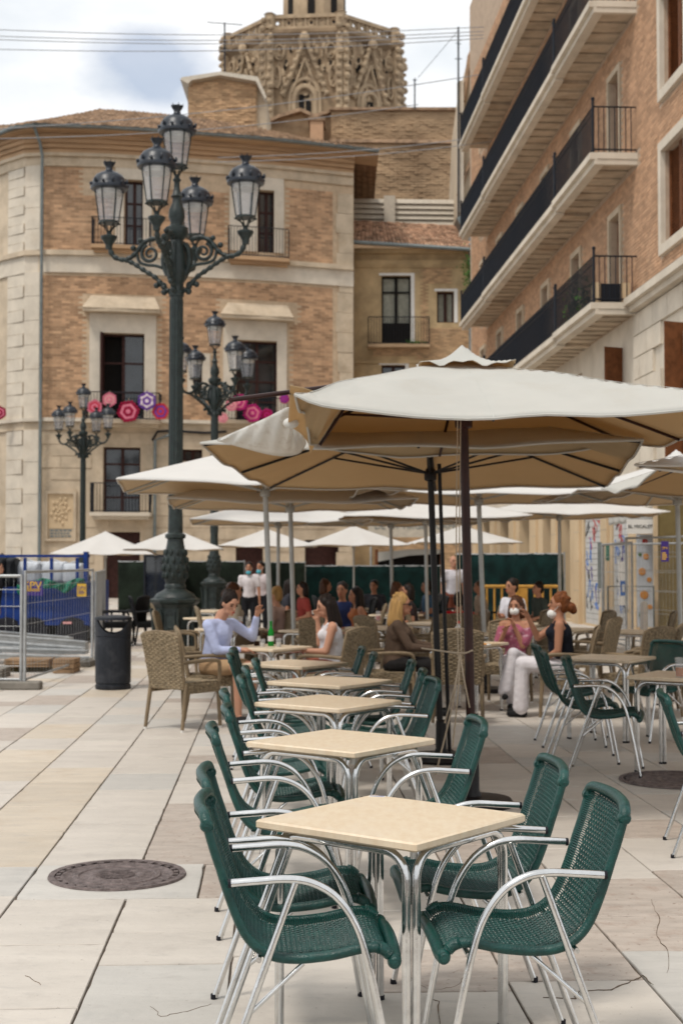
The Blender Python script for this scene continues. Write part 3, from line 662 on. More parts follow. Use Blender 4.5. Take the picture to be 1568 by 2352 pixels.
sp_ = thing('spare_pole', 'thin dark pole standing against the second parasol', 'pole', tuple(at_z(1032, 1735, 0))); ex.build('shaft', M['darkmetal'], sp_, world=True, smooth=60); MB().lathe([(.05, 0), (.05, .03), (.02, .05)], 12).build('foot', M['darkmetal'], sp_)
umbrella('cream parasol filling the right edge with a brown underside', 4.05, 12.7, 1.5, 2.33, 2.85, -2, (0, 0), 'canvas', 'brownmetal', sag=.08, pr=.03, seed=6)
umbrella('cream parasol just entering at the right edge, pale top showing', 3.82, 9.6, 1.3, 2.27, 2.62, 45, (0, 0), 'canvas_white', 'brownmetal', sag=.06, pr=.03, seed=7)
umbrella('white parasol pointing left beside the tall lamp post', -.76, 16.0, 1.55, 2.45, 2.95, 6, (-.12, 0), 'canvas_white', 'greymetal', sag=.05, seed=8)
umbrella('white parasol behind the left pointing one, its beige underside showing', -.60, 18.5, 1.5, 2.36, 2.85, 4, (-.08, 0), 'canvas_white', 'greymetal', sag=.05, seed=9)
umbrella('white parasol over the masked woman, on a leaning grey pole', 1.78, 17.6, 1.6, 2.42, 2.85, 4, (-.10, 0), 'canvas_white', 'greymetal', sag=.05, seed=10)
umbrella('white parasol with beige underside at the right, before the awning', 4.1, 17.2, 1.5, 2.40, 2.85, 2, (-.05, 0), 'canvas_white', 'greymetal', sag=.05, seed=11)
umbrella('white parasol in the middle row, left of the two dark poles', -1.1, 24.8, 1.5, 2.30, 2.72, 5, (0, 0), 'canvas_white', 'greymetal', sag=.04, seed=12, detail=True)
umbrella('white parasol in the middle row, behind the dark poles', 1.45, 24.0, 1.5, 2.34, 2.76, 5, (-.04, 0), 'canvas_white', 'greymetal', sag=.04, seed=13)
umbrella('white parasol second in the middle row, with a thin pole', .92, 25.6, 1.5, 2.32, 2.68, 5, (-.04, 0), 'canvas_white', 'greymetal', sag=.04, seed=23)
umbrella('white parasol in the middle row, left of the shop awning', 3.75, 24.5, 1.5, 2.42, 2.78, 3, (0, 0), 'canvas_white', 'greymetal', sag=.04, seed=14)
for i, (px, ytop, yr, wd) in enumerate([(243, 1220, 1272, 230), (402, 1214, 1261, 222), (612, 1214, 1254, 222), (812, 1207, 1251, 232), (1062, 1207, 1246, 236)]):
    Y = 37.0 + i * .3; c = at_d(px, 1290, Y); zt = at_d(px, ytop, Y).z; zm = at_d(px, yr, Y - 1.3).z
    umbrella(['low white parasol behind the blue skip, leftmost of the far row', 'low white parasol crossed by the tall lamp post', 'low white parasol in the far row above the waiters', 'low white parasol in the far row before the cafe awning', 'low white parasol in the far row right of the dark poles'][i], c.x, Y, wd / 2 / F * Y, zm, zt, 5, (0, 0), 'canvas_white', 'greymetal', sag=.02, seed=15 + i, cap=False, pr=.025, hubz=zm - .05, detail=False)
# ================================================================ LEFT CORNER BUILDING (ochre brick, curved front)
KX = [(-60, 65.5), (0, 63.4), (45, 62.3), (90, 62.0), (250, 62.3), (420, 63.0), (620, 64.0), (810, 65.4), (900, 66.2)]
KP = [((x - 784) / F * Y, Y) for x, Y in KX]
def YF(X):
    if X <= KP[0][0]: return KP[0][1]
    for (x0, y0), (x1, y1) in zip(KP, KP[1:]):
        if X <= x1: t = (X - x0) / (x1 - x0); return y0 + (y1 - y0) * t
    return KP[-1][1]
def PL(a, b, c): return Vector((a, YF(a) - c, b))
def lx(px):
    Y = 63.0
    for _ in range(6): Y = YF((px - 784) / F * Y)
    return (px - 784) / F * Y
def lz(px, py): return at_d(px, py, YF(lx(px))).z
def lrect(x0, y0, x1, y1):
    xm = (x0 + x1) / 2; return (lx(x0), lx(x1), lz(xm, y1), lz(xm, y0))
BL = thing('corner_building', 'ochre brick corner building with rounded left end and balconies hung with crochet', 'building', (-6.0, 68.0, 0))
zc1, zc0 = lz(90, 360), lz(90, 381)          # cornice band under the eaves
zb1, zb0 = lz(90, 575), lz(90, 625)          # middle band
za1, za0 = lz(90, 960), lz(90, 987)          # lower band
zE = lz(90, 303) - .22
W = {'uA': lrect(282, 414, 325, 566), 'uB': lrect(590, 438, 628, 580), 'mA': lrect(229, 766, 330, 966), 'mB': lrect(541, 783, 635, 968), 'mS': lrect(443, 831, 463, 905),
     'lA': lrect(236, 1027, 322, 1180), 'dA': lrect(238, 1222, 322, 1374), 'dB': lrect(541, 1250, 604, 1374), 'lS': lrect(418, 1032, 464, 1060), 'dC': lrect(700, 1240, 800, 1374)}
SUR = {'uA': lrect(262, 385, 346, 575), 'uB': lrect(526, 400, 651, 585), 'mA': lrect(204, 722, 357, 966), 'mB': lrect(512, 738, 658, 968), 'mS': lrect(430, 812, 482, 906)}
xl, xr = lx(-40), lx(812)
walls(PL, xl, lx(90), 0, zE, -.8, 0, [], seg=.8).build('wall', M['stone'], BL, world=True)
walls(PL, lx(90), xr, 0, za0, -.8, 0, list(W.values()), seg=1.2).build('wall', M['stone'], BL, world=True)
walls(PL, lx(90), xr, za0, zE, -.8, 0, list(W.values()), seg=1.2).build('wall', M['mortar'], BL, world=True)
mb = MB(); mb.pbox(PL, xl, xr, 0, zE - .2, -1.4, -.81, 16); mb.build('inner_wall', M['void'], BL, world=True)
mb = MB(); mb.pts8([PL(xl, 0, -.85), PL(xr, 0, -.85), Vector((xr, 76, 0)), Vector((xl, 76, 0)), PL(xl, zE - .1, -.85), PL(xr, zE - .1, -.85), Vector((xr, 76, zE - .1)), Vector((xl, 76, zE - .1))]); mb.build('side_wall', M['brown'], BL, world=True)
# bands, stone strips
def lbox(name, m, x0, x1, z0, z1, c, n=None, cb=0.001):
    mb = MB(); mb.pbox(PL, x0, x1, z0, z1, cb, c, n or max(1, int((x1 - x0) / 1.2))); return mb.build(name, M[m], BL, world=True)
lbox('cornice_band', 'stone', xl, xr, zc0, zc1, .12); lbox('cornice_band', 'stone', xl, xr, zc1 + .002, zc1 + .15, .28)
lbox('stone_band', 'stoneW', xl, xr, zb0, zb1 - .22, .10); lbox('stone_band', 'stone', xl, xr, zb1 - .218, zb1, .26)
lbox('stone_band', 'stone', xl, xr, za0, za1 - .16, .12); lbox('stone_band', 'stoneW', xl, xr, za1 - .158, za1, .30)
xp = lx(89)
for z0, z1, nm in ((za1, zb0, 12), (zb1, zc0, 9), (.3, za0, 11)):
    for i in range(nm):
        h = (z1 - z0) / nm
        mb = MB(); mb.pbox(PL, lx(14), lx(50) + (0.12 if i % 2 else 0), z0 + i * h + .012, z0 + (i + 1) * h - .012, .001, .05 + .01 * random.random()); mb.build('quoin_block', M['stoneW'], BL, world=True)
    for i in range(nm // 2):
        h = (z1 - z0) / (nm // 2); mb = MB(); mb.pbox(PL, lx(54), xp, z0 + i * h + .008, z0 + (i + 1) * h - .008, .001, .17); mb.build('pilaster_block', M['stoneW'], BL, world=True)
for i in range(20):
    z0 = .2 + i * .92
    if z0 > zc0 - .9: break
    mb = MB(); mb.pbox(PL, lx(776 + random.uniform(-6, 4)), lx(811), z0, z0 + .905, .001, .05 + .03 * random.random()); mb.build('corner_block', M['stone'], BL, world=True)
# attic cornice: three stepped ochre mouldings out to the gutter
nst = 4
for k in range(nst):
    z0 = zc1 + .15 + (zE - zc1 - .15) * k / nst; z1 = zc1 + .15 + (zE - zc1 - .15) * (k + 1) / nst - .01; lbox('cornice_moulding', 'soffit', xl, xr + .02 * k, z0, z1, .25 + .14 * k)
PE = lambda a, b, c: PL(a, b, 0) + Vector((0, -c, 0))
mb = MB(); mb.pbox(PL, xl, lx(868), zE + .0, zE + .10, -.8, 1.25, 20); mb.build('eaves_board', M['soffit'], BL, world=True)
gut = [PL(xl + (lx(868) - xl) * i / 24, zE + .14, 1.33) for i in range(25)]; MB().tube(gut, .10, 8).build('gutter', M['gutter'], BL, world=True, smooth=True)
for px, y0, y1 in ((87, 312, 1374), (357, 1000, 1374)):
    X = lx(px); pts = [PL(X, lz(px, y0), 1.25), PL(X + .1, lz(px, y0 + 25), .55), PL(X + .15, lz(px, y0 + 50), .30), PL(X + .15, 0, .30)] if y0 < 400 else [PL(X + .6, lz(px, y0), .2), PL(X, lz(px, y0 + 12), .2), PL(X, 0, .2)]
    MB().tube(pts, .07, 8).build('drain_pipe', M['gutter'], BL, world=True, smooth=True)
MB().tube([PL(lx(x), lz(x, y), .16) for x, y in ((350, 1012), (362, 992), (395, 990), (470, 995), (520, 992))], .05, 6).build('wall_cable', M['rail'], BL, world=True)
# roof: tiles as geometry
ridge = [(-40, 292, 68.5), (60, 286, 68), (215, 254, 68.5), (330, 262, 68.5), (460, 276, 68.3), (600, 300, 68), (700, 321, 67.5), (868, 350, 66.6)]
def ridge_at(t):
    px = -40 + (868 + 40) * t
    for a, b_ in zip(ridge, ridge[1:]):
        if px <= b_[0] + 1e-6: k = (px - a[0]) / (b_[0] - a[0]); return at_d(px, a[1] + (b_[1] - a[1]) * k, a[2] + (b_[2] - a[2]) * k)
    return at_d(*ridge[-1])
def roofP(t, s_):
    e = PL(xl + (lx(868) - xl) * t, zE + .12, 1.45); r = ridge_at(t); r = Vector((e.x + (r.x - e.x) * .5, r.y, r.z)); return e.lerp(r, s_)
mb = MB(); mb.quadgrid([[roofP(i / 60, j / 3) - Vector((0, 0, .06)) for j in range(4)] for i in range(61)]); mb.quadgrid([[roofP(i / 60, 1) - Vector((0, 0, .06)), Vector((roofP(i / 60, 1).x, 76, zE))] for i in range(61)])
mb.build('roof', M['tile'], BL, world=True)
def tile_row(Pf, nt_, rows, m, parent, r=.11, nobj=300):
    items = [(i, j) for j in range(rows) for i in range(nt_)]; rest = MB()
    for idx, (i, j) in enumerate(items):
        t = (i + .5) / nt_; p0 = Pf(t, j / rows); p1 = Pf(t, min(1, (j + 1.25) / rows)); jt = random.uniform(-.015, .02)
        d = (p1 - p0); sd = (Pf(min(1, t + .5 / nt_), j / rows) - Pf(max(0, t - .5 / nt_), j / rows)); sd = sd.normalized(); wd = r * random.uniform(.9, 1.05); rowsq = []
        for q, lift in ((p0, .05 + jt), (p1, .0 + jt)):
            rowsq.append([q + sd * (math.cos(a) * wd) + Vector((0, 0, math.sin(a) * wd * .9 + lift)) for a in [math.pi * k / 4 for k in range(5)]])
        o = MB() if idx < nobj else rest; b = o.quadgrid(rowsq); o.f.append((b, b + 1, b + 2, b + 3, b + 4))
        if idx < nobj: o.build('roof_tile', m, parent, world=True, recalc=False)
    if rest.v: rest.build('roof_tiles', m, parent, world=True, recalc=False, kind='stuff')
tile_row(roofP, 88, 15, M['tile'], BL)
# windows
def lwindow(k, leaves=2, rails=3, open_left=False):
    a0, a1, b0, b1 = W[k]; fr = MB(); f = .09
    for q in ((a0, a0 + f, b0, b1), (a1 - f, a1, b0, b1), (a0 + f, a1 - f, b1 - f, b1), (a0 + f, a1 - f, b0, b0 + f)): fr.pbox(PL, q[0], q[1], q[2], q[3], -.42, -.30)
    if leaves == 2: m_ = (a0 + a1) / 2; fr.pbox(PL, m_ - .06, m_ + .06, b0 + f, b1 - f, -.40, -.29)
    for i in range(1, rails): z = b0 + (b1 - b0) * (i / rails if rails > 2 else .72); fr.pbox(PL, a0 + f, a1 - f, z - .04, z + .04, -.405, -.31)
    fo = fr.build('window_frame', M['wood'], BL, world=True)
    cols = [(a0 + f, (a0 + a1) / 2), ((a0 + a1) / 2, a1 - f)]
    for i, (c0, c1) in enumerate(cols):
        if open_left and i == 0: continue
        p_ = MB(); p_.pbox(PL, c0, c1, b0 + f, b1 - f, -.38, -.36); p_.build('pane', M['pane'], BL, world=True)
    if open_left:
        p_ = MB(); p_.pbox(PL, a0 + .05, a0 + .12, b0, b1, -.3, .35); p_.build('open_leaf', M['wood'], BL, world=True)
    p_ = MB(); p_.pbox(PL, a0, a1, b0, b1, -.80, -.77); p_.build('dark_room', M['void'], BL, world=True)
lwindow('uA'); lwindow('uB'); lwindow('mA', open_left=True); lwindow('mB', rails=4); lwindow('mS', 1, 2); lwindow('lA', rails=4); lwindow('lS', 2, 1)
for k in ('dA', 'dB', 'dC'):
    a0, a1, b0, b1 = W[k]; p_ = MB(); p_.pbox(PL, a0, a1, b0, b1, -.5, -.3); d_ = p_.build('door', M['wood'], BL, world=True)
def frame_around(k, c=.10, m='stoneW'):
    a0, a1, b0, b1 = W[k]; s0, s1, t0, t1 = SUR[k]
    for q in ((s0, a0 - .01, b0, t1), (a1 + .01, s1, b0, t1), (a0 - .008, a1 + .008, b1 + .01, t1)):
        p_ = MB(); p_.pbox(PL, q[0], q[1], q[2], q[3], -.3, c); p_.build('stone_surround', M[m], BL, world=True)
for k in SUR: frame_around(k)
for x0, y0, x1, y1, xa, xb in ((204, 722, 357, 0, 192, 370), (516, 738, 656, 0, 508, 675)):      # hood over the two great windows
    z0 = lz((x0 + x1) / 2, y0); A, B = lx(xa), lx(xb); hgt = .62
    p_ = MB(); p_.pbox(PL, A + .02, B - .02, z0 + .01, z0 + .16, .001, .62, 3); p_.build('hood_sill', M['stone'], BL, world=True)
    p_ = MB(); p_.pts8([PL(A, z0 + .162, 0), PL(B, z0 + .162, 0), PL(B, z0 + .162, .70), PL(A, z0 + .162, .70), PL(A + .25, z0 + .16 + hgt, 0.0), PL(B - .25, z0 + .16 + hgt, 0.0), PL(B - .30, z0 + .16 + hgt, .12), PL(A + .30, z0 + .16 + hgt, .12)]); p_.build('hood', M['stone'], BL, world=True)
# balconies
def iron_rail(P, a0, a1, z0, z1, c, step, r=.012, back=0.0, parent=None, m='rail', curls=False):
    mb = MB(); n = max(2, int((a1 - a0) / step))
    for i in range(n + 1): a = a0 + (a1 - a0) * i / n; mb.tube([P(a, z0, c), P(a, z1, c)], r, 4)
    m2 = max(1, int((c - back) / step))
    for a in (a0, a1):
        for i in range(m2): q = back + (c - back) * i / m2; mb.tube([P(a, z0, q), P(a, z1, q)], r, 4)
        for z in (z0 + .06, z1): mb.tube([P(a, z, back), P(a, z, c)], r * 1.6, 4)
    for z in (z0 + .06, z1): mb.tube([P(a0 + (a1 - a0) * i / 6, z, c) for i in range(7)], r * 1.7, 4)
    return mb.build('railing', M[m], parent, world=True)
for x0, x1, yt, yb, zt, dp, ms in ((211, 347, 508, 570, 8, .75, 'soffit'), (523, 665, 530, 597, 8, .75, 'soffit'), (199, 372, 906, 968, 10, .9, 'stone'), (505, 690, 918, 970, 10, .9, 'stone'), (213, 350, 1112, 1178, 18, .9, 'stoneW')):
    a0, a1 = lx(x0), lx(x1); xm = (x0 + x1) / 2; z0 = lz(xm, yb); z1 = lz(xm, yt)
    p_ = MB(); p_.pbox(PL, a0, a1, z0 - .16, z0, .001, dp, 3); p_.build('balcony_slab', M[ms], BL, world=True)
    p_ = MB(); p_.pbox(PL, a0 + .1, a1 - .1, z0 - .30, z0 - .162, .001, dp * .7, 3); p_.build('balcony_corbel', M[ms], BL, world=True)
    iron_rail(PL, a0 + .04, a1 - .04, z0, z1, dp - .06, .13, parent=BL)
# plaque
a0, a1, b0, b1 = lrect(104, 1128, 176, 1243)
for q in ((a0, a0 + .12, b0, b1), (a1 - .12, a1, b0, b1), (a0 + .12, a1 - .12, b1 - .12, b1), (a0 + .12, a1 - .12, b0, b0 + .12)):
    p_ = MB(); p_.pbox(PL, q[0], q[1], q[2], q[3], .001, .12); p_.build('plaque_frame', M['stone'], BL, world=True)
p_ = MB(); p_.pbox(PL, a0 + .12, a1 - .12, b0 + .55, b1 - .12, .001, .03); p_.build('plaque_relief', M['creamY'], BL, world=True)
p_ = MB(); am, bm2 = (a0 + a1) / 2, (b0 + b1) / 2 + .25
for k in range(26): an = k * 2.399; rr = .06 + .016 * k; p_.ball(PL(am + math.cos(an) * rr * .9, bm2 + math.sin(an) * rr * 1.35, .05), (.07, .04, .09), 6, 4)
p_.build('relief_figures', M['creamY'], BL, world=True, smooth=True)
p_ = MB()
for r_ in range(3):
    x = a0 + .22
    while x < a1 - .3: wdt = random.uniform(.06, .16); p_.pbox(PL, x, x + wdt, b0 + .17 + r_ * .13, b0 + .25 + r_ * .13, .001, .02); x += wdt + .05
p_.build('worn_inscription', M['gutter'], BL, world=True)
# bricks of the visible front
HL = [tuple(W[k]) for k in W] + [tuple(SUR[k]) for k in SUR] + [(lx(192), lx(370), lz(280, 722), lz(280, 678)), (lx(508), lx(675), lz(590, 738), lz(590, 694)), (lx(764), xr, 0, 30), (lx(346), lx(526), zc0 - .8, zc0), (lx(651), lx(764), zc0 - .35, zc0), (lx(190), lx(262), zc0 - 1.2, zc0)]
kb = lambda c_: abs(c_[2] - 12)
bricks(PL, lx(90), lx(764), za1 + .02, zb0 - .02, .36, .112, HL, M['brickL'], BL, kb, nobj=300)
bricks(PL, lx(90), lx(764), zb1 + .02, zc0 - .02, .36, .112, HL, M['brickL'], BL, kb, nobj=0)
# stone courses on the lower storey as shallow blocks
mb = MB(); z = .5; r = 0
while z < za0 - .5:
    x = lx(90) + (.5 if r % 2 else 0)
    while x < lx(770):
        l = random.uniform(.9, 1.5); x1 = min(x + l, lx(770))
        if not any(h[0] < x1 and h[1] > x and h[2] < z + .5 and h[3] > z for h in list(W.values()) + [lrect(100, 1120, 180, 1250)]): mb.pbox(PL, x + .01, x1 - .01, z + .01, z + .50, .0, .025 + random.uniform(0, .012))
        x += l
    z += .52; r += 1
mb.build('stone_blocks', M['stone'], BL, world=True, kind='stuff')
# crochet hexagons on the balconies
HEX = [(218, 935, 18, 'pink', 'red'), (252, 918, 17, 'pink', 'salmon'), (295, 945, 26, 'wine', 'pink'), (338, 921, 22, 'violet', 'pale'), (369, 945, 20, 'red', 'violet'), (532, 930, 15, 'pink', 'salmon'), (549, 924, 20, 'magenta', 'pink'), (580, 949, 22, 'magenta', 'pink'), (613, 953, 15, 'magenta', 'wine'), (512, 960, 13, 'salmon', 'pink'), (653, 916, 12, 'magenta', 'violet'), (0, 948, 16, 'wine', 'pink')]
CR = {'pink': (.70, .20, .28), 'red': (.55, .04, .07), 'salmon': (.72, .35, .34), 'wine': (.30, .01, .045), 'violet': (.16, .06, .33), 'pale': (.75, .62, .68), 'magenta': (.45, .02, .16)}
for k, v in CR.items(): M['cro_' + k] = mat('crochet_' + k, v, .95, var=.12, scale=12, bump=.5, bscale=14)
HLAB = ['pinkish red crochet hexagon at the left end of the left balcony', 'pale pink crochet hexagon with a light heart on the left balcony', 'large dark red crochet hexagon in the middle of the left balcony', 'purple crochet hexagon with pale dots on the left balcony', 'red and violet crochet hexagon beside the lamp post', 'salmon crochet hexagon at the left of the right balcony', 'magenta and pink crochet hexagon behind the second lamp', 'magenta crochet hexagon with pale rim on the right balcony', 'small wine coloured crochet hexagon on the right balcony', 'pale salmon crochet hexagon hanging lowest on the right balcony', 'small magenta hexagon above the parasol edge', 'wine coloured crochet hexagon at the left edge of the photo']
for i, (px, py, r, c1, c2) in enumerate(HEX):
    X = lx(px); Y = YF(X) - 1.02 - .03 * i % .2; c = at_d(px, py, Y); R_ = r / F * Y
    t = thing('crochet_hexagon', HLAB[i], 'crochet hexagon', tuple(c), 0, 'crochet hexagons on the balconies'); a0 = random.uniform(0, 1)
    for j, (q, cn) in enumerate(((1.0, c1), (.74, c2), (.5, c1), (.22, c2))):
        mb = MB(); Mx = Matrix.Rotation(math.pi / 2, 4, 'X'); mb.lathe([(R_ * q, -.01), (R_ * q, .01 + .012 * j)], 6, Mx=Mx, a0=a0); mb.build('ring', M['cro_' + cn], t)
    mb = MB()
    for k in range(18): a = a0 + k * math.pi / 9; hr_ = R_ * (.93 if k % 3 == 0 else .86); mb.ball((math.cos(a) * hr_, -.015, math.sin(a) * hr_), (R_ * .12, .03, R_ * .12), 6, 4)
    mb.build('scalloped_edge', M['cro_' + c1], t, smooth=True); MB().tube([(0, .01, R_ * .9), (.02, .03, R_ * 1.25)], .01, 4).build('hanging_cord', M['rope'], t)
    if c2 == 'pale':
        mb = MB()
        for k in range(6): a = a0 + k * math.pi / 3; mb.ball((math.cos(a) * R_ * .62, -.05, math.sin(a) * R_ * .62), (R_ * .16, .02, R_ * .16), 8, 4)
        mb.build('dots', M['cro_pale'], t)
# ================================================================ YELLOW BUILDING WITH RED TILED ROOF
YM = 67.5
def PM(a, b, c): return Vector((a, YM - c, b))
def mrect(x0, y0, x1, y1): p0, p1 = at_d(x0, y1, YM), at_d(x1, y0, YM); return (p0.x, p1.x, p0.z, p1.z)
mx0, mx1 = at_d(813, 1290, YM).x, at_d(1108, 1290, YM).x
BM_ = thing('yellow_building', 'weathered yellow building with a red tiled roof between the brick blocks', 'building', (3.2, 70, 0))
W2 = [mrect(876, 633, 943, 788), mrect(1003, 669, 1042, 741), mrect(876, 838, 930, 930), mrect(1010, 850, 1045, 910)]
ztop = at_d(900, 572, YM).z
walls(PM, mx0, mx1, 0, ztop, -.8, 0, W2).build('wall', M['ochreW'], BM_, world=True)
mb = MB(); mb.box(mx0, mx1, YM + .85, YM + 6, 0, ztop); mb.build('inner_wall', M['brown'], BM_, world=True)
for i, (a0, a1, b0, b1) in enumerate(W2):
    f = .08; fr = MB()
    for q in ((a0, a0 + f, b0, b1), (a1 - f, a1, b0, b1), (a0 + f, a1 - f, b1 - f, b1), (a0 + f, a1 - f, b0, b0 + f), ((a0 + a1) / 2 - .07, (a0 + a1) / 2 + .07, b0 + f, b1 - f)): fr.pbox(PM, q[0], q[1], q[2], q[3], -.4, -.28)
    if i == 0: fr.pbox(PM, a0 + f, a1 - f, b0 + f, b0 + 1.0, -.36, -.27); fr.pbox(PM, a0 + f, a1 - f, b1 - .8, b1 - .72, -.39, -.29)
    fr.build('window_frame', M['void'] if i == 0 else M['wood'], BM_, world=True)
    p_ = MB(); p_.pbox(PM, a0 + f, a1 - f, b0 + f, b1 - f, -.42, -.401); p_.build('curtain', M['curtain'] if i < 2 else M['pane'], BM_, world=True)
    p_ = MB(); p_.pbox(PM, a1 + .001, a1 + .17, b0, b1 + .12, -.3, .03); p_.pbox(PM, a0 - .12, a1, b1 + .001, b1 + .12, -.3, .028); p_.build('white_reveal', M['white'], BM_, world=True)
a0, a1 = at_d(844, 1290, YM).x, at_d(986, 1290, YM).x; zb = at_d(900, 795, YM).z
p_ = MB(); p_.pbox(PM, a0, a1, zb - .14, zb, .001, .7); p_.build('balcony_slab', M['brown'], BM_, world=True)
iron_rail(PM, a0 + .03, a1 - .03, zb, at_d(900, 733, YM).z, .64, .13, parent=BM_)
pl_ = MB()
for _ in range(60): c = Vector((at_d(945, 790, YM).x + random.gauss(0, .3), YM - .6 + random.gauss(0, .05), zb + abs(random.gauss(0, .06)))); pl_.tube([c, c + Vector((random.uniform(-.06, .06), 0, .08))], .02, 3)
pl_.build('balcony_weeds', M['leaf'], BM_, world=True)
bricks(PM, mx0 + .9, mx1, .5, ztop - .9, .28, .085, [(h[0] - .35, h[1] + .35, h[2] - .25, h[3] + .35) for h in W2] + [(mx1 - 1.3, mx1, 13, 20)], M['ochreB'], BM_, lambda c_: abs(c_[2] - 9), nobj=0, proud=.03, gap=.02)
mb = MB(); mb.pbox(PM, mx0, mx1, ztop - .8, ztop - .55, .001, .12); mb.pbox(PM, mx0, mx1, ztop - .25, ztop - .02, .001, .3); mb.build('cornice', M['ochreW'], BM_, world=True)
for z in (at_d(900, 610, YM).z, at_d(900, 830, YM).z): mb = MB(); mb.pbox(PM, mx0, mx1, z - .1, z + .06, .001, .08); mb.build('string_course', M['ochreW'], BM_, world=True)
e0, e1 = at_d(790, 553, YM - 1), at_d(1106, 573, YM - 1); r0, r1 = at_d(806, 508, YM + 3.5), at_d(1040, 520, YM + 3.5)
roofM = lambda t, s_: (e0.lerp(e1, t)).lerp(r0.lerp(r1, t), s_)
mb = MB(); mb.quadgrid([[roofM(i / 8, j / 2) - Vector((0, 0, .05)) for j in range(3)] for i in range(9)]); mb.build('roof', M['tileR'], BM_, world=True)
tile_row(roofM, 34, 11, M['tileR'], BM_, r=.095, nobj=300)
MB().tube([e0 - Vector((0, .1, .05)), e1 - Vector((0, .1, .05))], .09, 8).build('gutter', M['gutter'], BM_, world=True, smooth=True)
mb = MB(); mb.pts8([at_d(790, 560, YM - .9), at_d(1104, 580, YM - .9), at_d(1104, 580, YM), at_d(800, 560, YM), at_d(790, 555, YM - .9), at_d(1104, 575, YM - .9), at_d(1104, 575, YM), at_d(800, 555, YM)]); mb.build('eaves_board', M['soffit'], BM_, world=True)
MB().tube([at_d(1079, 560, YM - .8), at_d(1079, 590, YM - .2), at_d(1080, 1374, YM - .2)], .07, 8).build('drain_pipe', M['gutter'], BM_, world=True)
pl_ = MB()
for _ in range(420):
    c = at_d(1078 + random.gauss(0, 9), 625 + random.gauss(0, 22), YM - 1.0 + random.gauss(0, .25)); d_ = Vector((random.uniform(-1, 1), random.uniform(-1, 1), random.uniform(-1, .6))).normalized() * .10; e_ = d_.orthogonal().normalized() * .05
    b = len(pl_.v); pl_.v.extend([tuple(c), tuple(c + d_ * .5 + e_), tuple(c + d_), tuple(c + d_ * .5 - e_)]); pl_.f.append((b, b + 1, b + 2, b + 3))
pl = thing('wall_plant', 'green plant growing out of the wall beside the drain pipe', 'plant', tuple(at_d(1078, 660, YM - .6))); pl_.build('leaves', M['leaf'], pl, world=True, recalc=False); MB().tube([at_d(1080, 660, YM - .3), at_d(1078, 640, YM - .8), at_d(1076, 610, YM - 1)], .02, 5).build('stem', M['woodR'], pl, world=True)
# louvred parapet
YP = 72.0; t = thing('roof_parapet', 'pale louvred parapet above the red tiled roof', 'parapet', tuple(at_d(930, 520, YP)))
for i in range(5):
    y0 = 456 + i * 12; mb = MB(); a, b_ = at_d(812, y0 + 9.5, YP), at_d(1050, y0 + 3 + 9.5, YP); c, d = at_d(812, y0, YP), at_d(1050, y0 + 3, YP); o_ = Vector((0, .35, 0)); dn = Vector((0, -.12, -.03))
    mb.pts8([a + dn, b_ + dn, b_ + o_, a + o_, c, d, d + o_, c + o_]); mb.build('louvre_slat', M['louv'], t, world=True)
for x0, x1, y0 in ((881, 907, 449), (1048, 1064, 452)): mb = MB(); mb.pts8([at_d(x0, 520, YP - .3), at_d(x1, 520, YP - .3), at_d(x1, 520, YP + .6), at_d(x0, 520, YP + .6), at_d(x0, y0, YP - .3), at_d(x1, y0, YP - .3), at_d(x1, y0, YP + .6), at_d(x0, y0, YP + .6)]); mb.build('parapet_pier', M['louv'], t, world=True)
# ================================================================ BIG BROWN WALL BEHIND
YB = 86.0
def slabpx(mb, poly, Y0, Y1): mb.prism(poly, lambda x, y: at_d(x, y, Y0), lambda x, y: Vector((at_d(x, y, Y0).x, Y1, at_d(x, y, Y0).z)))
t = thing('old_church_wall', 'tall blank brown wall with ledge standing below the octagonal tower', 'wall', (3, 88, 0))
mb = MB(); slabpx(mb, [(700, 1340), (700, 330), (765, 322), (765, 322), (1056, 326), (1056, 1340)], YB, YB + 4); mb.build('lower_wall', M['brown'], t, world=True)
mb = MB(); slabpx(mb, [(760, 322), (760, 251), (1056, 251), (1056, 322)], YB + .4, YB + 4); mb.build('upper_wall', M['brown'], t, world=True)
mb = MB(); slabpx(mb, [(755, 326), (755, 319), (1058, 322), (1058, 329)], YB - .25, YB + .4); mb.build('ledge', M['tile'], t, world=True)
mb = MB(); slabpx(mb, [(756, 252), (756, 246), (1057, 246), (1057, 252)], YB + .1, YB + 4); mb.build('coping', M['tile'], t, world=True)
bf = lambda a, b, c: Vector((a, YB + .4 - c, b)); x0_, x1_ = at_d(762, 0, YB).x, at_d(1055, 0, YB).x
bricks(bf, x0_, x1_, at_d(0, 318, YB).z, at_d(0, 254, YB).z, .45, .14, [], M['brown'], t, lambda c_: 0, nobj=0, proud=.05, gap=.03, jit=.9)
bf2 = lambda a, b, c: Vector((a, YB - c, b)); bricks(bf2, x0_, x1_, at_d(0, 520, YB).z, at_d(0, 330, YB).z, .5, .16, [], M['brown'], t, lambda c_: 0, nobj=0, proud=.05, gap=.03, jit=.9)
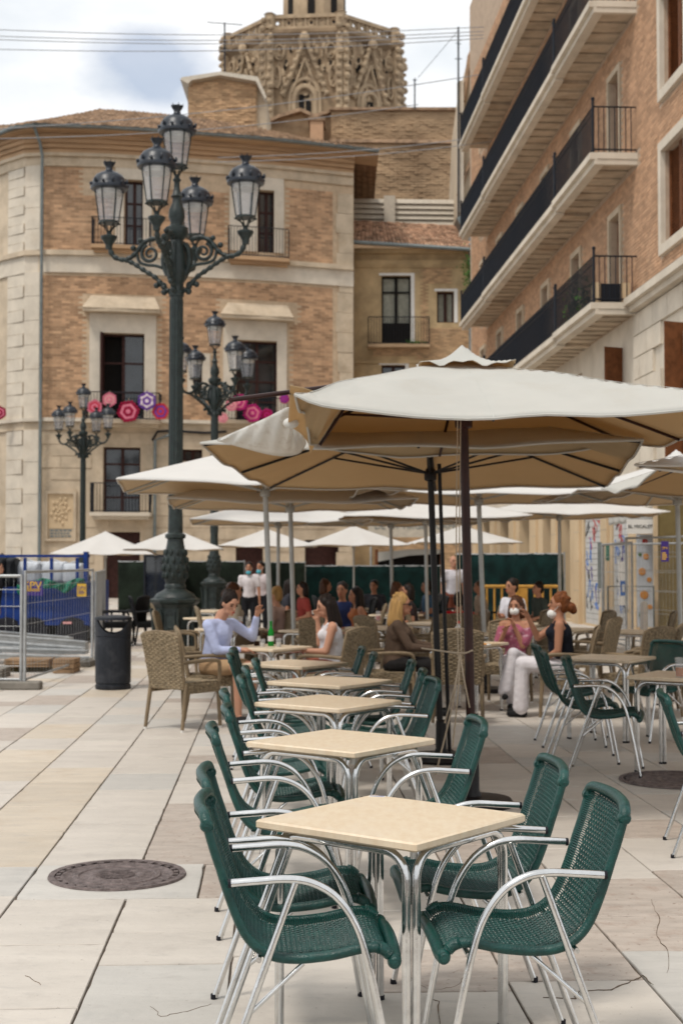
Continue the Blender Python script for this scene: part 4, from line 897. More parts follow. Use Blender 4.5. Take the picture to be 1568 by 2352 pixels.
# low roofs and brick stubs left of it
t = thing('low_church_roofs', 'jumble of low tiled roofs and a small brick stack below the tower', 'building', (-3, 88, 0))
mb = MB(); slabpx(mb, [(590, 1340), (590, 285), (640, 262), (690, 250), (720, 262), (765, 250), (768, 1340)], YB + 1, YB + 5); mb.build('wall', M['brown'], t, world=True)
mb = MB(); slabpx(mb, [(588, 287), (640, 262), (690, 247), (722, 262), (768, 247), (768, 254), (722, 270), (690, 255), (640, 270), (588, 295)], YB + .4, YB + 1.2); mb.build('roof_edge', M['tile'], t, world=True)
mb = MB(); slabpx(mb, [(712, 345), (712, 272), (742, 272), (742, 345)], YB - 1, YB + .9); mb.build('brick_stack', M['brickR'], t, world=True)
mb = MB(); slabpx(mb, [(708, 276), (708, 268), (746, 268), (746, 276)], YB - 1.1, YB + .9); mb.build('stack_cap', M['tile'], t, world=True)
# small brick rooftop house
t = thing('rooftop_house', 'small brown brick rooftop house with white eaves left of the tower', 'building', tuple(at_d(520, 300, 80)))
mb = MB(); slabpx(mb, [(432, 1300), (432, 182), (505, 172), (590, 184), (590, 1300)], 79, 84); mb.build('wall', M['brown'], t, world=True)
fp = lambda a, b, c: Vector((a, 79 - c, b)); bricks(fp, at_d(434, 0, 79).x, at_d(588, 0, 79).x, at_d(0, 300, 79).z, at_d(0, 188, 79).z, .42, .13, [], M['ochreB'], t, lambda c_: 0, nobj=0, proud=.04, gap=.025, jit=.9)
mb = MB(); slabpx(mb, [(590, 1300), (590, 184), (612, 225), (612, 1300)], 79.2, 84); mb.build('side_wall', M['cream'], t, world=True)
mb = MB(); slabpx(mb, [(414, 182), (418, 177), (507, 164), (592, 176), (612, 222), (608, 227), (588, 186), (505, 172), (440, 184), (432, 192)], 78.4, 84); mb.build('roof', M['louv'], t, world=True)
# ================================================================ OCTAGONAL TOWER
c = at_d(722, 250, 118); TC = Vector((c.x, 118.0, 0)); t = thing('octagonal_tower', 'weathered octagonal gothic stone tower with pierced parapet rising over the roofs', 'tower', tuple(TC))
fd = 111.0; z0 = 20.0; zc = at_d(700, 72, fd).z; zt = at_d(700, 30, fd).z; zw = at_d(700, 250, fd).z; RC = 7.45; A0 = rad(22.5 - 5)
def octp(r, z): return [(math.cos(A0 + k * math.pi / 4) * r, math.sin(A0 + k * math.pi / 4) * r, z) for k in range(8)]
mb = MB(); mb.lathe([(RC, z0), (RC, zc)], 8, a0=A0); mb.build('drum', M['tower'], t)
mb = MB(); mb.lathe([(RC + .05, zc - .5), (RC + .5, zc - .15), (RC + .55, zc + .1), (RC + .1, zc + .3)], 8, a0=A0); mb.build('cornice', M['tower'], t)
mb = MB(); mb.lathe([(RC - .1, zc + .31), (RC - .1, zc + .55), (RC - .6, zc + .55)], 8, a0=A0); mb.build('parapet_base', M['towerL'], t)
def face(k):
    a = A0 + k * math.pi / 4; p0 = Vector((math.cos(a), math.sin(a), 0)) * RC; p1 = Vector((math.cos(a + math.pi / 4), math.sin(a + math.pi / 4), 0)) * RC
    m_ = (p0 + p1) / 2; n_ = m_.normalized(); s_ = (p1 - p0).normalized(); hw = (p1 - p0).length / 2
    return lambda a_, b_, c_: m_ + s_ * (a_ * hw) + n_ * c_ + Vector((0, 0, b_))
pr_ = (zt - zc)
rnd = random.Random(4)
for k in range(8):
    FP = face(k); mb = MB()
    # pierced balustrade
    for i in range(7):
        a = -.95 + i * .316; mb.pbox(FP, a - .035, a + .035, zc + .55, zt - .3, -.45, -.12)
    for i in range(6):
        a = -.79 + i * .316; r_ = .26; cz = (zc + .55 + zt - .3) / 2
        pts = [FP(a + math.cos(q * math.pi / 5) * r_ / 3.0 , cz + math.sin(q * math.pi / 5) * r_ * 1.0, -.28) for q in range(10)]; mb.tube(pts, .13, 5, closed=True)
        for q in range(4): mb.tube([FP(a + math.cos(q * math.pi / 2 + .78) * r_ / 2.2, cz + math.sin(q * math.pi / 2 + .78) * (pr_ - .85) * .45, -.28), FP(a + math.cos(q * math.pi / 2 + .78) * r_ / 4.5, cz + math.sin(q * math.pi / 2 + .78) * r_ * .8, -.28)], .12, 4)
    mb.pbox(FP, -1.0, 1.0, zt - .3, zt, -.55, .0); mb.build('balustrade', M['towerL'], t)
    if k not in (3, 4, 5, 6, 7): continue
    mb = MB(); zb_ = zw
    # window arch, gable, side tracery and crockets
    def arch(a_c, hw_, z_s, rise, c_, r_): return [FP(a_c - hw_, zb_ - 2, c_)] + [FP(a_c + hw_ * (-math.cos(q * math.pi / 10)), z_s + rise * math.sin(q * math.pi / 10) ** .8, c_) for q in range(11)] + [FP(a_c + hw_, zb_ - 2, c_)]
    mb.tube(arch(0, .30, zb_ + .5, 1.3, .18, 0), .22, 6); mb.tube(arch(0, .42, zb_ + .6, 1.8, .10, 0), .16, 6)
    gz = zb_ + 5.6
    for s_ in (-1, 1):
        mb.tube([FP(s_ * .62, zb_ + 1.0, .15), FP(0, gz, .3)], .17, 5); mb.tube([FP(s_ * .36, zb_ + 1.3, .15), FP(0, zb_ + 4.0, .25)], .11, 5)
        for q in range(7): mb.ball(FP(s_ * .62 * (1 - q / 7), zb_ + 1.0 + 4.6 * q / 7 + .2, .3), .2 + .05 * rnd.random(), 6, 4)
        mb.pbox(FP, s_ * .96 - .09, s_ * .96 + .09, zb_ - 3, zc - .4, -.1, .5)
        for q in range(13):
            zz_ = zb_ - .8 + q * .66; mb.ball(FP(s_ * .97 + rnd.uniform(-.05, .05), zz_, .55), .16 + .16 * rnd.random(), 6, 4)
        mb.tube([FP(s_ * .78 + .10 * math.cos(q), zb_ + 2.6 + .9 * math.sin(q), .16) for q in [i * .7 for i in range(9)]], .11, 5, closed=True)
        mb.tube([FP(s_ * .70, zb_ + 4.2 + .1 * q, .18 + .03 * q) for q in range(3)], .2, 5)
        mb.tube([FP(s_ * .72 + .14 * math.cos(q), zb_ + 4.6 + .6 * math.sin(q), .16) for q in [i * .7 for i in range(9)]], .10, 5, closed=True)
    mb.tube([FP(0, gz - .3, .3), FP(0, zc - .1, .5)], .2, 6); mb.ball(FP(0, zc - .6, .5), .42, 7, 5)
    for q in range(90): mb.ball(FP(rnd.uniform(-.9, .9), rnd.uniform(zb_ + .8, zc - .4), rnd.uniform(-.05, .05)), (rnd.uniform(.1, .32), rnd.uniform(.1, .22), rnd.uniform(.12, .5)), 5, 3)
    mb.build('gothic_tracery', M['towerL'], t)
    v_ = MB(); v_.pbox(FP, -.17, .17, zb_ - 3, zb_ + 1.2, .001, .03); v_.build('window_opening', M['void'], t)
    v_ = MB(); v_.pbox(FP, -.30, -.18, zb_ - 3, zb_ + 1.0, .001, .10); v_.pbox(FP, .18, .30, zb_ - 3, zb_ + 1.0, .001, .10); v_.pbox(FP, -.015, .015, zb_ - 3, zb_ + .9, .031, .08); v_.build('window_jamb', M['towerL'], t)
    v_ = MB()
    for q in range(12):
        a = rnd.uniform(-.85, .85); z = rnd.uniform(zb_ + 1.8, zc - 1.2); v_.ball(FP(a, z, .06), (.13, .13, .28), 5, 4)
    v_.build('hollow_shade', M['void'], t, kind='stuff')  # raised black lumps painted as the shade inside carved hollows
for k in range(8):
    a = A0 + k * math.pi / 4; p_ = Vector((math.cos(a), math.sin(a), 0)) * (RC - .05); mb = MB(); mb.lathe([(.45, zc + .3), (.4, zt), (.5, zt + .05), (.3, zt + .15)], 6, c=(p_.x, p_.y, 0)); mb.build('parapet_pier', M['towerL'], t)
mb = MB(); mb.lathe([(RC - .7, zc + .2), (RC - .8, zc + .6), (3, zt - .2)], 8, a0=A0); mb.build('terrace', M['towerL'], t)
lc = at_d(724, 18, 117); mb = MB(); mb.lathe([(2.75, zt - .8), (2.7, zt + 6), (2.9, zt + 6.2), (.5, zt + 8)], 8, a0=A0); mb.build('lantern_stage', M['towerL'], t)
mb = MB()
for k in range(8):
    a = A0 + math.pi / 8 + k * math.pi / 4; Mx = Matrix.Rotation(a, 4, 'Z') @ Matrix.Translation((2.55, 0, zt + .8)); mb.box(-.1, .04, -.30, .30, 0, 3.6, Mx)
mb.build('lantern_window', M['void'], t)
# ================================================================ CREAM BUILDING BEHIND THE BALCONIES
t = thing('cream_building', 'tall cream rendered building end with stepped curved gable behind the balconies', 'building', (6.2, 64, 0))
mb = MB(); slabpx(mb, [(1085, 1340), (1085, 545), (1051, 490), (1052, 440), (1062, 230), (1075, 130), (1098, 82), (1112, 76), (1160, 70), (1200, 1340)], 69, 76); mb.build('gable_wall', M['cream'], t, world=True)
mb = MB(); slabpx(mb, [(1050, 495), (1050, 186), (1064, 184), (1064, 470)], 68.6, 69.0); mb.build('side_pilaster', M['stoneW'], t, world=True)
mb = MB(); mb.tube([at_d(x, y, 68.8) for x, y in ((1052, 450), (1066, 405), (1092, 342), (1098, 318))], .10, 6); mb.tube([at_d(x, y, 68.8) for x, y in ((1064, 232), (1078, 130), (1100, 80), (1112, 76))], .12, 6); mb.build('gable_moulding', M['tile'], t, world=True)
mb = MB(); slabpx(mb, [(1113, 300), (1113, -60), (1210, -60), (1210, 300)], 66, 68.5); mb.build('upper_tower', M['creamY'], t, world=True)
mb = MB(); slabpx(mb, [(1100, 150), (1100, 84), (1110, 80), (1110, 150)], 67.6, 68); mb.build('dark_slot', M['rail'], t, world=True)
mb = MB(); slabpx(mb, [(1048, 500), (1066, 488), (1102, 548), (1104, 566), (1080, 560)], 67.6, 68.9); mb.build('flashing', M['gutter'], t, world=True)
# ================================================================ RIGHT BUILDING WITH LONG BALCONIES
UF = 7.92
def PR(a, b, c): return S(UF - c, a, b)
BR = thing('balcony_building', 'pink brick building on the right with four long stone balconies', 'building', tuple(S(UF + 2, 38, 0)))
ZS = [7.22, 10.5, 13.85, 17.15]
near_w = [(26.55, 28.17, 8.0, 9.9), (26.55, 28.17, 11.15, 13.1), (26.55, 28.17, 14.3, 16.3), (26.9, 28.3, 2.9, 6.2), (23.2, 24.8, 8.15, 10.0), (23.2, 24.8, 11.35, 13.3)]
doors = []
for v in (32.3, 36.5, 40.7, 44.9, 49.0, 53.0):
    for z in ZS: doors.append((v - .48, v + .48, z + .02, z + 2.35))
mez = [(v - .5, v + .5, 4.75, 6.45) for v in (32.3, 36.5, 40.7, 44.9, 49.0, 53.0)]
shops = [(31.4, 32.9, 0.05, 3.2), (34.05, 35.9, .05, 3.25), (37.6, 38.8, .05, 3.3), (40.2, 41.4, .05, 3.3), (43.6, 45.4, .05, 3.3), (47.5, 49.2, .05, 3.3), (51.6, 53.2, .05, 3.3), (24.5, 27.5, .05, 3.2)]
HR = near_w + doors + mez + shops
walls(PR, 18, 56, 7.0, 24, -.9, 0, HR).build('wall', M['mortarR'], BR, world=True)
walls(PR, 18, 56, 3.5, 6.998, -.9, 0, HR).build('wall', M['stoneW'], BR, world=True)
walls(PR, 18, 56, 0, 3.498, -.9, 0, HR).build('wall', M['creamY'], BR, world=True)
mb = MB(); mb.pbox(PR, 18, 56, 0, 24, -8, -1.2); mb.build('inner_wall', M['void'], BR, world=True)
mb = MB(); mb.pbox(PR, 56.001, 56.4, 0, 24, -8, 0.0); mb.build('end_wall', M['mortarR'], BR, world=True)
for a0, a1, b0, b1 in near_w[:3] + near_w[4:]:
    for q in ((a0 - .20, a0 - .005, b0 - .20, b1 + .2), (a1 + .005, a1 + .20, b0 - .20, b1 + .2), (a0 - .003, a1 + .003, b1 + .005, b1 + .2), (a0 - .003, a1 + .003, b0 - .2, b0 - .005)):
        p_ = MB(); p_.pbox(PR, *q, -.3, .10); p_.build('stone_surround', M['stoneW'], BR, world=True)
    for s0, s1 in ((a0, (a0 + a1) / 2 - .02), ((a0 + a1) / 2 + .02, a1)):
        p_ = MB(); p_.pbox(PR, s0, s0 + .07, b0, b1, -.16, -.08); p_.pbox(PR, s1 - .07, s1, b0, b1, -.16, -.08)
        k = b0
        while k < b1 - .03: p_.pts8([PR(s0 + .07, k, -.15), PR(s1 - .07, k, -.15), PR(s1 - .07, k + .012, -.10), PR(s0 + .07, k + .012, -.10), PR(s0 + .07, k + .05, -.15), PR(s1 - .07, k + .05, -.15), PR(s1 - .07, k + .05, -.13), PR(s0 + .07, k + .05, -.13)]); k += .065
        p_.build('louvred_shutter', M['woodR'], BR, world=True)
for a0, a1, b0, b1 in doors:
    for q in ((a0 - .14, a0 - .004, b0, b1 + .14), (a1 + .004, a1 + .14, b0, b1 + .14), (a0 - .003, a1 + .003, b1 + .004, b1 + .14)):
        p_ = MB(); p_.pbox(PR, *q, -.25, .06); p_.build('door_surround', M['stone'], BR, world=True)
    p_ = MB(); p_.pbox(PR, a0, a0 + .09, b0, b1, -.30, -.15); p_.pbox(PR, a1 - .09, a1, b0, b1, -.30, -.15); p_.pbox(PR, (a0 + a1) / 2 - .05, (a0 + a1) / 2 + .05, b0, b1, -.30, -.16); p_.pbox(PR, a0 + .09, a1 - .09, b0, b0 + .7, -.29, -.17); d_ = p_.build('balcony_door', M['woodR'], BR, world=True)
    g_ = MB(); g_.pbox(PR, a0 + .09, a1 - .09, b0 + .7, b1, -.27, -.25); g_.build('pane', M['curtain'] if random.random() < .4 else M['pane'], BR, world=True)
for a0, a1, b0, b1 in mez + [near_w[3]]:
    for s_ in (0, 1):
        x0, x1 = (a0, (a0 + a1) / 2 - .01) if s_ == 0 else ((a0 + a1) / 2 + .01, a1); p_ = MB(); p_.pbox(PR, x0, x0 + .06, b0, b1, -.2, -.12); p_.pbox(PR, x1 - .06, x1, b0, b1, -.2, -.12); k = b0
        while k < b1 - .05: p_.pbox(PR, x0 + .06, x1 - .06, k, k + .06, -.20, -.15); k += .09
        p_.build('louvred_shutter', M['woodR'], BR, world=True)
for a0, a1, b0, b1 in [mez[0], near_w[3]]:
    p_ = MB(); p_.pts8([PR(a0 - .02, b0, .0), PR(a0 + .03, b0, .0), PR(a0 - .15, b0, .45), PR(a0 - .2, b0, .45), PR(a0 - .02, b1, .0), PR(a0 + .03, b1, .0), PR(a0 - .15, b1, .45), PR(a0 - .2, b1, .45)]); p_.build('open_shutter', M['woodR'], BR, world=True)
# rusticated stone storey and cornice
for r_ in range(7):
    z0 = 3.62 + r_ * .48; v = 18 + (.5 if r_ % 2 else 0)
    while v < 30.6:
        l = 1.1; v1 = min(v + l, 30.6)
        if not any(h[0] < v1 and h[1] > v and h[2] < z0 + .48 and h[3] > z0 for h in HR): p_ = MB(); p_.pbox(PR, v + .012, v1 - .012, z0 + .012, z0 + .468, .0, .06); p_.build('stone_block', M['stoneW'], BR, world=True)
        v += l
p_ = MB(); p_.pbox(PR, 18, 30.3, 7.0, 7.12, .001, .22); p_.pbox(PR, 18, 30.3, 7.122, 7.28, .001, .34); p_.build('cornice', M['stoneW'], BR, world=True)
p_ = MB(); p_.pbox(PR, 18, 56, 3.40, 3.50, .001, .16); p_.build('shopfront_cornice', M['stoneW'], BR, world=True)
for v in (30.7, 33.47, 36.5, 39.5, 42.5, 46.4, 50.4, 55):
    p_ = MB(); p_.pbox(PR, v - .32, v + .32, 0, 3.39, .001, .07); p_.pbox(PR, v - .36, v + .36, 0, .5, .001, .11); p_.build('pilaster', M['creamY'], BR, world=True)
    for k in range(4): p_ = MB(); p_.pbox(PR, v - .33, v + .33, .85 + k * .75, .87 + k * .75, .069, .074); p_.build('pilaster_groove', M['stone'], BR, world=True)
bricks(PR, 25.6, 56, 7.3, 21, .27, .078, [(h[0] - .21, h[1] + .21, h[2] - .21, h[3] + .21) for h in near_w] + [(h[0] - .15, h[1] + .15, h[2] - .1, h[3] + .15) for h in doors] + [(30.2, 52.2, z - .3, z + .04) for z in ZS], M['brickR'], BR, lambda c_: c_[0] + abs(c_[2] - 10) * .8, nobj=300, proud=.012)
# balconies
for bi, z in enumerate(ZS):
    v0, v1 = 30.35, 52.0; DP = 1.02
    p_ = MB()
    for s0, s1, dz in ((v0, 34.6, 0), (34.62, 46.4, -.05), (46.42, v1, -.10)):
        p_.pbox(PR, s0, s1, z - .14 + dz, z + dz, DP - .14, DP + .02); p_.pbox(PR, s0, s1, z - .26 + dz, z - .142 + dz, DP - .30, DP - .08)
    p_.pbox(PR, v0 - .02, v0 + .14, z - .14, z - .001, .001, DP - .142); p_.pbox(PR, v0, v0 + .12, z - .26, z - .143, .001, DP - .302)
    p_.build('balcony_edge', M['stoneW'], BR, world=True)
    n = 33
    for i in range(n):
        a = v0 + .15 + (v1 - v0 - .3) * i / n; b_ = v0 + .15 + (v1 - v0 - .3) * (i + 1) / n - .05; dz = 0 if a < 34.5 else (-.05 if a < 46.3 else -.10)
        p_ = MB(); p_.pts8([PR(a, z - .20 + dz, .001), PR(b_, z - .17 + dz, .001), PR(b_, z - .17 + dz, DP - .31), PR(a, z - .20 + dz, DP - .31), PR(a, z - .08 + dz, .001), PR(b_, z - .08 + dz, .001), PR(b_, z - .08 + dz, DP - .31), PR(a, z - .08 + dz, DP - .31)]); p_.build('soffit_panel', M['slabU'], BR, world=True)
    p_ = MB(); p_.pbox(PR, v0 + .16, v1, z - .075, z - .003, .001, DP - .15); p_.build('balcony_floor', M['slabU'], BR, world=True)
    for s0, s1, dz in ((v0 + .05, 34.58, 0), (34.66, 46.38, -.05), (46.46, v1, -.10)):
        mb = MB(); n_ = int((s1 - s0) / .115)
        for i in range(n_ + 1): a = s0 + (s1 - s0) * i / n_; mb.tube([PR(a, z + dz, DP - .06), PR(a, z + 1.0 + dz, DP - .06)], .011, 4, caps=False)
        for zz in (.08, .86, 1.02): mb.tube([PR(s0, z + zz + dz, DP - .06), PR(s1, z + zz + dz, DP - .06)], .018, 4)
        if s0 < 31:
            for i in range(8): c_ = (DP - .06) * i / 8; mb.tube([PR(s0, z, c_), PR(s0, z + 1.0, c_)], .011, 4)
            for zz in (.08, 1.02): mb.tube([PR(s0, z + zz, 0), PR(s0, z + zz, DP - .06)], .018, 4)
        for a in (s0, s1): mb.tube([PR(a, z + dz, DP - .06), PR(a, z + 1.16 + dz, DP - .06)], .03, 6); mb.ball(PR(a, z + 1.19 + dz, DP - .06), .045, 6, 4)
        mb.build('railing', M['rail'], BR, world=True, recalc=False)
        if s0 > 46:
            sh = MB(); sh.pbox(PR, s0 + .03, s1 - .03, z + .1 + dz, z + .85 + dz, DP - .1, DP - .085); sh.build('privacy_screen', M['scr'], BR, world=True)
# air conditioning box on lowest balcony, and plants
t = thing('planter_box', 'dark and wooden box standing at the near end of the lowest balcony', 'box', tuple(PR(30.7, 7.23, .5)))
MB().bbox(-.08, 0, 0, .42, .5, .42, TH).build('crate', M['rail'], t)
MB().bbox(.24, 0, 0, .20, .5, .44, TH).build('wood_panel', M['creamY'], t); MB().bbox(-.36, -.05, 0, .10, .5, .44, TH).build('wood_panel', M['creamY'], t)
def leafy(name, label, c, sx, sz, n, m='leaf'):
    t = thing(name, label, 'plant', tuple(c)); mb = MB()
    for _ in range(n):
        p_ = Vector((random.gauss(0, sx), random.gauss(0, .08), abs(random.gauss(0, sz)))); d_ = Vector((random.uniform(-1, 1), random.uniform(-1, 1), random.uniform(-1, 1))).normalized() * .07; e_ = d_.orthogonal().normalized() * .03
        b = len(mb.v); mb.v.extend([tuple(p_), tuple(p_ + d_ * .5 + e_), tuple(p_ + d_), tuple(p_ + d_ * .5 - e_)]); mb.f.append((b, b + 1, b + 2, b + 3))
    mb.build('leaves', M[m], t, recalc=False); s_ = MB()
    for _ in range(5): s_.tube([(0, 0, 0), (random.uniform(-sx, sx), 0, sz * random.uniform(.7, 1.5))], .006, 4)
    s_.build('stems', M['woodR'], t); MB().lathe([(.10, -.02), (.13, .12)], 10).build('pot', M['tileR'], t)
leafy('climbing_plant', 'yellowish climbing plant on the near part of the lowest balcony', PR(31.8, 7.24, .8), .10, .42, 220)
leafy('climbing_plant', 'sparse climbing plant farther along the lowest balcony', PR(33.3, 7.24, .8), .10, .40, 220)
leafy('flower_pot', 'pot of purple flowers showing above the front parasol peak', PR(51.5, 3.5 + 3.72, .7), .15, .12, 200, 'purple')
# ================================================================ STREET LAMPS
def lantern_parts(parent, c, tag=True):
    c = Vector(c)
    fr = MB()
    fr.lathe([(.035, 0), (.05, .01), (.04, .05), (.03, .08)], 8, c=c)
    for k in range(6):
        a = k * math.pi / 3 + .3; u_ = Vector((math.cos(a), math.sin(a), 0)); z_ = lambda z: Vector((0, 0, z))
        fr.tube(crom([c + u_ * .03 + z_(.05), c + u_ * .07 + z_(.13), c + u_ * .135 + z_(.17), c + u_ * .150 + z_(.21)], 3), .010, 5)
        fr.tube([c + u_ * .152 + z_(.21), c + u_ * .230 + z_(.75)], .011, 5)
        fr.ball(c + u_ * .165 + z_(.19), .018, 6, 4)
    fr.lathe([(.146, .20), (.162, .20), (.164, .225), (.148, .225)], 18, c=c)
    lt = fr.build('lantern', M['lamp'], parent, smooth=50)
    MB().lathe([(.150, .226), (.224, .75)], 18, c=c).build('glass', M['lampglass'], lt, smooth=50)
    MB().lathe([(.195, .66), (.19, .78), (.05, .785)], 14, c=c).build('reflector', M['bulb'], lt, smooth=50)
    cp = MB(); cp.lathe([(.225, .735), (.298, .75), (.306, .79), (.292, .81), (.280, .85), (.258, .92), (.215, .98), (.15, 1.02), (.095, 1.04), (.06, 1.07), (.052, 1.11), (.08, 1.15), (.10, 1.19), (.06, 1.195)], 20, c=c)
    for k in range(12):
        a = k * math.pi / 6; u_ = Vector((math.cos(a), math.sin(a), 0)); cp.ball(c + u_ * .302 + Vector((0, 0, .83 + (.03 if k % 2 == 0 else 0))), (.026, .026, .045 if k % 2 == 0 else .03), 6, 4)
        if k % 2 == 0: cp.tube([c + u_ * .085 + Vector((0, 0, 1.18)), c + u_ * .10 + Vector((0, 0, 1.225))], [.014, .004], 4)
    cp.build('cap', M['lampcap'], lt, smooth=50)
def spiral(c, u_, r0, turns, s_=1, n=26, sq=1.0, ph=0):
    return [c + u_ * (math.cos(ph + s_ * t) * r0 * (1 - .8 * q)) + Vector((0, 0, math.sin(ph + s_ * t) * r0 * (1 - .8 * q) * sq)) for q, t in [(i / n, turns * 2 * math.pi * i / n) for i in range(n + 1)]]
def lamp_post(label, loc, rot, scale=1.0):
    t = thing('street_lamp', label, 'street lamp', loc, rad(rot), 'many armed iron street lamps'); 
    MB().lathe([(.40, 0), (.40, .10), (.36, .14), (.36, .22), (.33, .26), (.32, .86), (.35, .92), (.40, .96), (.405, 1.0), (.34, 1.03)], 8, a0=rad(22.5)).build('pedestal', M['lamp'], t)
    pn = MB()
    for k in range(8):
        Mx = Matrix.Rotation(k * math.pi / 4, 4, 'Z'); 
        for q in ((-.085, -.065, .32, .80), (.065, .085, .32, .80), (-.065, .065, .32, .345), (-.065, .065, .775, .80)): pn.box(.296, .315, q[0], q[1], q[2], q[3], Mx)
        pn.tube([Mx @ p_ for p_ in spiral(Vector((.302, 0, .52)), Vector((0, 1, 0)), .05, 1.2, n=12)], .010, 4)
        Mc = Matrix.Rotation(k * math.pi / 4 + math.pi / 8, 4, 'Z'); pn.tube([Mc @ Vector(q) for q in ((.335, 0, .26), (.345, 0, .5), (.35, 0, .72), (.385, 0, .86))], [.02, .025, .035, .03], 6)
    pn.build('pedestal_panels', M['lamp'], t)
    MB().lathe([(.335, 1.031), (.30, 1.09), (.20, 1.14), (.165, 1.17), (.17, 1.22), (.15, 1.25), (.17, 1.30), (.195, 1.42), (.20, 1.52), (.185, 1.66), (.155, 1.80), (.135, 1.90), (.13, 1.96), (.165, 1.98), (.165, 2.03), (.12, 2.06), (.115, 2.4)], 16).build('bulb_base', M['lamp'], t, smooth=50)
    orn = MB()
    for k in range(10):
        a = k * math.pi / 5; 
        for z, r_ in ((1.38, .185), (1.5, .20), (1.62, .188), (1.74, .165)): orn.ball((math.cos(a + z * 3) * r_, math.sin(a + z * 3) * r_, z), (.035, .035, .06), 5, 4)
    orn.build('leaf_ornament', M['lamp'], t, smooth=True)
    MB().lathe([(.113, 2.401), (.105, 5.85)], 12).build('shaft', M['lamp'], t)
    fl = MB()
    for k in range(12): a = k * math.pi / 6; fl.tube([(math.cos(a) * .110, math.sin(a) * .110, 2.45), (math.cos(a) * .102, math.sin(a) * .102, 5.8)], .012, 4)
    fl.build('fluting', M['lamp'], t)
    MB().lathe([(.12, 5.851), (.125, 5.92), (.10, 5.95), (.10, 6.06), (.15, 6.14), (.165, 6.30), (.15, 6.50), (.115, 6.66), (.10, 6.76), (.17, 6.83), (.19, 6.90), (.185, 6.96), (.11, 7.0), (.10, 7.05), (.135, 7.13), (.125, 7.25), (.075, 7.36), (.07, 7.44), (.10, 7.47), (.075, 7.50), (.05, 7.6), (.045, 7.70), (.07, 7.74), (.04, 7.78)], 14).build('capital', M['lamp'], t, smooth=40)
    lantern_parts(t, (0, 0, 7.75))
    for k in range(4):
        a = k * math.pi / 2; u_ = Vector((math.cos(a), math.sin(a), 0)); Z = lambda r, z: u_ * r + Vector((0, 0, z)); ar = MB()
        ar.tube(crom([Z(1.13, 6.84), Z(1.12, 6.70), Z(1.06, 6.55), Z(.93, 6.48), Z(.78, 6.50), Z(.66, 6.60), Z(.55, 6.74), Z(.38, 6.80), Z(.22, 6.76)], 5), [.04 + .008 * math.sin(i * 1.7) for i in range(41)], 7)
        ar.tube(crom([Z(.86, 6.48), Z(.70, 6.40), Z(.52, 6.28), Z(.34, 6.16), Z(.20, 6.00), Z(.10, 5.92)], 6), [.038 + .010 * math.sin(i * 1.9) for i in range(31)], 7)
        ar.tube(spiral(Z(.44, 6.56), u_, .155, 1.6, s_=-1, ph=1.2), [.034 - .0006 * i for i in range(27)], 6)
        ar.tube(crom([Z(.66, 6.58), Z(.62, 6.44), Z(.50, 6.38), Z(.34, 6.36), Z(.18, 6.30)], 4), .026, 6)
        ar.tube(spiral(Z(.22, 6.02), u_, .07, 1.2, s_=1, n=14), .02, 5); ar.ball(Z(.72, 6.66), .05, 7, 5); ar.ball(Z(.60, 6.78), .045, 7, 5); ar.ball(Z(.20, 5.93), .055, 7, 5); ar.ball(Z(.33, 6.04), .05, 7, 5)
        ar.tube(crom([Z(.14, 6.70), Z(.20, 6.60), Z(.22, 6.40), Z(.15, 6.2)], 4), .045, 6)
        ar.build('arm', M['lamp'], t, smooth=60)
        MB().lathe([(.055, 6.66), (.06, 6.72), (.075, 6.76), (.12, 6.82), (.135, 6.85), (.13, 6.87), (.06, 6.89), (.04, 6.90)], 12, c=tuple(u_ * 1.13)).build('arm_cup', M['lamp'], t, smooth=50)
        lantern_parts(t, u_ * 1.13 + Vector((0, 0, 6.88)))
    t.scale = (scale,) * 3; return t
p0 = at_d(403, 1290, 22.7); lamp0 = lamp_post('tall dark street lamp in front, with the litter bin at its left', (p0.x, 22.7, 0), -9)
for px, Y, rot, lab, s_ in ((492, 41.3, 36, 'middle street lamp seen between the tall lamp and the front parasol', .995), (190, 57.5, -18, 'farthest street lamp, left, in front of the carved plaque', .985)):
    q = at_d(px, 1290, Y); o = copy_tree(lamp0, lab, (q.x, Y, 0), rad(rot)); o.scale = (s_,) * 3
# ================================================================ LITTER BIN
c = at_z(260, 1582); t = thing('litter_bin', 'dark round litter bin with a crescent opening beside the tall lamp post', 'litter bin', tuple(c), rad(8))
MB().lathe([(.215, 0), (.222, .01), (.222, .055), (.212, .06), (.210, .075), (.222, .085), (.224, .66), (.21, .665)], 32).build('body', M['can'], t, smooth=40)
hd = MB()
def hood(a):           # the wall between the collar and the lid, cut by two crescent openings
    d = abs(((a + math.pi / 2) % math.pi) - math.pi / 2)      # 0 at the opening centres
    return .70 + .165 * min(1, (d / 1.05)) ** 2.2
rows = []
for i in range(65):
    a = 2 * math.pi * i / 64 + math.pi / 2; zt_ = hood(a - math.pi / 2); rows.append([Vector((math.cos(a) * r_, math.sin(a) * r_, z)) for r_, z in ((.226, .668), (.230, .70 * .3 + zt_ * .7 if zt_ > .72 else .70), (.230, zt_ + .002), (.212, zt_ + .002), (.212, .668))])
hd.quadgrid(rows); hd.lathe([(.20, .866), (.232, .868), (.236, .885), (.228, .905), (.12, .925), (.01, .93)], 32); hd.build('hood', M['can'], t, smooth=40)
MB().lathe([(.19, .60), (.185, .61)], 24).build('liner', M['void'], t)
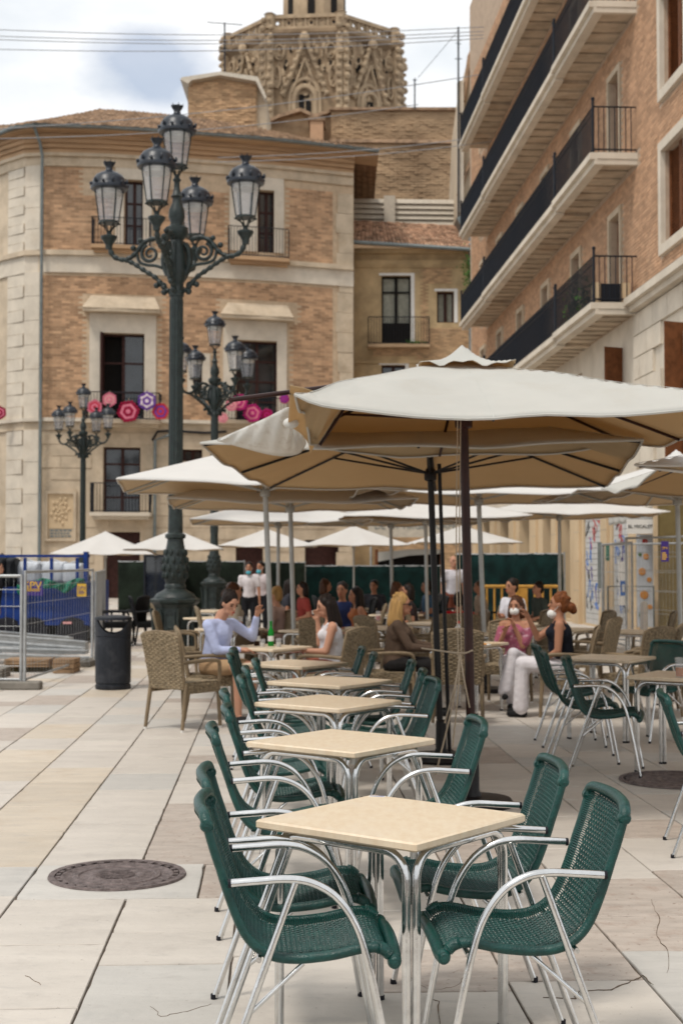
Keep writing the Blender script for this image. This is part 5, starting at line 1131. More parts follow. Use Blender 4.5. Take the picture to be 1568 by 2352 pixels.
# ================================================================ WICKER ARMCHAIRS
def basket(Pf, nu, nv, amp, m, name, parent, uo=2):
    mb = MB(); rows = []
    for i in range(nu * 2 + 1):
        r = []
        for j in range(nv * 2 + 1):
            p_, n_ = Pf(i / (nu * 2), j / (nv * 2)); s_ = 1 if ((i // 2) + (j // 4)) % 2 else -1; e = 0 if i % 2 == 0 else 1; r.append(p_ + n_ * amp * (s_ * .5 + e * 1.0))
        rows.append(r)
    mb.quadgrid(rows); o = mb.build(name, m, parent, recalc=False); md = o.modifiers.new('thickness', 'SOLIDIFY'); md.thickness = .016; return o
def wicker_chair(mw, ml, name='wicker_armchair'):
    t = thing(name, '', 'chair')
    def back(u_, v_):
        z = .40 + (.50 + .035 * (1 - (2 * v_ - 1) ** 2)) * u_; x = -.215 - .10 * u_ ** 1.2 - .03 * (1 - (2 * v_ - 1) ** 2) * u_; y = (v_ - .5) * (.44 + .05 * u_); return Vector((x, y, z)), Vector((-1, 0, -.2)).normalized()
    basket(back, 28, 26, .006, mw, 'backrest', t)
    basket(lambda u_, v_: (Vector((-.22 + .47 * u_, (v_ - .5) * .48, .435 + .008 * math.sin(u_ * 3))), Vector((0, 0, 1))), 26, 24, .004, mw, 'seat', t)
    def skirt(u_, v_):
        pts = [Vector((-.22, -.245, 0)), Vector((.25, -.245, 0)), Vector((.25, .245, 0)), Vector((-.22, .245, 0))]; q = v_ * 3; i = min(2, int(q)); p_ = pts[i].lerp(pts[i + 1], q - i); n_ = (Vector((0, -1, 0)), Vector((1, 0, 0)), Vector((0, 1, 0)))[i]; return p_ + Vector((0, 0, .35 + .09 * u_)), n_
    basket(skirt, 6, 60, .005, mw, 'seat_skirt', t)
    rim = [back(1, k / 12)[0] + Vector((-.004, 0, .004)) for k in range(13)]; MB().tube([back(0, 0)[0]] + [back(k / 5, 0)[0] for k in range(1, 5)] + rim + [back(1 - k / 5, 1)[0] for k in range(1, 6)], .016, 7).build('back_rim', ml, t, smooth=60)
    for s_ in (-1, 1):
        y = s_ * .25
        MB().tube(crom([(-.26, y * .96, .645), (-.12, y * 1.05, .655), (.08, y * 1.08, .660), (.20, y * 1.06, .645), (.235, y * 1.02, .60), (.24, y, .50), (.235, y, .44)], 5), .019, 8).build('armrest', ml, t, smooth=60)
        for x0, x1, nm in ((.23, .255, 'leg'), (-.20, -.265, 'leg')):
            MB().tube([(x0, y * .94, .44), (x1, y * .98, .02)], [.022, .017], 8).build(nm, ml, t, smooth=60); MB().tube([(x1, y * .98, .02), (x1, y * .98, 0)], .015, 8).build('foot_cap', M['white'], t)
    return t
wk0 = wicker_chair(M['wicker'], M['wickerleg']); wkf = [False]
WG = 'brown wicker armchairs on the terrace'
def wk(x, y, deg, label): return put(wk0, wkf, x, y, rad(deg), label, WG)
wk(-1.52, 13.75, 52, 'empty wicker armchair nearest on the left, its back towards us')
wk(-1.34, 14.55, 8, 'wicker armchair of the man in the pale blue shirt')
wk(-.10, 14.45, 150, 'wicker armchair of the dark haired woman in the white top')
wk(.50, 14.95, 2, 'wicker armchair of the blonde woman, seen from the side')
wk(1.16, 14.25, 85, 'empty wicker armchair in front of the table with the red bottle')
wk(2.30, 14.70, 172, 'wicker armchair of the woman in the black top')
wk(1.85, 16.0, 255, 'wicker armchair of the masked woman')
wk(3.00, 14.6, 130, 'wicker armchair with a dark open back behind the beige right hand table')
wk(3.28, 15.2, 160, 'tall backed wicker armchair, left one of two leaning together')
wk(3.55, 14.9, 120, 'wicker armchair, right one of two, turned from us')
W3 = [(-2.15, 19.0, 0), (-1.0, 19.3, 200), (-.28, 17.2, 95), (.55, 17.5, 30), (.98, 18.0, 150), (1.45, 18.4, 100), (1.62, 19.3, 190), (2.95, 17.0, 150), (2.55, 19.4, 200), (3.3, 19.2, 190), (4.1, 19.0, 175), (-1.8, 21.0, 10), (-.6, 21.8, 0), (.35, 22.2, 180), (1.3, 22.5, 10), (2.2, 22.0, 190), (-2.7, 23.0, 20), (-2.9, 26, 10), (.8, 25.5, 190)]
LW = ['wicker armchair of the woman with tied hair seen from behind', 'wicker armchair of the person in pale pink', 'dark wicker armchair between the two grey poles', 'pair of wicker chairs, left, behind the white topped woman', 'wicker chair with pale back rim behind the blonde woman', 'wicker armchair just left of the dark poles', 'wicker armchair of the person in red', 'wicker armchair behind the masked woman', 'wicker armchair of the boy in white', 'grey wicker armchair below the graffiti shutters', 'wicker armchair in front of the mesh fence', 'wicker armchair left of the waiters table', 'wicker armchair of the man in the striped jacket', 'wicker armchair of the woman in orange', 'wicker armchair far back near the standing man', 'wicker armchair beside the yellow barrier', 'wicker armchair behind the tall lamp post', 'wicker armchair at the far left of the waiters', 'farthest wicker armchair by the green netting']
for (x, y, a), l in zip(W3, LW): wk(x, y, a, l)
bk0 = wicker_chair(M['blackchair'], M['blackchair'], 'black_armchair'); bkf = [False]
for i, (px, Y, a) in enumerate([(262, 27.0, 20), (297, 27.4, 160), (340, 27.2, 15), (372, 27.8, 170), (470, 28.0, 10), (1048, 29, 10), (905, 30.5, 190), (855, 30, 0), (700, 25.2, 200), (760, 27.5, 10), (820, 26, 190), (985, 27.3, 190), (1105, 26.8, 10), (660, 28.2, 0), (935, 28, 180)]):
    q = at_d(px, 1290, Y); put(bk0, bkf, q.x, Y, rad(a), ['black armchair leftmost behind the litter bin', 'second black armchair behind the litter bin', 'third black armchair, left of the tall lamp pedestal', 'black armchair partly hidden by the tall lamp pedestal', 'black armchair beside the middle lamp base', 'black armchair behind the standing man', 'far black armchair below the cafe sign', 'far black armchair near the dark tent', 'black armchair of the person in dark red', 'black armchair between the waiters and the tent', 'black armchair right of the striped jacket man', 'black armchair left of the standing man', 'black armchair behind the grey pole pair', 'black armchair between the leaning grey poles', 'black armchair behind the blonde woman'][i], 'black armchairs at the back of the terrace')
# ================================================================ THINGS ON THE TABLES
def bottle(loc, m, label, h=.24, capm='white', content=None, name='bottle'):
    t = thing(name, label, 'bottle', tuple(loc)); k = h / .24
    MB().lathe([(.028, 0), (.031, .004), (.031, .13 * k), (.026, .155 * k), (.014, .185 * k), (.0125, .225 * k), (.015, .228 * k), (.014, h)], 14).build('body', M[m], t, smooth=50)
    MB().lathe([(.0318, .05 * k), (.0318, .10 * k)], 14).build('label_band', M['white'] if capm != 'none' else M[m], t)
    MB().lathe([(.0155, h), (.0155, h + .008)], 10).build('cap', M[capm] if capm in M else M['white'], t); return t
q = at_z(622, 1484, .732); bottle(q, 'bottleG', 'green glass bottle on the table of the man in blue', capm='bottleG', h=.25)
q = at_z(590, 1483, .732); bottle(q, 'bottleB', 'brown bottle left of the green one', h=.24)
q = at_z(1052, 1480, .732); t = thing('plastic_bottle', 'clear bottle with red cap and red drink behind the brown pole', 'bottle', tuple(q)); MB().lathe([(.035, 0), (.037, .10), (.037, .17), (.02, .20), (.014, .22)], 14).build('body', M['glassC'], t, smooth=50); MB().lathe([(.034, .003), (.034, .07)], 14).build('drink', M['redp'], t); MB().lathe([(.016, .22), (.016, .245)], 10).build('cap', M['redp'], t)
def glass_(loc, label, fill='beer', h=.15, r=.036):
    t = thing('drinking_glass', label, 'glass', tuple(loc)); MB().lathe([(r * .85, 0), (r, h)], 16).build('glass', M['glassC'], t, smooth=50); MB().lathe([(r * .78, .008), (r * .90, h * .5)], 14).build('drink', M[fill], t, smooth=50); return t
glass_(at_z(1560, 1556, .732), 'glass of amber beer on the right hand table')
glass_(at_z(640, 1486, .732), 'small glass right of the green bottle', 'canvas', .09, .03)
glass_(at_z(603, 1486, .732), 'small pale glass between the two bottles', 'canvas', .08, .03)
for i, (px, py, z) in enumerate(((552, 1392, .73), (570, 1395, .73), (590, 1394, .73), (868, 1384, .73), (1110, 1386, .73))): 
    q = at_d(px, py, 19 if i < 3 else 21); q.z = .732; glass_(q, ['amber glass on the table of the woman seen from behind', 'tall glass beside the amber one', 'clear glass nearest the leaning pole', 'glass of red drink before the woman in orange', 'white cup on the table of the person in red'][i], ['beer', 'canvas', 'canvas', 'redp', 'canvas'][i], .14 if i < 4 else .08)
q = at_z(1105, 1484, .732); t = thing('serving_plate', 'small round plate on the table of the masked woman', 'plate', tuple(q)); MB().lathe([(.05, 0), (.10, .015), (.102, .018), (.05, .006)], 20).build('dish', M['white'], t, smooth=True); MB().ball((.02, 0, .02), (.04, .025, .012), 8, 4).build('food', M['orangep'], t)
q = at_z(1135, 1482, .732); t = thing('hand_bag', 'small pale pouch on the table of the masked woman', 'pouch', tuple(q)); MB().bbox(0, 0, 0, .12, .07, .03, .3, .01).build('pouch', M['creamY'], t)
# ================================================================ PEOPLE
def remesh(mb, name, m, parent, vox=.012, sm=3, n=None):
    me = mb.mesh('tmp', m, recalc=True); o = bpy.data.objects.new('tmp', me); COL.objects.link(o)
    r = o.modifiers.new('r', 'REMESH'); r.mode = 'VOXEL'; r.voxel_size = vox; s_ = o.modifiers.new('s', 'SMOOTH'); s_.factor = .6; s_.iterations = sm
    dg = bpy.context.evaluated_depsgraph_get(); m2 = bpy.data.meshes.new_from_object(o.evaluated_get(dg)); bpy.data.objects.remove(o); bpy.data.meshes.remove(me)
    m2.name = name; m2.polygons.foreach_set('use_smooth', [True] * len(m2.polygons)); m2.materials.clear(); m2.materials.append(m); return link(name, m2, parent)
def ik(a, b, l1, l2, hint):
    a, b = Vector(a), Vector(b); d = b - a; L_ = min(d.length, (l1 + l2) * .999); dn = d.normalized(); x = (l1 * l1 - l2 * l2 + L_ * L_) / (2 * L_); h = math.sqrt(max(0, l1 * l1 - x * x)); hv = Vector(hint); hv = (hv - dn * hv.dot(dn)).normalized(); return a + dn * x + hv * h, a + dn * L_
SK = {'fair': mat('skin_fair', (.50, .26, .17), .5, var=.05), 'tan': mat('skin_tan', (.42, .20, .12), .5, var=.05), 'dark': mat('skin_brown', (.22, .10, .06), .5, var=.05)}
HAIRC = {'dark': mat('hair_dark', (.018, .010, .007), .55, var=.3, scale=60), 'blond': mat('hair_blond', (.48, .28, .10), .5, var=.25, scale=40, streak=(1, 1, .1)), 'brown': mat('hair_brown', (.09, .035, .015), .5, var=.3, scale=50), 'red': mat('hair_auburn', (.22, .07, .02), .5, var=.3, scale=50)}
CL = {(.40, .12, .17): mat('patterned_blouse_cloth', (.36, .10, .15), .9, var=.15, scale=9, dirt=(.68, .48, .52), dscale=20, damt=.8, bump=.5, bscale=20)}
def cloth_m(col):
    if col not in CL: CL[col] = mat('garment_cloth', col, .9, var=.10, scale=7, bump=.5, bscale=20, dirt=tuple(v * .6 for v in col), dscale=9, damt=.35)
    return CL[col]
def person(label, loc, yaw, sit=True, sc_=1.0, skin='fair', top=(.5, .5, .5), sleeve='long', bottom=(.2, .15, .1), legs='long', hair='dark', style='short', LH=None, RH=None, lean=.06, look=(0, 0), mask=None, glasses=False, shoe=(.02, .02, .02), female=False, cross=False, fine=True, seat=.46, skirt=False, feet=None):
    t = thing('person', label, 'person', loc, rad(yaw)); sk = SK[skin]; B = MB(); T = MB(); P_ = MB()
    hz = seat + .09 if sit else .93; hx = -.02 if sit else 0; hw_ = .095
    hip = Vector((hx, 0, hz)); ch = Vector((hx + lean * .7, 0, hz + .36)); nk = Vector((hx + lean, 0, hz + .50)); hd_ = Vector((hx + lean * 1.25 + look[1] * .04, 0, hz + .665)); sw = .165 if female else .185
    B.ball(hip, (.125, .155, .12), 12, 8); B.capsule(hip + Vector((0, 0, .05)), .125, ch, .125); B.ball(ch, (.11, .165, .16), 12, 8); B.capsule(ch + Vector((0, 0, .10)), .07, nk + Vector((0, 0, .06)), .05); B.capsule(nk + Vector((-.01, -sw + .02, -.04)), .05, nk + Vector((-.01, sw - .02, -.04)), .05)
    if female: 
        for s_ in (-1, 1): B.ball(ch + Vector((.085, s_ * .07, .0)), .06, 8, 6)
    Rl = Matrix.Rotation(rad(look[0]), 4, 'Z') @ Matrix.Rotation(rad(look[1] * 10), 4, 'Y')
    def H(x, y, z): return hd_ + (Rl @ Vector((x, y, z)))
    B.ball(H(0, 0, .02), (.095, .075, .105), 14, 10, Rl); B.ball(H(.035, 0, -.055), (.052, .052, .058), 10, 8, Rl); B.capsule(nk, .05, H(-.015, 0, -.05), .052)
    B.capsule(H(.088, 0, .015), .010, H(.108, 0, -.020), .014); B.ball(H(.085, 0, -.085), (.018, .022, .015), 8, 6); B.ball(H(.090, 0, -.052), (.012, .024, .010), 8, 6); B.capsule(H(.082, -.035, .035), .010, H(.082, .035, .035), .010)
    for s_ in (-1, 1): B.ball(H(-.005, s_ * .078, 0), (.02, .010, .032), 8, 6, Rl)
    hands = []
    for s_, tgt in ((1, LH), (-1, RH)):
        sh = nk + Vector((-.01, s_ * sw, -.05)); g_ = Vector(tgt) if tgt else (Vector((hx + .22, s_ * .10, hz + .12)) if sit else Vector((.05, s_ * .24, hz - .10)))
        el, wr = ik(sh, g_, .28, .25, (-.25, s_ * .35, -1)); B.capsule(sh, .052, el, .040); B.capsule(el, .040, wr, .026); dr = (wr - el).normalized(); pl_ = wr + dr * .055
        B.capsule(wr, .024, pl_, .030, 8); side = dr.cross(Vector((0, 0, 1))); side = side.normalized() if side.length > .1 else Vector((0, 1, 0)); nn_ = side.cross(dr)
        if fine:
            for k in range(4):
                b0 = wr + dr * .085 + side * (.010 * (k - 1.5) * 1.9); ln = (.060, .070, .066, .052)[k]; m1 = b0 + dr * ln * .55 + nn_ * (-.012); e1 = m1 + dr * ln * .35 + nn_ * (-.025); B.capsule(wr + dr * .04 + side * (.008 * (k - 1.5)), .010, b0, .0095, 6); B.capsule(b0, .0095, m1, .0088, 6); B.capsule(m1, .0088, e1, .0078, 6)
            tb = wr + dr * .03 + side * (-s_ * .028); B.capsule(tb, .012, tb + dr * .035 + side * (-s_ * .028) - nn_ * .01, .010, 6); B.capsule(tb + dr * .035 + side * (-s_ * .028) - nn_ * .01, .010, tb + dr * .062 + side * (-s_ * .03) - nn_ * .02, .008, 6)
        else: B.capsule(pl_, .028, pl_ + dr * .07, .018, 8)
        if sleeve == 'long': T.capsule(sh, .064, el, .052); T.capsule(el, .052, wr - dr * .02, .037)
        elif sleeve == 'roll': T.capsule(sh, .064, el, .055); T.capsule(el, .054, el.lerp(wr, .35), .046)
        elif sleeve == 'short': T.capsule(sh, .066, sh.lerp(el, .62), .060)
        elif sleeve == 'puff': T.capsule(sh + Vector((0, 0, -.05)), .070, sh.lerp(el, .8), .075)
        elif sleeve == 'strap': T.capsule(nk + Vector((.03, s_ * sw * .62, -.02)), .024, ch + Vector((.07, s_ * .08, .06)), .03); T.capsule(nk + Vector((-.04, s_ * sw * .62, -.02)), .024, ch + Vector((-.06, s_ * .08, .06)), .03)
    tz = -.02 if sleeve in ('strap', 'puff') else 0
    T.ball(hip + Vector((0, 0, .04)), (.142, .170, .12), 12, 8); T.capsule(hip + Vector((0, 0, .05)), .138, ch, .138); T.ball(ch + Vector((0, 0, tz * 1.5)), (.124, .178, .155), 12, 8)
    if female:
        for s_ in (-1, 1): T.ball(ch + Vector((.09, s_ * .07, .0)), .068, 8, 6)
    if sleeve not in ('strap', 'puff'):
        T.capsule(nk + Vector((-.01, -sw + .02, -.045)), .058, nk + Vector((-.01, sw - .02, -.045)), .058); T.capsule(ch + Vector((0, 0, .1)), .08, nk + Vector((-.005, 0, -.02)), .062)
    for s_ in (-1, 1):
        hp = Vector((hx, s_ * hw_, hz)); 
        if sit:
            kn = Vector((hx + .43, s_ * (.11 if not cross else .05), hz + (.02 if not cross or s_ < 0 else .12))); an = Vector((hx + .43 + (.02 if not cross else .10 * s_), s_ * (.11 if not cross else -.03), .085 if not (cross and s_ > 0) else .22))
            if feet: an = Vector((feet[0], s_ * .10 + feet[1], .085))
        else: kn = Vector((.02, s_ * .095, .50)); an = Vector((0, s_ * .10, .085))
        B.capsule(hp, .082, kn, .058); B.capsule(kn, .056, an, .036)
        ft = an + Vector((.12, s_ * .02, -.045)); B.capsule(an + Vector((-.03, 0, -.045)), .036, ft, .032)
        sh_ = MB(); sh_.capsule(an + Vector((-.035, 0, -.047)), .040, ft, .037); remesh(sh_, 'shoe', cloth_m(shoe), t, .014, 2)
        r1 = 1.35 if legs == 'wide' else 1.0
        if legs in ('long', 'wide'): P_.capsule(hp, .098, kn, .072 * (1.15 if legs == 'wide' else 1)); P_.capsule(kn, .070 * (1.15 if legs == 'wide' else 1), an + Vector((0, 0, .02)), .052 * r1 * (1.25 if legs == 'wide' else 1))
        elif legs == 'short': P_.capsule(hp, .100, hp.lerp(kn, .75), .082)
    P_.ball(hip + Vector((0, 0, -.01)), (.140, .172, .115), 12, 8)
    v = .011 if fine else .018
    remesh(B, 'body', sk, t, v * .85 if fine else v, 2); remesh(T, 'shirt' if not female else 'top', cloth_m(top), t, v * 1.2, 4); remesh(P_, 'trousers', cloth_m(bottom), t, v * 1.3, 4)
    HB = MB(); HB.ball(H(-.018, 0, .045), (.100, .087, .095), 14, 10, Rl); HB.ball(H(-.05, 0, -.01), (.065, .080, .085), 12, 8, Rl)
    if style == 'long':
        HB.capsule(H(-.05, 0, .02), .085, H(-.075, 0, -.20), .085, 12); HB.capsule(H(-.02, .07, .03), .038, H(-.01, .085, -.20), .042); HB.capsule(H(-.02, -.07, .03), .038, H(-.01, -.085, -.20), .042); HB.ball(H(-.06, 0, -.28), (.06, .10, .08), 10, 6)
    elif style == 'bun': HB.ball(H(-.135, 0, -.02), .058, 10, 8); HB.ball(H(-.16, 0, -.05), .045, 8, 6)
    elif style == 'bob': HB.capsule(H(-.04, .06, .02), .05, H(-.03, .075, -.10), .042); HB.capsule(H(-.04, -.06, .02), .05, H(-.03, -.075, -.10), .042); HB.capsule(H(-.06, 0, .0), .07, H(-.07, 0, -.12), .06)
    for k in range(18 if fine else 8): a = random.uniform(0, 6.28); el_ = random.uniform(.1, 1.4); HB.ball(H(-.03 + .085 * math.cos(a) * math.cos(el_), .078 * math.sin(a) * math.cos(el_), .055 + .085 * math.sin(el_)), .022, 6, 4)
    if style != 'bald': remesh(HB, 'hair', HAIRC[hair], t, v, 1)
    for s_ in (-1, 1):
        MB().ball(H(.086, s_ * .032, .018), (.010, .015, .008), 8, 5, Rl).build('eye', M['void'], t, smooth=True); MB().capsule(H(.092, s_ * .018, .040), .005, H(.084, s_ * .05, .040), .004, 6).build('eyebrow', HAIRC['dark'], t)
    MB().ball(H(.101, 0, -.052), (.006, .024, .006), 8, 5, Rl).build('lips', M['redp'], t, smooth=True)
    if mask is not None:
        mk_ = MB(); mz = -.045 if mask == 'on' else -.105; mk_.ball(H(.062, 0, mz), (.062, .060, .052), 12, 8, Rl); remesh(mk_, 'face_mask', M['white'] if mask != 'blue' else cloth_m((.10, .42, .50)), t, .009, 1)
        for s_ in (-1, 1): MB().tube([H(.06, s_ * .05, mz + .02), H(-.005, s_ * .083, .0)], .003, 4).build('mask_strap', M['white'], t)
    if glasses:
        for s_ in (-1, 1): MB().ball(H(.098, s_ * .034, .016), (.010, .028, .022), 10, 6, Rl).build('sunglass_lens', M['cap'], t, smooth=True); MB().tube([H(.095, s_ * .055, .02), H(.0, s_ * .082, .015)], .004, 5).build('temple', M['cap'], t)
    t.scale = (sc_,) * 3; return t
person('man in a pale blue shirt looking down at his hand, left of the bottles', (-1.28, 14.5, 0), -38, sc_=.965, skin='fair', top=(.50, .55, .78), sleeve='long', bottom=(.42, .27, .15), legs='short', hair='dark', style='short', LH=(.26, .36, 1.08), RH=(.34, .02, .74), lean=.10, look=(-14, 2.4), seat=.46)
person('young woman with long dark hair in a white top, hand on her chin', (-.12, 14.75, 0), 188, sc_=.93, skin='fair', top=(.72, .70, .72), sleeve='strap', bottom=(.35, .12, .08), legs='short', hair='dark', style='long', RH=(.14, .04, 1.05), LH=(.3, .1, .74), lean=.02, look=(8, 1.0), female=True)
person('blonde woman in sunglasses and a brown jacket left of the dark poles', (.58, 14.95, 0), -8, sc_=.94, skin='tan', top=(.10, .065, .045), sleeve='long', bottom=(.02, .018, .018), legs='long', hair='blond', style='long', LH=(.42, .05, .76), RH=(.40, -.12, .74), lean=.05, look=(0, .3), glasses=True, female=True)
person('woman in a pink patterned blouse with white face mask and white trousers', (1.92, 15.75, 0), 252, sc_=.90, skin='tan', top=(.40, .12, .17), sleeve='puff', bottom=(.72, .68, .70), legs='wide', hair='brown', style='bob', LH=(.16, .02, .98), RH=(.18, -.10, .92), lean=.0, look=(-6, 0), mask='on', cross=True, female=True)
person('woman with auburn bun and black sleeveless top, mask under her chin', (2.26, 14.75, 0), 172, sc_=.95, skin='tan', top=(.012, .014, .022), sleeve='strap', bottom=(.74, .70, .72), legs='wide', hair='red', style='bun', LH=(.22, .10, .60), RH=(.34, -.06, 1.06), lean=.04, look=(2, -.4), mask='chin', female=True)
q = lambda px, Y: at_d(px, 1290, Y).x
person('waiter in a white shirt and black trousers with blue face mask', (q(573, 29.5), 29.5, 0), 265, sit=False, sc_=.92, skin='tan', top=(.68, .62, .62), sleeve='short', bottom=(.015, .015, .018), hair='dark', mask='blue', fine=False)
person('second waiter half hidden at the right of the first one', (q(602, 30.4), 30.4, 0), 240, sit=False, sc_=.93, skin='tan', top=(.60, .52, .52), sleeve='short', bottom=(.015, .015, .018), hair='dark', mask='blue', fine=False)
person('woman with tied hair and pale top seen from behind the man in blue', (q(530, 19.4), 19.4, 0), 25, sc_=.98, skin='fair', top=(.55, .47, .36), sleeve='short', hair='brown', style='bun', fine=False, female=True)
person('person in pale pink behind the leaning grey poles', (q(640, 19.6), 19.6, 0), 160, sc_=.93, skin='fair', top=(.56, .40, .36), sleeve='short', hair='blond', style='short', fine=False)
person('man in a dark blue jacket with white stripe on the sleeve', (q(788, 20.6), 20.6, 0), 250, sc_=.97, skin='tan', top=(.03, .045, .13), sleeve='long', hair='dark', fine=False)
person('tanned woman in an orange top leaning on her table', (q(830, 20.2), 20.2, 0), 200, sc_=.92, skin='tan', top=(.38, .13, .05), sleeve='strap', hair='dark', style='long', lean=.10, fine=False, female=True)
person('woman in dark clothes far behind the blonde woman', (q(942, 22.5), 22.5, 0), 185, sc_=.93, skin='tan', top=(.03, .02, .02), sleeve='short', hair='dark', style='bob', fine=False, female=True)
person('person far back before the dark tent, left of the striped jacket', (q(742, 26), 26, 0), 10, sc_=.95, skin='tan', top=(.12, .08, .06), sleeve='short', hair='brown', style='bob', fine=False)
person('standing bald man in a white t-shirt with a shoulder strap', (q(1038, 29.0), 29.0, 0), 285, sit=False, sc_=1.0, skin='fair', top=(.66, .64, .68), sleeve='short', bottom=(.25, .08, .05), legs='short', style='bald', fine=False)
person('person in a bright red shirt seated behind the brown pole', (q(1052, 19.2), 19.2, 0), 80, sc_=.88, skin='tan', top=(.50, .008, .015), sleeve='short', bottom=(.3, .01, .02), hair='dark', fine=False)
person('boy in a white t-shirt seated before the yellow barrier', (q(1180, 21.5), 21.5, 0), 215, sc_=1.0, skin='tan', top=(.70, .68, .72), sleeve='short', hair='dark', RH=(.30, .0, .80), fine=False)
person('person in black cut by the left edge of the photo', (q(-14, 24), 24, 0), 0, sit=False, sc_=.93, skin='fair', top=(.015, .015, .02), sleeve='short', bottom=(.02, .02, .03), hair='dark', fine=False)
for i, (px, Y, yw, tp, hr, st) in enumerate(((700, 24.5, 200, (.30, .05, .04), 'dark', 'bob'), (860, 27, 250, (.05, .05, .06), 'dark', 'short'), (905, 24, 10, (.5, .46, .4), 'brown', 'bob'), (985, 26.5, 190, (.06, .12, .2), 'dark', 'short'), (660, 27.5, 0, (.04, .04, .05), 'dark', 'long'), (1105, 26, 190, (.4, .3, .22), 'brown', 'short'), (1240, 24.5, 200, (.05, .06, .05), 'dark', 'short'))):
    person(['person in dark red seated right of the waiters', 'man in black seated before the cafe sign', 'person with a pale top behind the blonde woman', 'person in dark teal seated left of the standing man', 'person in black between the grey poles', 'person in beige half hidden by the grey pole pair', 'person in dark green seated right of the yellow plate'][i], (q(px, Y), Y, 0), yw, sc_=.93, skin='tan', top=tp, sleeve='short', hair=hr, style=st, fine=False)
# ================================================================ CONSTRUCTION CORNER ON THE LEFT
def mesh_fence(label, p0, p1, h=1.5, step=.10, foot=True, group='galvanised mesh fence panels', wr=.0022, tops=(0, 0)):
    p0, p1 = Vector(p0), Vector(p1); t = thing('mesh_fence_panel', label, 'fence', tuple(p0), 0, group); d = p1 - p0; L_ = d.length; u_ = d / L_; Q = lambda a, z: u_ * a + Vector((0, 0, z))
    for a in (0, L_): MB().tube([Q(a, .02), Q(a, h)], .021, 8).build('post', M['galv'], t, smooth=60)
    MB().tube([Q(0, h - .02), Q(L_, h - .02)], .019, 8).build('top_rail', M['galv'], t, smooth=60); MB().tube([Q(0, .12), Q(L_, .12)], .016, 8).build('bottom_rail', M['galv'], t, smooth=60)
    mb = MB(); n = int(L_ / step)
    for i in range(1, n): mb.tube([Q(L_ * i / n, .12), Q(L_ * i / n, h - .02)], wr, 4, caps=False)
    for z in (.30, .55, .82, 1.08, 1.30): mb.tube([Q(0, z * h / 1.5), Q(L_, z * h / 1.5)], wr * 1.6, 4, caps=False)
    mb.build('wire_mesh', M['galv'], t, recalc=False)
    if foot: MB().bbox(-.1, 0, 0, .62, .22, .10, 0, .015).build('foot', M['concrete'], t)
    return t
fA = at_z(57, 1583); fB = at_z(212, 1528); fC = at_z(240, 1474)
mesh_fence('mesh fence panel from the concrete foot back to the litter bin', fA, fB, 1.49, step=.16, wr=.0018)
mesh_fence('mesh fence panel running to the left edge of the photo', fA + Vector((-2.3, .25, 0)), fA + Vector((-.05, .02, 0)), 1.44, foot=False)
mesh_fence('mesh fence panel behind the litter bin going away', fB + Vector((.04, .06, 0)), fC, 1.45, foot=False)
t = thing('concrete_block', 'small dark wooden wedge under the fence left of the litter bin', 'block', tuple(at_z(245, 1530) + Vector((-.02, .1, 0)))); MB().bbox(0, 0, 0, .18, .12, .06, .3, .01).build('wedge', M['timber'], t)
YS = 28.0
sk_ = lambda x0, y0, x1, y1, Y0=YS, Y1=YS + .08: [at_d(x0, y1, Y0), at_d(x1, y1, Y0), Vector((at_d(x1, y1, Y0).x, Y1, at_d(x1, y1, Y0).z)), Vector((at_d(x0, y1, Y0).x, Y1, at_d(x0, y1, Y0).z)), at_d(x0, y0, Y0), at_d(x1, y0, Y0), Vector((at_d(x1, y0, Y0).x, Y1, at_d(x1, y0, Y0).z)), Vector((at_d(x0, y0, Y0).x, Y1, at_d(x0, y0, Y0).z))]
t = thing('blue_skip_truck', 'blue steel builders skip with an upper rail of posts', 'skip', tuple(at_d(100, 1470, YS + 1)))
for i, (x0, x1) in enumerate(((-60, 60), (61, 122), (123, 206))): mb = MB(); mb.pts8(sk_(x0, 1362, x1, 1432, YS + .02 * i)); mb.build('side_panel', M['blue'], t, world=True)
mb = MB(); mb.pts8(sk_(-60, 1354, 206, 1363, YS - .06, YS + .1)); mb.pts8(sk_(-60, 1430, 206, 1436, YS - .05, YS + .1)); mb.pts8(sk_(-60, 1388, 206, 1392, YS - .03, YS - .001)); mb.build('side_rim', M['blue'], t, world=True)
mb = MB(); mb.pts8(sk_(-60, 1274, 206, 1280, YS + .1, YS + .16)); mb.build('top_rail', M['blue'], t, world=True)
for x in (-10, 57, 118, 177): mb = MB(); mb.pts8(sk_(x - 3, 1281, x + 4, 1353, YS + .1, YS + .16)); mb.build('rail_post', M['blue'], t, world=True)
mb = MB(); mb.pts8(sk_(192, 1267, 201, 1353, YS, YS + .2)); mb.pts8(sk_(196, 1335, 207, 1440, YS + .12, YS + 2.4)); mb.build('corner_post', M['blue'], t, world=True)
mb = MB(); mb.pts8(sk_(-60, 1334, 200, 1436, YS + 2.3, YS + 2.4)); mb.build('back_panel', M['blue'], t, world=True)
mb = MB(); mb.pts8(sk_(-60, 1437, 200, 1470, YS + .3, YS + 2.2)); mb.build('chassis', M['void'], t, world=True)
for x in (20, 80, 170): MB().lathe([(.30, 0), (.33, .04), (.33, .18), (.30, .22)], 16, Mx=Matrix.Translation(at_d(x, 1455, YS + .15) - Vector(t.location)) @ Matrix.Rotation(math.pi / 2, 4, 'X')).build('wheel', M['cap'], t)
mb = MB(); mb.pts8(sk_(145, 1428, 165, 1433, YS - .09, YS - .07)); mb.build('number_plate', M['cro_salmon'] if 'cro_salmon' in M else M['white'], t, world=True)
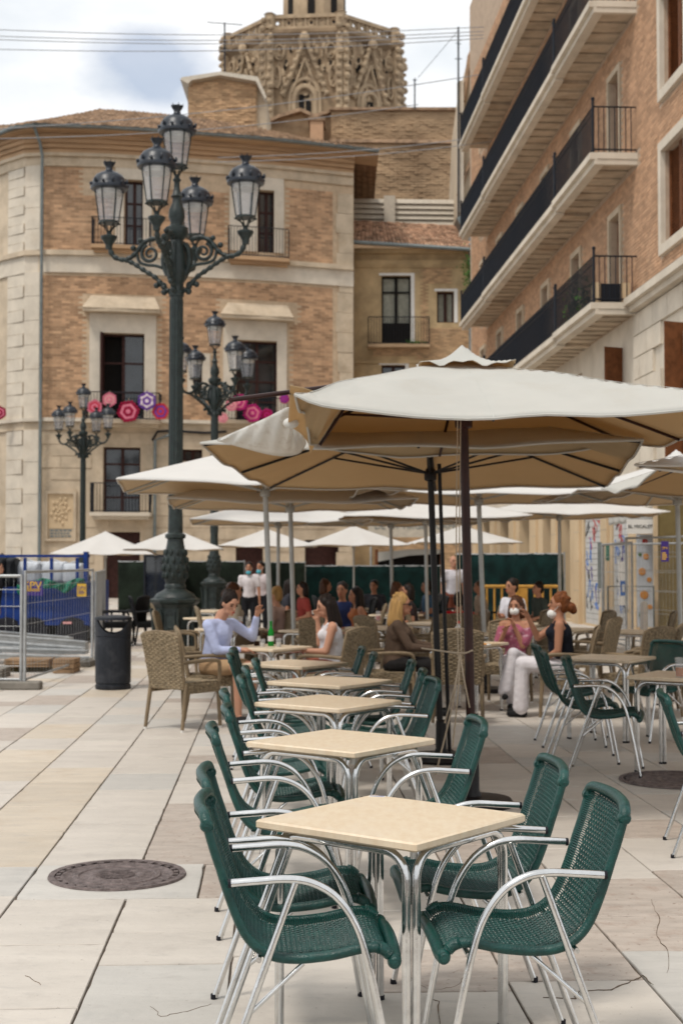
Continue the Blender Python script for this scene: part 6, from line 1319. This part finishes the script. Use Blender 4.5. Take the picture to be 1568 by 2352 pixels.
def sack(label, x, y0, y1, wpx, m, Y):
    c = at_d(x, (y0 + y1) / 2, Y); w_ = wpx / F * Y; h = (y1 - y0) / F * Y; t = thing('sack', label, 'sack', tuple(c - Vector((0, 0, h / 2)))); mb = MB()
    mb.bbox(0, 0, 0, w_, .7, h, 0, h * .2); 
    for k in range(5): mb.ball((-w_ / 2 + w_ * (k + .5) / 5, -.05, h * .93), (w_ / 8, .3, h * .14), 8, 5)
    remesh(mb, 'sack_body', M[m], t, .03, 3)
    MB().tube([(-w_ * .3, -.1, h), (0, -.1, h * 1.12), (w_ * .3, -.1, h)], .015, 5).build('handle', M[m], t)
sack('left white builders sack in the blue skip', 68, 1292, 1346, 62, 'bag', YS + 1.0); sack('middle white builders sack in the blue skip', 128, 1292, 1344, 58, 'bag', YS + 1.1); sack('right white builders sack in the blue skip', 172, 1296, 1346, 44, 'bag', YS + 1.0)
sack('black rubble sack at the left end of the skip', 8, 1280, 1350, 34, 'blackbag', YS + .8); sack('grey black rubble sack beside the white ones', 32, 1284, 1348, 22, 'blackbag', YS + .7)
t = thing('green_tarpaulin', 'green tarpaulin hanging over the side of the blue skip', 'tarpaulin', tuple(at_d(120, 1350, YS - .1)))
rows = [[at_d(40 + 155 * i / 24, 1334 + (6 * math.sin(i * .5) + (8 if i < 4 else 0)) + (1353 + 5 * math.sin(i * .8) - 1334) * j / 4, YS - .13 - .05 * math.sin(i * 1.7 + j)) for j in range(5)] for i in range(25)]; mb = MB(); mb.quadgrid(rows); o = mb.build('sheet', M['tarp'], t, world=True, smooth=True); md = o.modifiers.new('t', 'SOLIDIFY'); md.thickness = .02
def poster(label, x0, y0, x1, y1, Y, txt=None, m='purple', ink='yink', name='poster', size=None, n=1, extra=None):
    a, b = at_d(x0, y1, Y), at_d(x1, y0, Y); c = (a + b) / 2; w_, h = b.x - a.x, b.z - a.z; t = thing(name, label, 'poster' if name == 'poster' else 'sign', tuple(c)); MB().box(-w_ / 2, w_ / 2, -.006, .006, -h / 2, h / 2).build('sheet', M[m], t)
    if txt: text('lettering', txt, size or w_ * .5, M[ink], Matrix.Translation((0, -.009, h * .16)) @ Matrix.Rotation(math.pi / 2, 4, 'X'), t)
    if extra:
        mb = MB()
        for k in range(extra): mb.box(-w_ * .38, w_ * random.uniform(.1, .4), -.010, -.006, -h * .1 - k * h * .1, -h * .05 - k * h * .1)
        mb.build('small_print', M[ink], t)
    return t
poster('purple and yellow notice on the fence beside its near post', 54, 1334, 99, 1368, 20.2, 'SPV', size=.16, extra=2); poster('narrow yellow and purple notice on the skip', 178, 1341, 199, 1370, YS - .2, 'SPV', m='yink', ink='purple', size=.10, extra=3)
# scaffold planks and timber
for i, (x0, y0, x1, y1, Y, hp) in enumerate(((-60, 1456, 196, 1476, 23.5, 20), (-60, 1472, 190, 1490, 22.6, 9), (-60, 1490, 196, 1496, 22.2, 7), (-60, 1502, 205, 1512, 21.6, 9), (-60, 1448, 160, 1466, 24.4, 6))):
    t = thing('scaffold_plank', ['wide grey scaffold plank on top of the pile inside the fence', 'round edged grey scaffold plank below the wide one', 'thin pale scaffold plank in the middle of the pile', 'lowest long scaffold plank reaching the fence post', 'rearmost scaffold plank of the pile'][i], 'plank', tuple(at_d(50, y0, Y))); a, b_ = at_d(x0, y0 + hp, Y), at_d(x1, y1 + hp, Y); c, d = at_d(x0, y0, Y), at_d(x1, y1, Y); o_ = Vector((0, .35, 0)); mb = MB(); mb.pts8([a, b_, b_ + o_, a + o_, c, d, d + o_, c + o_]); mb.build('board', M['galv'], t, world=True)
    MB().tube([c + Vector((0, -.01, .01)), d + Vector((0, -.01, .01))], .022, 6).build('edge_tube', M['galv'], t, world=True)
for i, (x0, y0, x1, y1, Y, m) in enumerate(((10, 1514, 112, 1533, 20.6, 'timber'), (18, 1534, 108, 1568, 20.8, 'olive'), (122, 1514, 170, 1562, 20.4, 'timber'), (-30, 1536, 6, 1580, 19.6, 'concrete'), (172, 1520, 208, 1548, 21.6, 'concrete'))):
    t = thing('timber_block', ['pale timber beam under the scaffold planks', 'dark timber crate under the pale beam', 'square brown timber block with light top', 'grey block at the left edge inside the fence', 'dark grey block behind the timber block'][i], 'timber block', tuple(at_d((x0 + x1) / 2, y1, Y))); mb = MB(); a, b = at_d(x0, y1, Y), at_d(x1, y0, Y); n = 3
    for k in range(n): z0 = max(0, a.z) + (b.z - max(0, a.z)) * k / n; mb = MB(); mb.box(a.x, b.x, Y - .01 * (k % 2), Y + .5, z0 + .004, z0 + (b.z - max(0, a.z)) / n - .004); mb.build('board', M[m], t, world=True)
# ================================================================ NETTING, BARRIERS AND BACK OF THE SQUARE
def netting(label, x0, x1, yt, Y0, Y1, m, posts=4):
    a, b = at_d(x0, 1290, Y0), at_d(x1, 1290, Y1); zt = at_d(x0, yt, Y0).z; t = thing('netting_fence', label, 'fence', (a.x, a.y, 0)); n = 60; d = Vector((b.x - a.x, b.y - a.y, 0)); rows = []
    nn_ = Vector((-d.y, d.x, 0)).normalized()
    for i in range(n + 1): rows.append([d * (i / n) + nn_ * (.012 * math.sin(i * .7 + j) + .006 * math.sin(i * 2.1 + j * 2)) + Vector((0, 0, .05 + (zt - .05 + .015 * math.sin(i * .9)) * j / 6)) for j in range(7)])
    mb = MB(); mb.quadgrid(rows); o = mb.build('net', M[m], t, smooth=True); md = o.modifiers.new('t', 'SOLIDIFY'); md.thickness = .008
    for k in range(posts): p_ = d * (k / (posts - 1)) + nn_ * .06; MB().tube([p_, p_ + Vector((0, 0, zt + .04))], .022, 8).build('post', M['galv'], t)
    MB().tube([Vector((0, 0, zt)), d + Vector((0, 0, zt))], .018, 6).build('top_rail', M['galv'], t); return t
netting('olive green netting fence behind the tall lamp pedestal', 272, 560, 1290, 44, 43, 'netO', 6)
netting('olive green netting continuing behind the waiters', 600, 700, 1292, 44, 44, 'netO', 3)
netting('blackish green netting in front of the cafe door', 700, 1010, 1300, 45, 45, 'net', 6)
netting('dark green netting fence right of the standing man', 1046, 1292, 1273, 34, 32.0, 'net', 5)
t = thing('glass_porch', 'dark glass porch with a small leaning notice behind the litter bin', 'porch', tuple(at_d(320, 1380, 47))); mb = MB(); mb.pts8(sk_(334, 1278, 398, 1385, 42, 43.5)); mb.build('glass_box', M['pane'], t, world=True); mb = MB(); mb.pts8(sk_(330, 1274, 402, 1279, 41.9, 43.6)); mb.pts8(sk_(330, 1279, 334, 1385, 41.9, 42.1)); mb.pts8(sk_(398, 1279, 402, 1385, 41.9, 42.1)); mb.build('frame', M['rail'], t, world=True)
for i, (x0, x1, Y) in enumerate(((1100, 1186, 29.5), (1190, 1282, 29.8))):
    a, b = at_d(x0, 1290, Y).x, at_d(x1, 1290, Y).x; zt, zb = at_d(0, 1347, Y).z, at_d(0, 1404, Y).z; zt = max(zt, 1.0); t = thing('crowd_barrier', ['yellow crowd barrier left of the seated boy', 'yellow crowd barrier with a solid plate, right of the boy'][i], 'barrier', (a, Y, 0), 0, 'yellow crowd barriers')
    fr = MB(); w_ = b - a; fr.tube([(0, 0, 0), (0, 0, zt)], .03, 8); fr.tube([(w_, 0, 0), (w_, 0, zt)], .03, 8); fr.tube([(0, 0, zt), (w_, 0, zt)], .035, 8); fr.tube([(0, 0, .3), (w_, 0, .3)], .03, 8); fr.build('frame', M['yellow'], t)
    for k in range(1, 5): MB().tube([(w_ * k / 5, 0, .3), (w_ * k / 5, 0, zt)], .022, 8).build('bar', M['yellow'], t)
    if i: MB().box(-.02, .18, -.02, .02, zt - .33, zt - .03).build('plate', M['yellow'], t)
    for x in (.1, w_ - .1): MB().bbox(x, 0, 0, .06, .5, .03).build('foot', M['yellow'], t)
# cafe awning with sign
YA = 47.0; a, b = at_d(845, 1290, YA), at_d(1062, 1290, YA); zt, zb = at_d(0, 1178, YA).z, at_d(0, 1234, YA).z; t = thing('cafe_awning', 'grey white cafe awning with dark lettering behind the middle parasols', 'awning', ((a.x + b.x) / 2, YA, zb)); w_ = b.x - a.x
MB().box(-w_ / 2, w_ / 2, -.02, .02, 0, zt - zb).build('valance', M['louv'], t)
mb = MB(); mb.pts8([Vector(q_) for q_ in ((-w_ / 2, .02, zt - zb - .03), (w_ / 2, .02, zt - zb - .03), (w_ / 2, 3, zt - zb + .5), (-w_ / 2, 3, zt - zb + .5), (-w_ / 2, .02, zt - zb), (w_ / 2, .02, zt - zb), (w_ / 2, 3, zt - zb + .56), (-w_ / 2, 3, zt - zb + .56))]); mb.build('canopy', M['wood'], t)
text('lettering', 'DE LA VIRGEN CAFE', .30, M['gutter'], Matrix.Translation((0, -.03, (zt - zb) * .45)) @ Matrix.Rotation(math.pi / 2, 4, 'X'), t)
for k in (0.03, .97): MB().tube([(-w_ / 2 + w_ * k, 0, 0), (-w_ / 2 + w_ * k, 0, -zb)], .03, 6).build('support_post', M['galv'], t)
t = thing('dark_tent', 'dark open marquee with pale curved drape behind the seated guests', 'tent', tuple(at_d(900, 1390, 48))); mb = MB(); mb.pts8(sk_(868, 1268, 1010, 1392, 48, 51)); mb.build('interior', M['void'], t, world=True)
for x0, x1 in ((861, 868), (1010, 1018)): mb = MB(); mb.pts8(sk_(x0, 1262, x1, 1392, 47.8, 48)); mb.build('orange_post', M['woodR'], t, world=True)
mb = MB(); mb.prism([(868, 1268), (868, 1290), (940, 1276), (1010, 1272), (1010, 1262), (940, 1262)], lambda x, y: at_d(x, y, 47.6), lambda x, y: at_d(x, y, 47.75)); mb.build('drape', M['canvas'], t, world=True)
mb = MB(); mb.prism([(868, 1330), (935, 1340), (1010, 1300), (1010, 1392), (868, 1392)], lambda x, y: at_d(x, y, 47.2), lambda x, y: at_d(x, y, 47.3)); mb.build('lower_net', M['net'], t, world=True)
# ================================================================ SHOPFRONT ON THE RIGHT
for i, (v0, v1) in enumerate(((31.4, 32.9), (34.05, 35.9))):
    t = thing('roller_shutter', ['pale roller shutter under the awning, partly behind the food board', 'pale roller shutter covered in blue and red graffiti'][i], 'shutter', tuple(S(UF + .1, (v0 + v1) / 2, 0))); z = .05
    while z < 2.75: mb = MB(); mb.pbox(PR, v0 + .05, v1 - .05, z, z + .125, -.06, -.03); mb.build('shutter_slat', M['shutter'], t, world=True); z += .135
    mb = MB(); mb.pbox(PR, v0, v1, 2.78, 3.0, -.3, .03); mb.build('shutter_box', M['louv'], t, world=True); mb = MB(); mb.pbox(PR, v0, v1, 3.0, 3.2, -.3, -.02); mb.build('transom', M['gutter'], t, world=True)
    for m_, n_, zr_ in (('bluep', 7, (.2, 2.1)), ('black', 6, (.1, 2.5)), ('redp', 4, (1.7, 2.6)), ('purple', 3, (.4, 2.0))):
        mb = MB()
        for _ in range(n_):
            c = Vector((random.uniform(v0 + .25, v1 - .25), random.uniform(*zr_), 0)); pts = [PR(min(v1 - .08, max(v0 + .08, c.x + random.gauss(0, .14))), c.y + random.gauss(0, .16), -.027) for _ in range(4)]; mb.tube(crom(pts, 5), .012, 4)
        mb.build('graffiti', M[m_], t, world=True, kind='stuff')
for i, (v0, v1) in enumerate(((37.6, 38.8), (40.2, 41.4), (43.6, 45.4), (47.5, 49.2), (51.6, 53.2))): mb = MB(); mb.pbox(PR, v0, v1, .05, 3.3, -.5, -.45); mb.build('shop_door', M['wood'] if i % 2 else M['void'], BR, world=True)
AV0, AV1, AZ = 26.6, 30.1, 2.62
t = thing('shop_awning', 'white shop awning with folded valance over the roller shutter', 'awning', tuple(S(UF - .4, 28.5, 2.5)))
mb = MB(); mb.pts8([PR(AV0, 2.62, 0.72), PR(AV1, 2.62, 0.72), PR(AV1, 3.32, .02), PR(AV0, 3.32, .02), PR(AV0, 2.66, 0.72), PR(AV1, 2.66, 0.72), PR(AV1, 3.38, .02), PR(AV0, 3.38, .02)]); mb.build('canopy', M['canvas_white'], t, world=True)
rows = [[PR(AV0 + (AV1 - AV0) * i / 40, 2.62 - .24 * j / 3 - .01 * math.sin(i), .735 + .015 * math.sin(i * 1.1 + j)) for j in range(4)] for i in range(41)]; mb = MB(); mb.quadgrid(rows); o = mb.build('valance', M['canvas'], t, world=True, smooth=True); md = o.modifiers.new('t', 'SOLIDIFY'); md.thickness = .004
for v in (AV0 + .02, AV1 - .02): MB().tube([PR(v, 2.64, 0.72), PR(v, 3.3, .05)], .022, 6).build('awning_arm', M['louv'], t, world=True)
MB().tube([PR(AV0, 2.64, 0.73), PR(AV1, 2.64, 0.73)], .03, 8).build('front_bar', M['louv'], t, world=True)
def board(label, name, cat, x0, y0, x1, y1, Y, m, txt=None, ts=.1, ink='black', sl=0):
    a, b = at_d(x0, y1, Y), at_d(x1, y0, Y); c = (a + b) / 2; w_, h = b.x - a.x, b.z - a.z; t = thing(name, label, cat, tuple(c), rad(sl)); MB().box(-w_ / 2, w_ / 2, -.015, .015, -h / 2, h / 2).build('panel', M[m], t)
    if txt: text('lettering', txt, ts, M[ink], Matrix.Translation((0, -.02, 0)) @ Matrix.Rotation(math.pi / 2, 4, 'X'), t)
    return t, w_, h
board('white sign reading EL MICALET hanging from the shop awning', 'shop_sign', 'sign', 1438, 1193, 1500, 1226, 26.9, 'white', 'EL MICALET', .088)
t, w_, h = board('tall pale blue food board with round pictures of dishes', 'food_board', 'sign', 1462, 1228, 1498, 1440, 28.3, 'bag')
for i, (x, z, r_) in enumerate(((.0, .78, .06), (.02, .48, .06), (-.06, .18, .075), (.08, .02, .05), (-.02, -.28, .085), (.09, -.52, .05), (-.10, .52, .035), (-.08, -.68, .05))): MB().lathe([(r_, 0), (r_ * .9, .012)], 14, Mx=Matrix.Translation((x, -.016, z)) @ Matrix.Rotation(math.pi / 2, 4, 'X')).build('dish_picture', M['redp'] if i == 0 else (M['leaf'] if i in (6, 7) else M['orangep']), t)
t, w_, h = board('white notice with a blue square, fixed on the shop pillar', 'wall_notice', 'notice', 1420, 1290, 1438, 1390, 29.9, 'white'); MB().box(-w_ * .3, w_ * .45, -.02, -.015, -h * .28, h * .06).build('blue_square', M['bluep'], t); MB().box(-w_ * .1, w_ * .2, -.024, -.02, -h * .2, -.02).build('white_mark', M['white'], t)
board('small green notice on the shop pillar', 'wall_notice', 'notice', 1390, 1248, 1398, 1288, 31.0, 'tarp')
board('dull blue drain or shutter strip beside the pillar', 'wall_strip', 'sign', 1372, 1245, 1381, 1352, 32.2, 'gutter')
t, w_, h = board('tall olive brown screen wall at the right edge of the shopfront', 'screen_wall', 'screen', 1506, 1160, 1600, 1459, 26.7, 'olive')
for x in (-w_ / 2, w_ * .22): MB().box(x - .035, x + .035, -.05, .05, -h / 2, h / 2).build('mullion', M['creamY'] if x < 0 else M['void'], t)
poster('purple and yellow notice hanging on the right hand mesh fence', 1517, 1243, 1534, 1290, 21.9, 'SPV', size=.055, extra=4)
f0 = at_d(1382, 1290, 27.5); f1 = at_d(1450, 1290, 24.5); f2 = at_d(1640, 1290, 22.0)
mesh_fence('mesh fence panel along the shopfront between two posts', (f0.x, f0.y, 0), (f1.x, f1.y, 0), 1.95, foot=False); mesh_fence('mesh fence panel reaching the right edge of the photo', (f1.x - .12, f1.y - .1, 0), (f2.x, f2.y, 0), 2.02, foot=False)
mesh_fence('mesh fence panel farther back at the right', (f0.x + .05, f0.y + .15, 0), (f2.x + .4, f2.y + 3.4, 0), 1.95, foot=False)
t = thing('low_rail', 'low dark metal handrail in front of the food board', 'rail', tuple(at_d(1445, 1440, 26.5))); z1 = at_d(1400, 1347, 26.5).z; mb = MB(); A, B_ = at_d(1395, 1347, 26.5), at_d(1500, 1347, 26.5); mb.tube([Vector((A.x, 26.5, 0)), A, B_, Vector((B_.x, 26.5, 0))], .02, 6); mb.build('frame', M['gutter'], t, world=True)
t = thing('bollard', 'short cream bollard in front of the food board', 'bollard', tuple(at_d(1478, 1445, 25.5).xy.to_3d())); MB().lathe([(.07, 0), (.07, .80), (.05, .88), (.01, .90)], 14).build('post', M['canvas_white'], t, smooth=40)
# ================================================================ CABLES AND AERIALS
CAB = [((-60, 66, 50), (1110, 62, 50)), ((-60, 81, 50), (1110, 72, 50)), ((-60, 89, 50), (1110, 80, 50)), ((-60, 112, 50), (1110, 88, 50)), ((-60, 300, 45), (1110, 170, 48)), ((-60, 320, 40), (960, 240, 45)), ((500, 372, 55), (1300, 300, 50)), ((500, 362, 55), (1300, 285, 50))]
CABL = ['uppermost overhead cable across the sky', 'second overhead cable from the top', 'third overhead cable from the top', 'fourth overhead cable below the other three', 'overhead cable rising from the roof edge to the tower', 'overhead cable crossing just above the tiled roof', 'pale cable in front of the eaves, lower one', 'pale cable in front of the eaves, upper one']
for (a, b_), l in zip(CAB, CABL):
    p_, q_ = at_d(*a), at_d(*b_); pts = [p_.lerp(q_, i / 16) - Vector((0, 0, .25 * math.sin(math.pi * i / 16))) for i in range(17)]; t = thing('overhead_cable', l, 'cable', tuple(p_)); MB().tube(pts, .014, 5).build('wire', M['cable'], t, world=True)
def aerial(label, x, y0, y1, Y, arms, wires=()):
    p_ = at_d(x, y1, Y); t = thing('roof_aerial', label, 'aerial', tuple(p_)); MB().tube([p_, at_d(x, y0, Y)], .045, 6).build('mast', M['rail'], t, world=True); mb = MB()
    for y, dx, dy in arms: mb.tube([at_d(x - dx, y - dy, Y), at_d(x + dx, y + dy, Y)], .022, 5)
    for x2, y2 in wires: mb.tube([at_d(x, y0 + 8, Y), at_d(x2, y2, Y)], .012, 4)
    mb.build('arm', M['rail'], t, world=True)
aerial('tall mast aerial standing left of the balcony building', 1052, 62, 500, 68.5, [(92, 8, 0), (100, 6, 1), (135, 8, 0), (180, 5, 0)], [(960, 178)])
aerial('television aerial beside the tower on the small brick house', 516, 52, 172, 78.5, [(54, 40, 3), (112, 14, 4), (118, 12, -2)])
aerial('small aerial on the ridge right of the tower', 952, 180, 250, 86, [(184, 5, 0)])
